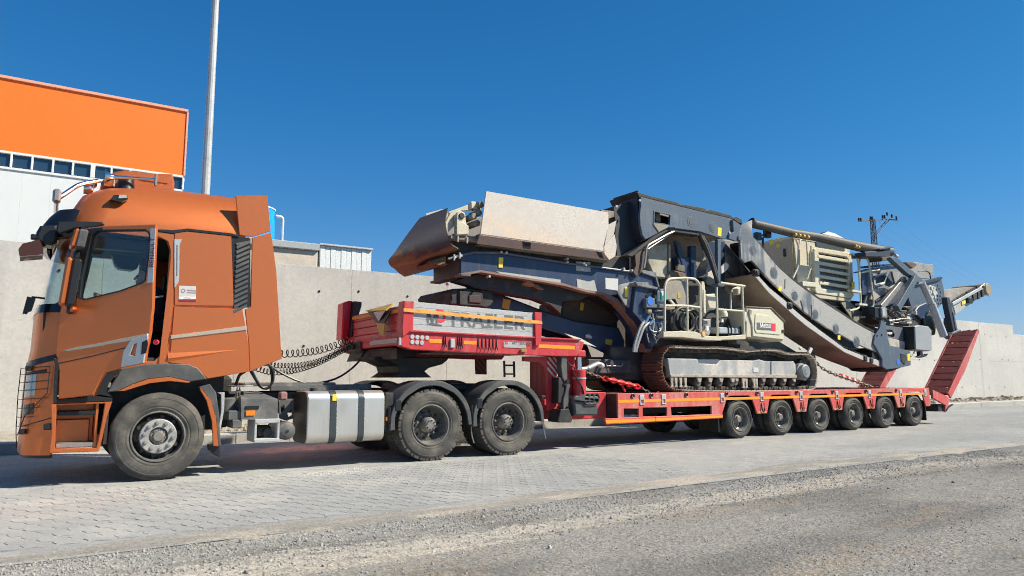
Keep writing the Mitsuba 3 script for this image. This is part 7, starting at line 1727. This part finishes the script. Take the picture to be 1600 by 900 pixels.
# --- engine cabinet beyond the conveyor
EY = 1.30
cabn = [(15.487, 4.735), (16.332, 4.778), (17.94, 4.733), (17.916, 3.317), (17.773, 3.205), (16.217, 3.226), (16.212, 3.489), (15.596, 3.466), (15.555, 3.661), (15.009, 3.868), (14.34, 4.372), (14.348, 4.471)]
cbn = add('engine_cabinet', prism([cabn[0], cabn[2], cabn[3], cabn[4], cabn[5], cabn[7]], EY, 2.5, .02), CREAM, cru)
fx = cabn[0][0]
add('cabinet_door', plate([(fx - .015, EY + .03, cabn[0][1] - .03), (fx - .015, 2.15, cabn[0][1] - .03), (fx - .015, 2.15, cabn[8][1] - .1), (fx - .015, EY + .03, cabn[8][1] - .1)], .02, .006), mat('shaded_cream_panel', streaked((0.42, 0.37, 0.25), (0.36, 0.31, 0.22)), .55), cbn)  # cream door toned darker, its shadow side put into the colour
add('door_handle', rbox(fx - .06, fx - .02, EY + .22, EY + .28, 4.25, 4.45, .008), BLACK, cbn)
for yy, zz5, ww, hh in ((1.85, 4.62, .14, .14), (1.72, 4.66, .10, .10), (1.60, 4.66, .10, .10), (1.68, 4.52, .1, .08)):
    add('warning_label', rbox(fx - .03, fx - .02, yy, yy + ww, zz5, zz5 + hh, .001), YELLOWSTICK, cbn)
add('cabinet_roof', [loft([np.array([(x, y, z) for x, y in ((a, EY - .02), (b, EY - .02), (b, 2.5), (a, 2.5))]) for a, b, z in ((fx - .03, cabn[2][0] + .02, cabn[0][1] - .05), (fx - .03, cabn[2][0] + .02, cabn[0][1] - .0), (fx + .3, cabn[2][0] - .2, cabn[0][1] + .08))])], CREAMSHINE, cbn)
rd = (16.638, 4.976), (17.403, 5.08), (18.25, 4.993)
add('roof_dome', hull([(x + dx, y, z) for x, z, dx in ((rd[0][0], rd[0][1] - .1, 0), (rd[1][0], rd[1][1] + .02, -.1), (rd[1][0], rd[1][1], .2), (rd[2][0], rd[2][1] - .05, 0), (rd[0][0], rd[0][1] - .5, 0), (rd[2][0], rd[2][1] - .4, 0)) for y in (1.5, 2.3)]), WHITEPAINT, cbn)
add('upper_grille', prism([(16.39, 4.743), (16.639, 4.788), (17.675, 4.704), (17.66, 4.566), (16.403, 4.557)], 1.275, 1.30, .006), mat('dark_mesh', (0.045, 0.055, 0.065), .4), cbn)
fo = [(16.185, 4.466), (16.262, 4.518), (17.786, 4.514), (17.867, 4.475), (17.824, 3.363), (17.723, 3.28), (16.197, 3.318), (16.13, 3.368)]
fi = [(16.371, 4.399), (17.61, 4.39), (17.681, 4.331), (17.613, 3.521), (17.541, 3.451), (16.45, 3.462), (16.383, 3.513)]
gf = add('grille_frame', prism(fo, 1.20, 1.30, .015, [fi]), CREAMSHINE, cbn)
add('radiator', prism(fi, 1.282, 1.296, .001), mat('radiator_blue_grey', mottled((0.055, 0.085, 0.11), (0.13, 0.115, 0.10), 4.0), .4), gf)
for a, b in zip([(16.331, 4.292), (16.333, 4.122), (16.334, 3.948), (16.33, 3.775), (16.326, 3.606)], [(17.643, 4.274), (17.637, 4.097), (17.631, 3.92), (17.624, 3.74), (17.606, 3.575)]):
    add('slat', beam((a[0] - .02, 1.212, a[1]), (b[0] + .02, 1.212, b[1]), .05, .085, .012), CREAMSHINE, gf)
add('cabinet_foot', prism([(16.148, 3.304), (17.716, 3.272), (17.674, 3.186), (16.186, 3.208)], 1.22, 1.6, .01), CREAM, cbn)
add('step_plate', prism([(15.402, 3.56), (15.969, 3.565), (15.958, 3.448), (15.409, 3.436)], 1.05, 1.3, .01), CREAMSHINE, cru)
def lrail(q_, y, r=.024): return tube(fillet([(x, y, z) for x, z in q_], .12, 5), r, 8)
add('ladder_rail', lrail([(15.101, 3.62), (15.322, 3.903), (15.398, 4.446), (15.324, 4.583), (15.299, 4.616)], 1.1), CREAMSHINE, cru)
add('ladder_rail', lrail([(15.385, 3.98), (15.436, 4.558), (15.529, 4.64), (15.732, 4.643), (15.731, 3.991)], 1.1, .018), CREAMSHINE, cru)
add('ladder_rail', lrail([(15.67, 3.645), (15.876, 3.986), (15.911, 4.498)], 1.1), CREAMSHINE, cru)
add('ladder_rail', lrail([(17.172, 4.36), (17.367, 4.397), (17.53, 4.242), (17.544, 3.121), (17.398, 2.965), (17.011, 2.89)], 0.85), CREAMSHINE, cru)
add('ladder_rail', lrail([(17.509, 3.379), (17.595, 4.248), (17.718, 4.354), (17.946, 4.337), (18.031, 4.21), (18.133, 3.116), (17.944, 2.918)], 0.85), CREAMSHINE, cru)
for q_ in ([(17.099, 3.408), (17.511, 3.398)], [(17.379, 3.075), (17.746, 3.076)], [(17.566, 2.751), (18.057, 2.754)]):
    add('ladder_step', beam((q_[0][0], .86, q_[0][1]), (q_[1][0], .86, q_[1][1]), .12, .05), CREAMSHINE, cru)
add('stair_plate', prism([(17.221, 3.135), (17.61, 3.194), (18.17, 2.919), (18.139, 2.65), (17.745, 2.653)], 1.2, 1.25, .008), mat('khaki_grey_plate', (0.24, 0.22, 0.18), .6), cru)
add('stair_plate', prism([(18.177, 2.977), (18.754, 2.986), (18.707, 2.596), (18.137, 2.631)], 1.25, 1.3, .008), 'khaki_grey_plate', cru)
add('machine_base', [rbox(cabn[0][0] - .5, cabn[3][0] + .6, 1.35, 2.4, 2.55, cabn[5][1] + .03, .02), prism([(16.848, 3.162), (17.542, 3.163), (17.941, 2.65), (18.946, 2.573), (18.779, 2.334), (17.715, 2.377), (16.511, 2.849), (15.95, 3.22)], 1.32, 1.9, .01)], DARKCHASSIS, cru)
wl = (13.593, 4.462), (13.949, 4.558), (13.779, 4.338)
for x, z in wl[:2]:
    add('work_lamp', [rbox(x - .09, x + .09, .85, .97, z - .09, z + .09, .015)], BLACK, cru)
add('lamp_stand', [beam((wl[0][0], .91, wl[0][1]), (wl[1][0], .91, wl[1][1]), .04), beam((wl[2][0], .91, wl[2][1] - .2), (wl[2][0], .91, wl[0][1]), .04)], BLACK, cru)
# --- long brown boom across the top
bp_ = [(13.177, 4.744), (13.272, 4.69), (13.956, 4.668), (14.698, 4.632), (15.596, 4.642), (16.42, 4.61), (17.352, 4.586), (18.339, 4.569), (18.892, 4.584)]
add('boom', tube([(x, .75, z) for x, z in bp_], [.10, .10, .10, .105, .11, .12, .13, .14, .14], 14), mat('brown_boom_paint', mottled((0.065, 0.058, 0.052), (0.10, 0.085, 0.07), 2.0), .55), cru)
for i, (x, z) in enumerate([(14.59, 4.559), (14.753, 4.56), (14.918, 4.557), (15.084, 4.554), (17.068, 4.534), (17.193, 4.52)]):
    add('boom_clip', cyl((x - .03, .62, z), (x + .03, .62, z), .045, 10), mat('ochre_clip', (0.42, 0.29, 0.10), .6) if 'ochre_clip' not in scene else 'ochre_clip', cru)
be = [(18.143, 4.556), (18.249, 4.595), (18.652, 4.673), (18.64, 4.392), (18.357, 4.376), (17.47, 4.425), (17.507, 4.466)]
add('boom_end', prism([(18.056, 4.553), (18.578, 4.662), (18.592, 4.64), (18.56, 4.387), (18.266, 4.35), (17.794, 4.307), (17.368, 4.278), (17.384, 4.409), (17.88, 4.475), (18.287, 4.524)], .55, .95, .02), mat('navy_black_steel', (0.03, 0.038, 0.055), .5), cru)
add('boom_cap', prism([(17.967, 4.542), (18.487, 4.651), (18.659, 4.648), (18.621, 4.625), (17.997, 4.517)], .5, 1.0, .006), SLATE, cru)
add('boom_foot', prism([(18.079, 4.333), (18.597, 4.41), (18.571, 4.34), (18.531, 4.298), (18.133, 4.234), (18.159, 4.303)], .55, .9, .01), mat('brown_black_plate', (0.10, 0.075, 0.06), .6), cru)
add('boom_plate', prism([(18.125, 4.427), (18.791, 4.44), (18.741, 4.318), (18.087, 4.251)], .9, .93, .008), LIGHTGREY, cru)
add('lug', cyl(*[(x, .7, z) for x, z in [(19.037, 4.502), (19.157, 4.474)]], .05, 12), LIGHTGREY, cru)
# --- right-hand side: arms, side conveyor, sorting plates
arm = [(18.391, 4.338), (18.497, 4.367), (18.77, 4.344), (19.372, 4.086), (19.527, 4.03), (19.922, 3.844), (20.028, 3.803), (19.908, 3.745), (19.618, 3.773), (19.502, 3.853), (19.419, 3.905), (19.21, 3.947), (18.419, 4.293)]
add('lift_arm', prism(arm, .45, .60, .012), SLATE, cru)

def px3(s_, y): return s_
stq = (19.468, 3.87), (18.46, 3.032), (19.341, 3.86), (18.059, 3.057)
add('support_strut', beam((stq[0][0], .45, stq[0][1]), (stq[1][0], .45, stq[1][1] - .05), .18, .16, .01, up=(0, 1, 0)), SLATE, cru)
add('support_strut', beam((stq[2][0], .65, stq[2][1]), (stq[3][0], .65, stq[3][1] - .05), .16, .12, .01, up=(0, 1, 0)), STEEL, cru)
pr1 = (19.962, 3.196), (20.292, 2.302)
pr0 = (19.652, 3.749),
prl = [(pr0[0][0], .35, pr0[0][1]), (pr1[0][0], .3, pr1[0][1]), (pr1[1][0], .2, pr1[1][1])]
add('prop_leg', [cyl(prl[0], prl[1], .085, 14), cyl(prl[1], prl[2], .10, 14, .01)], mat('grey_prop_paint', (0.36, 0.38, 0.40), .45), cru)
pk = [(20.818, 3.416), (20.977, 3.432), (21.039, 3.255), (21.275, 2.516), (21.122, 2.431), (21.049, 2.468), (20.863, 3.136)]
add('dark_prop', prism(pk, .3, .45, .01), 'navy_black_steel', cru)
add('prop_face', prism([(21.063, 3.005), (21.142, 2.929), (21.252, 2.514), (21.197, 2.472), (21.142, 2.57)], .28, .31, .004), SLATE, cru)
add('prop_foot', [prism([(20.856, 2.41), (21.186, 2.5), (21.37, 2.526), (21.383, 2.487), (21.093, 2.417), (20.89, 2.381)], .25, .6, .008)], SLATE, cru)
add('rear_prop', prism([(21.177, 2.866), (21.418, 2.877), (21.219, 2.265), (21.034, 2.339)], .5, .6, .008), SLATE, cru)
# big rounded grey plate and plates behind
bpz = [(19.73, 3.475), (19.909, 3.705), (20.065, 3.766), (20.607, 3.855), (21.649, 4.097), (21.76, 3.769), (21.721, 3.515), (21.41, 3.207), (20.109, 3.02), (19.871, 3.166)]
add('screen_plate', prism(bpz, .8, .86, .01), SLATE, cru)
add('plate_rim', prism([(20.029, 3.781), (21.59, 4.111), (21.613, 4.05), (21.367, 3.969), (20.173, 3.741)], .74, .86, .008), 'navy_black_steel', cru)
hole_pts = (21.407, 3.838), (21.474, 3.749), (21.357, 3.637), (21.539, 3.649), (21.361, 3.534), (21.501, 3.532), (21.345, 3.43), (21.483, 3.417), (21.366, 3.307), (21.212, 3.34), (21.309, 3.717), (21.487, 3.314)
add('bolt_hole', [cyl((x, .792, z), (x, .80, z), .03, 8) for x, z in hole_pts], BLACK, cru, kind='stuff')
hbq = (21.013, 3.601),
add('hub_casting', [lathe([(0, .70), (.08, .70), (.10, .74), (.2, .76), (.22, .80)], (hbq[0][0], 0, hbq[0][1]), 'y', 20)] + [cyl((hbq[0][0] + .15 * math.cos(t), .72, hbq[0][1] + .15 * math.sin(t)), (hbq[0][0] + .15 * math.cos(t), .78, hbq[0][1] + .15 * math.sin(t)), .045, 8) for t in np.arange(6) * math.pi / 3], mat('pale_casting', (0.48, 0.47, 0.45), .5), cru)
add('back_plate', prism([(21.308, 4.621), (21.879, 4.688), (22.328, 4.666), (22.881, 4.691), (22.894, 4.356), (22.555, 4.218), (21.405, 4.176), (20.973, 4.463)], 1.6, 1.7, .01), mat('grey_rear_plate', mottled((0.26, 0.26, 0.26), (0.19, 0.19, 0.20), 3.0), .6), cru)
add('hose_loop', tube(spline([(x, 1.3, z) for x, z in [(21.409, 4.31), (21.778, 4.361), (22.017, 4.315), (22.053, 4.145), (21.981, 4.075)]]), .018, 6), BLACK, cru)
add('brown_guard', prism([(20.507, 4.505), (20.935, 4.543), (21.163, 4.489), (20.908, 4.351), (20.687, 4.427)], 1.2, 1.3, .01), 'brown_black_plate', cru)
# side conveyor rising behind the ladder
add('side_conveyor', prism([(17.926, 3.992), (18.48, 4.134), (19.334, 4.264), (19.845, 4.287), (20.12, 4.127), (20.054, 3.919), (19.551, 3.723), (19.252, 3.623), (18.436, 3.203), (17.883, 3.04), (18.242, 3.556)], 1.0, 1.06, .01, [[(18.554, 3.897), (19.021, 4.031), (19.116, 3.949), (18.992, 3.802), (18.564, 3.703)], [(19.152, 3.952), (19.313, 4.103), (19.404, 4.111), (19.522, 3.771), (19.257, 3.663), (18.98, 3.703)]]), mat('dusty_steel_panel', streaked((0.17, 0.18, 0.20), (0.36, 0.34, 0.31), lo=.42, hi=.72, amount=.8), .6), cru)
add('side_conveyor_back', prism([(18.295, 4.015), (18.917, 4.203), (19.791, 4.333), (20.353, 4.364), (20.673, 4.203), (20.965, 4.079), (21.084, 3.814), (20.883, 3.219), (19.918, 3.047), (18.841, 2.994), (18.222, 3.079)], 1.25, 1.3, .01), SLATE, cru)
add('side_conveyor_roof', sheet([[(x, y, z) for y in (1.06, 1.25)] for x, z in [(17.926, 3.988), (18.479, 4.13), (19.334, 4.26), (19.844, 4.283)]], .02), NAVY_SHADE, cru)
add('bright_flange', prism([(18.439, 3.66), (18.901, 3.78), (18.914, 3.742), (18.469, 3.627)], .94, 1.0, .004), WHITEPAINT, cru)
add('bright_flange', prism([(17.806, 3.957), (18.147, 4.042), (18.736, 4.129), (18.731, 4.089), (18.177, 4.006), (17.836, 3.931)], .94, 1.0, .004), WHITEPAINT, cru)
add('navy_rail', [beam(*[(x, .95, z) for x, z in [(17.721, 4.074), (19.688, 4.348)]], .06), beam(*[(x, .95, z) for x, z in [(18.398, 3.888), (19.003, 4.033)]], .05), beam(*[(x, .95, z) for x, z in [(18.349, 3.194), (19.594, 3.641)]], .08)], NAVY_SHADE, cru)
add('dusty_apron', prism([(18.271, 3.547), (18.791, 3.611), (19.029, 3.558), (18.266, 3.222), (18.069, 3.249)], .9, .97, .01), mat('caked_apron', mottled((0.33, 0.31, 0.30), (0.24, 0.22, 0.21), 9.0), .8), cru)
add('sticker', prism([(18.798, 3.581), (18.891, 3.577), (18.862, 3.488), (18.775, 3.483)], .892, .90, .001), YELLOWSTICK, cru)
add('black_post', prism([(17.751, 3.911), (18.323, 3.975), (18.37, 3.517), (18.124, 3.425), (17.754, 3.364)], .92, .99, .01), NAVY_SHADE, cru)
add('yellow_tag', prism([(17.617, 3.705), (17.732, 3.713), (17.712, 3.531), (17.597, 3.524)], 1.1, 1.12, .002), YELLOWSTICK, cru)
# clutter of the lower right frame
jk = np.random.default_rng(17)
cl0, cl1 = ((17.898, 3.026), (19.797, 2.586))
add('gear_housing', [prism([(17.636, 2.999), (18.231, 3.008), (18.24, 2.763), (18.073, 2.711), (17.601, 2.712)], .55, .9, .02)], BLACK, cru)
add('junction_box', rbox(*(lambda a, b: (a[0], b[0], .5, .75, b[1], a[1]))(*((17.842, 2.995), (18.125, 2.721))), .02), SLATE_DUSTY, cru)
add('junction_window', rbox(*(lambda a, b: (a[0], b[0], .49, .51, b[1], a[1]))(*((17.878, 2.952), (17.994, 2.769))), .004), LIGHTGREY, cru)
add('lower_frame', [prism([(18.037, 2.75), (18.605, 3.095), (19.982, 3.168), (21.337, 2.994), (21.056, 2.396), (20.811, 2.63), (19.466, 2.603), (18.547, 2.636)], .8, 1.6, .02)], 'dark_brown_frame', cru)
for i in range(26):
    t = jk.random(2)
    x = cl0[0] + (cl1[0] - cl0[0]) * t[0]; z = cl1[1] + (cl0[1] - cl1[1]) * t[1]
    s = jk.uniform(.04, .13, 3)
    mt_ = [DIRTYBEIGE, DARKCHASSIS, LIGHTGREY, NAVY_SHADE, SLATE_DUSTY, 'pale_casting'][int(jk.integers(6))]
    if jk.random() < .5:
        m = rbox(x - s[0], x + s[0], .62, .62 + s[1], z - s[2] * .6, z + s[2] * .6, .012)
    else:
        m = cyl((x, .6, z), (x + s[0] * jk.normal(), .75, z + s[2] * jk.normal()), .03 + .04 * jk.random(), 10, .006)
    add('fitting', m, mt_, cru)
for i in range(9):
    p = [(cl0[0] + (cl1[0] - cl0[0]) * jk.random(), .58 + .05 * jk.random(), cl1[1] + (cl0[1] - cl1[1]) * jk.random()) for _ in range(3)]
    add('hose', tube(spline(p, 6), .014, 6), [BLACK, STEEL, BLACK][i % 3], cru)
add('navy_cover', prism([(19.893, 2.991), (20.141, 3.17), (20.566, 3.289), (20.77, 3.106), (20.505, 2.877), (20.221, 2.793)], .72, .8, .02), NAVY_SHADE, cru)
add('grey_block', prism([(19.235, 2.857), (19.482, 2.938), (19.54, 2.732), (19.483, 2.637), (19.226, 2.638)], .6, .8, .015), 'pale_casting', cru)
add('black_bin', prism([(20.283, 2.865), (20.895, 2.965), (20.871, 2.505), (20.596, 2.52), (20.335, 2.606)], .7, 1.0, .015), BLACK, cru)
# --- tail conveyor pointing up to the right
tl_ = [(21.784, 3.257), (22.388, 3.416), (23.254, 3.716), (23.918, 3.935), (24.444, 4.049), (24.627, 4.028), (24.678, 3.918), (24.54, 3.807), (24.149, 3.693), (23.471, 3.433), (22.68, 3.133), (22.538, 3.041), (22.033, 3.017)]
add('tail_conveyor', prism([(22.381, 3.373), (24.006, 3.918), (24.574, 3.99), (24.648, 3.882), (24.382, 3.708), (23.948, 3.592), (22.539, 3.051), (22.484, 3.23)], .9, .95, .008), mat('tail_panel', streaked((0.36, 0.36, 0.35), (0.50, 0.48, 0.44)), .55), cru)
add('tail_belt', prism([(22.155, 3.785), (23.379, 3.943), (24.062, 4), (23.533, 3.809), (22.567, 3.478), (22.172, 3.371)], 1.0, 1.9, .01), mat('pale_belt_side', mottled((0.27, 0.25, 0.235), (0.34, 0.32, 0.30), 2.0), .8), cru)
add('tail_rail', beam(*[(x, .88, z) for x, z in [(22.295, 3.356), (24.198, 3.963)]], .09), LIGHTGREY, cru)
for q_ in ([(22.33, 3.444), (22.555, 3.532), (22.61, 3.481), (22.342, 3.391)], [(22.624, 3.568), (23.127, 3.739), (23.206, 3.69), (22.702, 3.519)], [(23.243, 3.779), (23.811, 3.971), (23.87, 3.919), (23.303, 3.739)], [(23.93, 4.001), (24.093, 4.019), (23.987, 3.938), (23.92, 3.945)]):
    add('open_bay', prism(q_, .86, .90, .003), BELT, cru)
add('sticker', prism([(22.926, 3.449), (23.154, 3.512), (23.161, 3.425), (22.933, 3.359)], .872, .90, .001), YELLOWSTICK, cru)
add('bearing_block', [rbox(*(lambda a, b: (a[0], b[0], .82, .9, b[1], a[1]))(*((23.215, 3.61), (23.515, 3.431))), .02)], BLACK, cru)
for q_ in ([(23.63, 3.703), (23.865, 3.762), (23.833, 3.583), (23.621, 3.527)], [(23.919, 3.81), (24.036, 3.828), (24.044, 3.617), (23.925, 3.588)], [(24.19, 3.916), (24.308, 3.935), (24.312, 3.7), (24.217, 3.683)]):
    add('end_plate', prism(q_, .85, .91, .006), DARKCHASSIS, cru)
dd = (24.636, 3.949),
add('tail_drum', [cyl((dd[0][0], .84, dd[0][1]), (dd[0][0], 1.9, dd[0][1]), .19, 18, .02)], mat('brown_drum', (0.30, 0.24, 0.17), .6), cru)
add('scraper_rod', [tube([(x, .9, z) for x, z in q_], .012, 5) for q_ in ([(24.201, 3.987), (24.528, 4.123)], [(24.444, 4.049), (24.74, 4.126)], [(24.446, 3.801), (24.833, 3.735)])], STEEL, cru)

# --- crawler tracks
TY0, TW = 0.05, 0.55
lp2 = [(9.815, 1.781), (10.252, 1.78), (10.724, 1.777), (11.215, 1.787), (11.619, 1.763), (11.826, 1.753)] + [(11.923, 1.73), (12.328, 1.758), (12.744, 1.776), (13.062, 1.758), (13.276, 1.714), (13.607, 1.701), (13.947, 1.711), (14.151, 1.665), (14.257, 1.553), (14.31, 1.369), (14.279, 1.172), (14.182, 1.004), (13.991, 0.929)] + [(12.783, 0.925), (11.578, 0.939)] + [(10.775, 0.946), (10.03, 0.971), (9.781, 1.012), (9.644, 1.12), (9.564, 1.296), (9.554, 1.459), (9.595, 1.611), (9.669, 1.702), (9.742, 1.757)]
loop = spline(np.array(lp2 + lp2[:1]), 10)[:-1]
seg = np.concatenate([[0], np.cumsum(np.linalg.norm(np.diff(np.vstack([loop, loop[:1]]), axis=0), axis=1))])
NS = int(seg[-1] / 0.165)
ts = np.linspace(0, seg[-1], NS, endpoint=False)
lpx = np.vstack([loop, loop[:1]])
cpt = np.stack([np.interp(ts, seg, lpx[:, i]) for i in range(2)], 1)
npt = np.stack([np.interp((ts + .02) % seg[-1], seg, lpx[:, i]) for i in range(2)], 1)
ppt = np.stack([np.interp((ts - .02) % seg[-1], seg, lpx[:, i]) for i in range(2)], 1)
shoe_v = cat_([rbox(-.078, .078, 0, TW, -.016, 0.004, .005)] + [prism([(a - .009, 0), (a + .009, 0), (a + .005, .034), (a - .005, .034)], 0, TW, .003) for a in (-.062, 0, .060)])
shoe_p = [mikit.ply(shoe_v, m_, smooth=False) for m_ in (RUST, TRACKDUST)]
link_v = cat_([prism([(-.088, -.09), (.088, -.09), (.082, -.018), (-.082, -.018)], .14, .19, .008), prism([(-.088, -.09), (.088, -.09), (.082, -.018), (-.082, -.018)], .36, .41, .008), cyl((.0, .12, -.055), (.0, .43, -.055), .03, 10)])
link_p = mikit.ply(link_v, TRACKDARK, smooth=False)
ctr = cpt.mean(0)
for far_ in (False, True):
    tr_ = numbered(f'{cru}__track'); note(tr_, 'near crawler track with rust-brown shoes on its left end' if not far_ else None)
    yo = TY0 if not far_ else 2.55 - TY0 - TW
    for c, a, b in zip(cpt, ppt, npt):
        d = unit(b - a)
        nrm = np.array([-d[1], d[0]])
        if nrm @ (c - ctr) < 0: nrm, d = -nrm, -d
        # keep the plate flat on its run, grousers outwards
        ang = math.degrees(math.atan2(d[1], d[0]))
        M = T().translate([c[0], yo, c[1]]).rotate([0, -1, 0], ang)
        left = c[0] < cpt[:, 0].min() + .42
        scene[numbered(f'{tr_}__shoe')] = {**shoe_p[0 if left else 1], 'to_world': M}
        scene[numbered(f'{tr_}__link')] = {**link_p, 'to_world': M}
    sgn = (lambda m: m) if not far_ else (lambda m: mirror_y(m, YC))
    fr = [(9.769, 1.567), (10.561, 1.567), (10.598, 1.549), (10.623, 1.481), (11.137, 1.468), (11.242, 1.55), (11.899, 1.558)] + [(12.259, 1.553), (12.445, 1.578), (12.63, 1.544), (12.925, 1.547), (13.491, 1.546), (13.58, 1.554), (13.654, 1.492), (13.65, 1.187)] + [(11.875, 1.205), (9.825, 1.214), (9.797, 1.386)]
    tfm = add('track_frame', sgn(prism(fr, .12, .50, .012)), TRACKGREY, tr_)
    fo_ = (11.477, 1.232), (13.638, 1.222)
    st0 = (9.808, 1.259), (9.807, 1.218)
    add('frame_lip', sgn(prism([st0[0], (fo_[1][0], fo_[1][1] + .04), (fo_[1][0], fo_[1][1] - .03), st0[1]], .085, .13, .006)), TRACKDUST, tfm)
    add('frame_pocket', sgn(prism([(10.587, 1.555), (11.251, 1.563), (11.196, 1.468), (10.611, 1.472)], .16, .2, .004)), mat('dark_slate_pocket', (0.08, 0.10, 0.14), .5) if 'dark_slate_pocket' not in scene else 'dark_slate_pocket', tfm)
    wb = (12.216, 1.407), (12.382, 1.311)
    add('small_plate', sgn(rbox(wb[0][0], wb[1][0], .108, .122, wb[1][1], wb[0][1], .003)), PAPER, tfm)
    rb_ = (12.816, 1.546), (12.791, 1.216)
    add('frame_rib', sgn(beam((rb_[0][0], .115, rb_[0][1]), (rb_[1][0], .115, rb_[1][1]), .03)), TRACKDUST, tfm)
    rx = (10.605, 1.114), (10.913, 1.113), (11.229, 1.111), (11.572, 1.109)
    rx2 = (11.693, 1.127), (11.909, 1.126), (12.208, 1.118), (12.535, 1.116), (12.891, 1.114), (13.235, 1.113), (13.565, 1.111)
    for x, z in list(rx) + list(rx2):
        add('roller', sgn(cyl((x, .14, z), (x, .5, z), .095, 16, .02)), TRACKDARK, tr_)
        add('roller_bracket', sgn(prism([(x - .075, z + .12), (x + .075, z + .12), (x + .04, z + .0), (x - .03, z + .0)], .105, .14, .006)), TRACKDUST, tr_)
    for q_ in (((9.85, 1.195), (9.958, 1.195), (10.085, 1.194), (10.213, 1.194)), ((11.88, 1.165), (11.979, 1.164), (12.219, 1.164), (12.3, 1.163))):
        for x, z in q_:
            add('guide_tooth', sgn(prism([(x - .04, z + .02), (x + .04, z + .02), (x + .03, z - .12), (x + .045, z - .17), (x - .045, z - .17), (x - .02, z - .12)], .10, .13, .004)), TRACKDUST, tr_)
    hbx = (13.852, 1.332), (14.035, 1.333)
    r2 = .155
    add('final_drive', sgn(cat_([lathe([(0, .0), (r2 * .8, .0), (r2, .02), (r2, .10), (r2 * 1.18, .11), (r2 * 1.18, .3), (0, .3)], (hbx[0][0], 0.0, hbx[0][1]), 'y', 28), lathe([(0, -.008), (.07, -.008), (.075, .002)], (hbx[0][0], 0, hbx[0][1]), 'y', 16)])), mat('drive_grey', streaked((0.17, 0.19, 0.21), (0.34, 0.33, 0.31), lo=.45, hi=.8), .55) if 'drive_grey' not in scene else 'drive_grey', tr_)
    spz = (14.087, 1.37),
    add('sprocket', sgn(cyl((spz[0][0], .2, spz[0][1]), (spz[0][0], .4, spz[0][1]), .25, 24, .02)), TRACKDARK, tr_)
    idl = (10.022, 1.363),
    add('idler_wheel', sgn(cyl((idl[0][0], .2, idl[0][1]), (idl[0][0], .4, idl[0][1]), .24, 24, .02)), TRACKDARK, tr_)
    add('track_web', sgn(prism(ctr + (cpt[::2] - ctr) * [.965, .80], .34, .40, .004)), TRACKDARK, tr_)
    cdr = (12.548, 1.604), (12.674, 1.619)
    add('carrier_block', sgn(rbox(cdr[0][0] - .3, cdr[0][0] + .25, .2, .4, cdr[0][1] - .1, cdr[0][1] - .01, .02)), TRACKDARK, tr_)
add('pale_lever', prism([(14.69, 1.788), (14.785, 1.908), (14.879, 1.866), (14.745, 1.73)], .5, .55, .006), PAPER, cru)
add('pale_lever', prism([(14.364, 1.892), (14.449, 1.908), (14.477, 1.828), (14.418, 1.827)], .5, .55, .006), PAPER, cru)
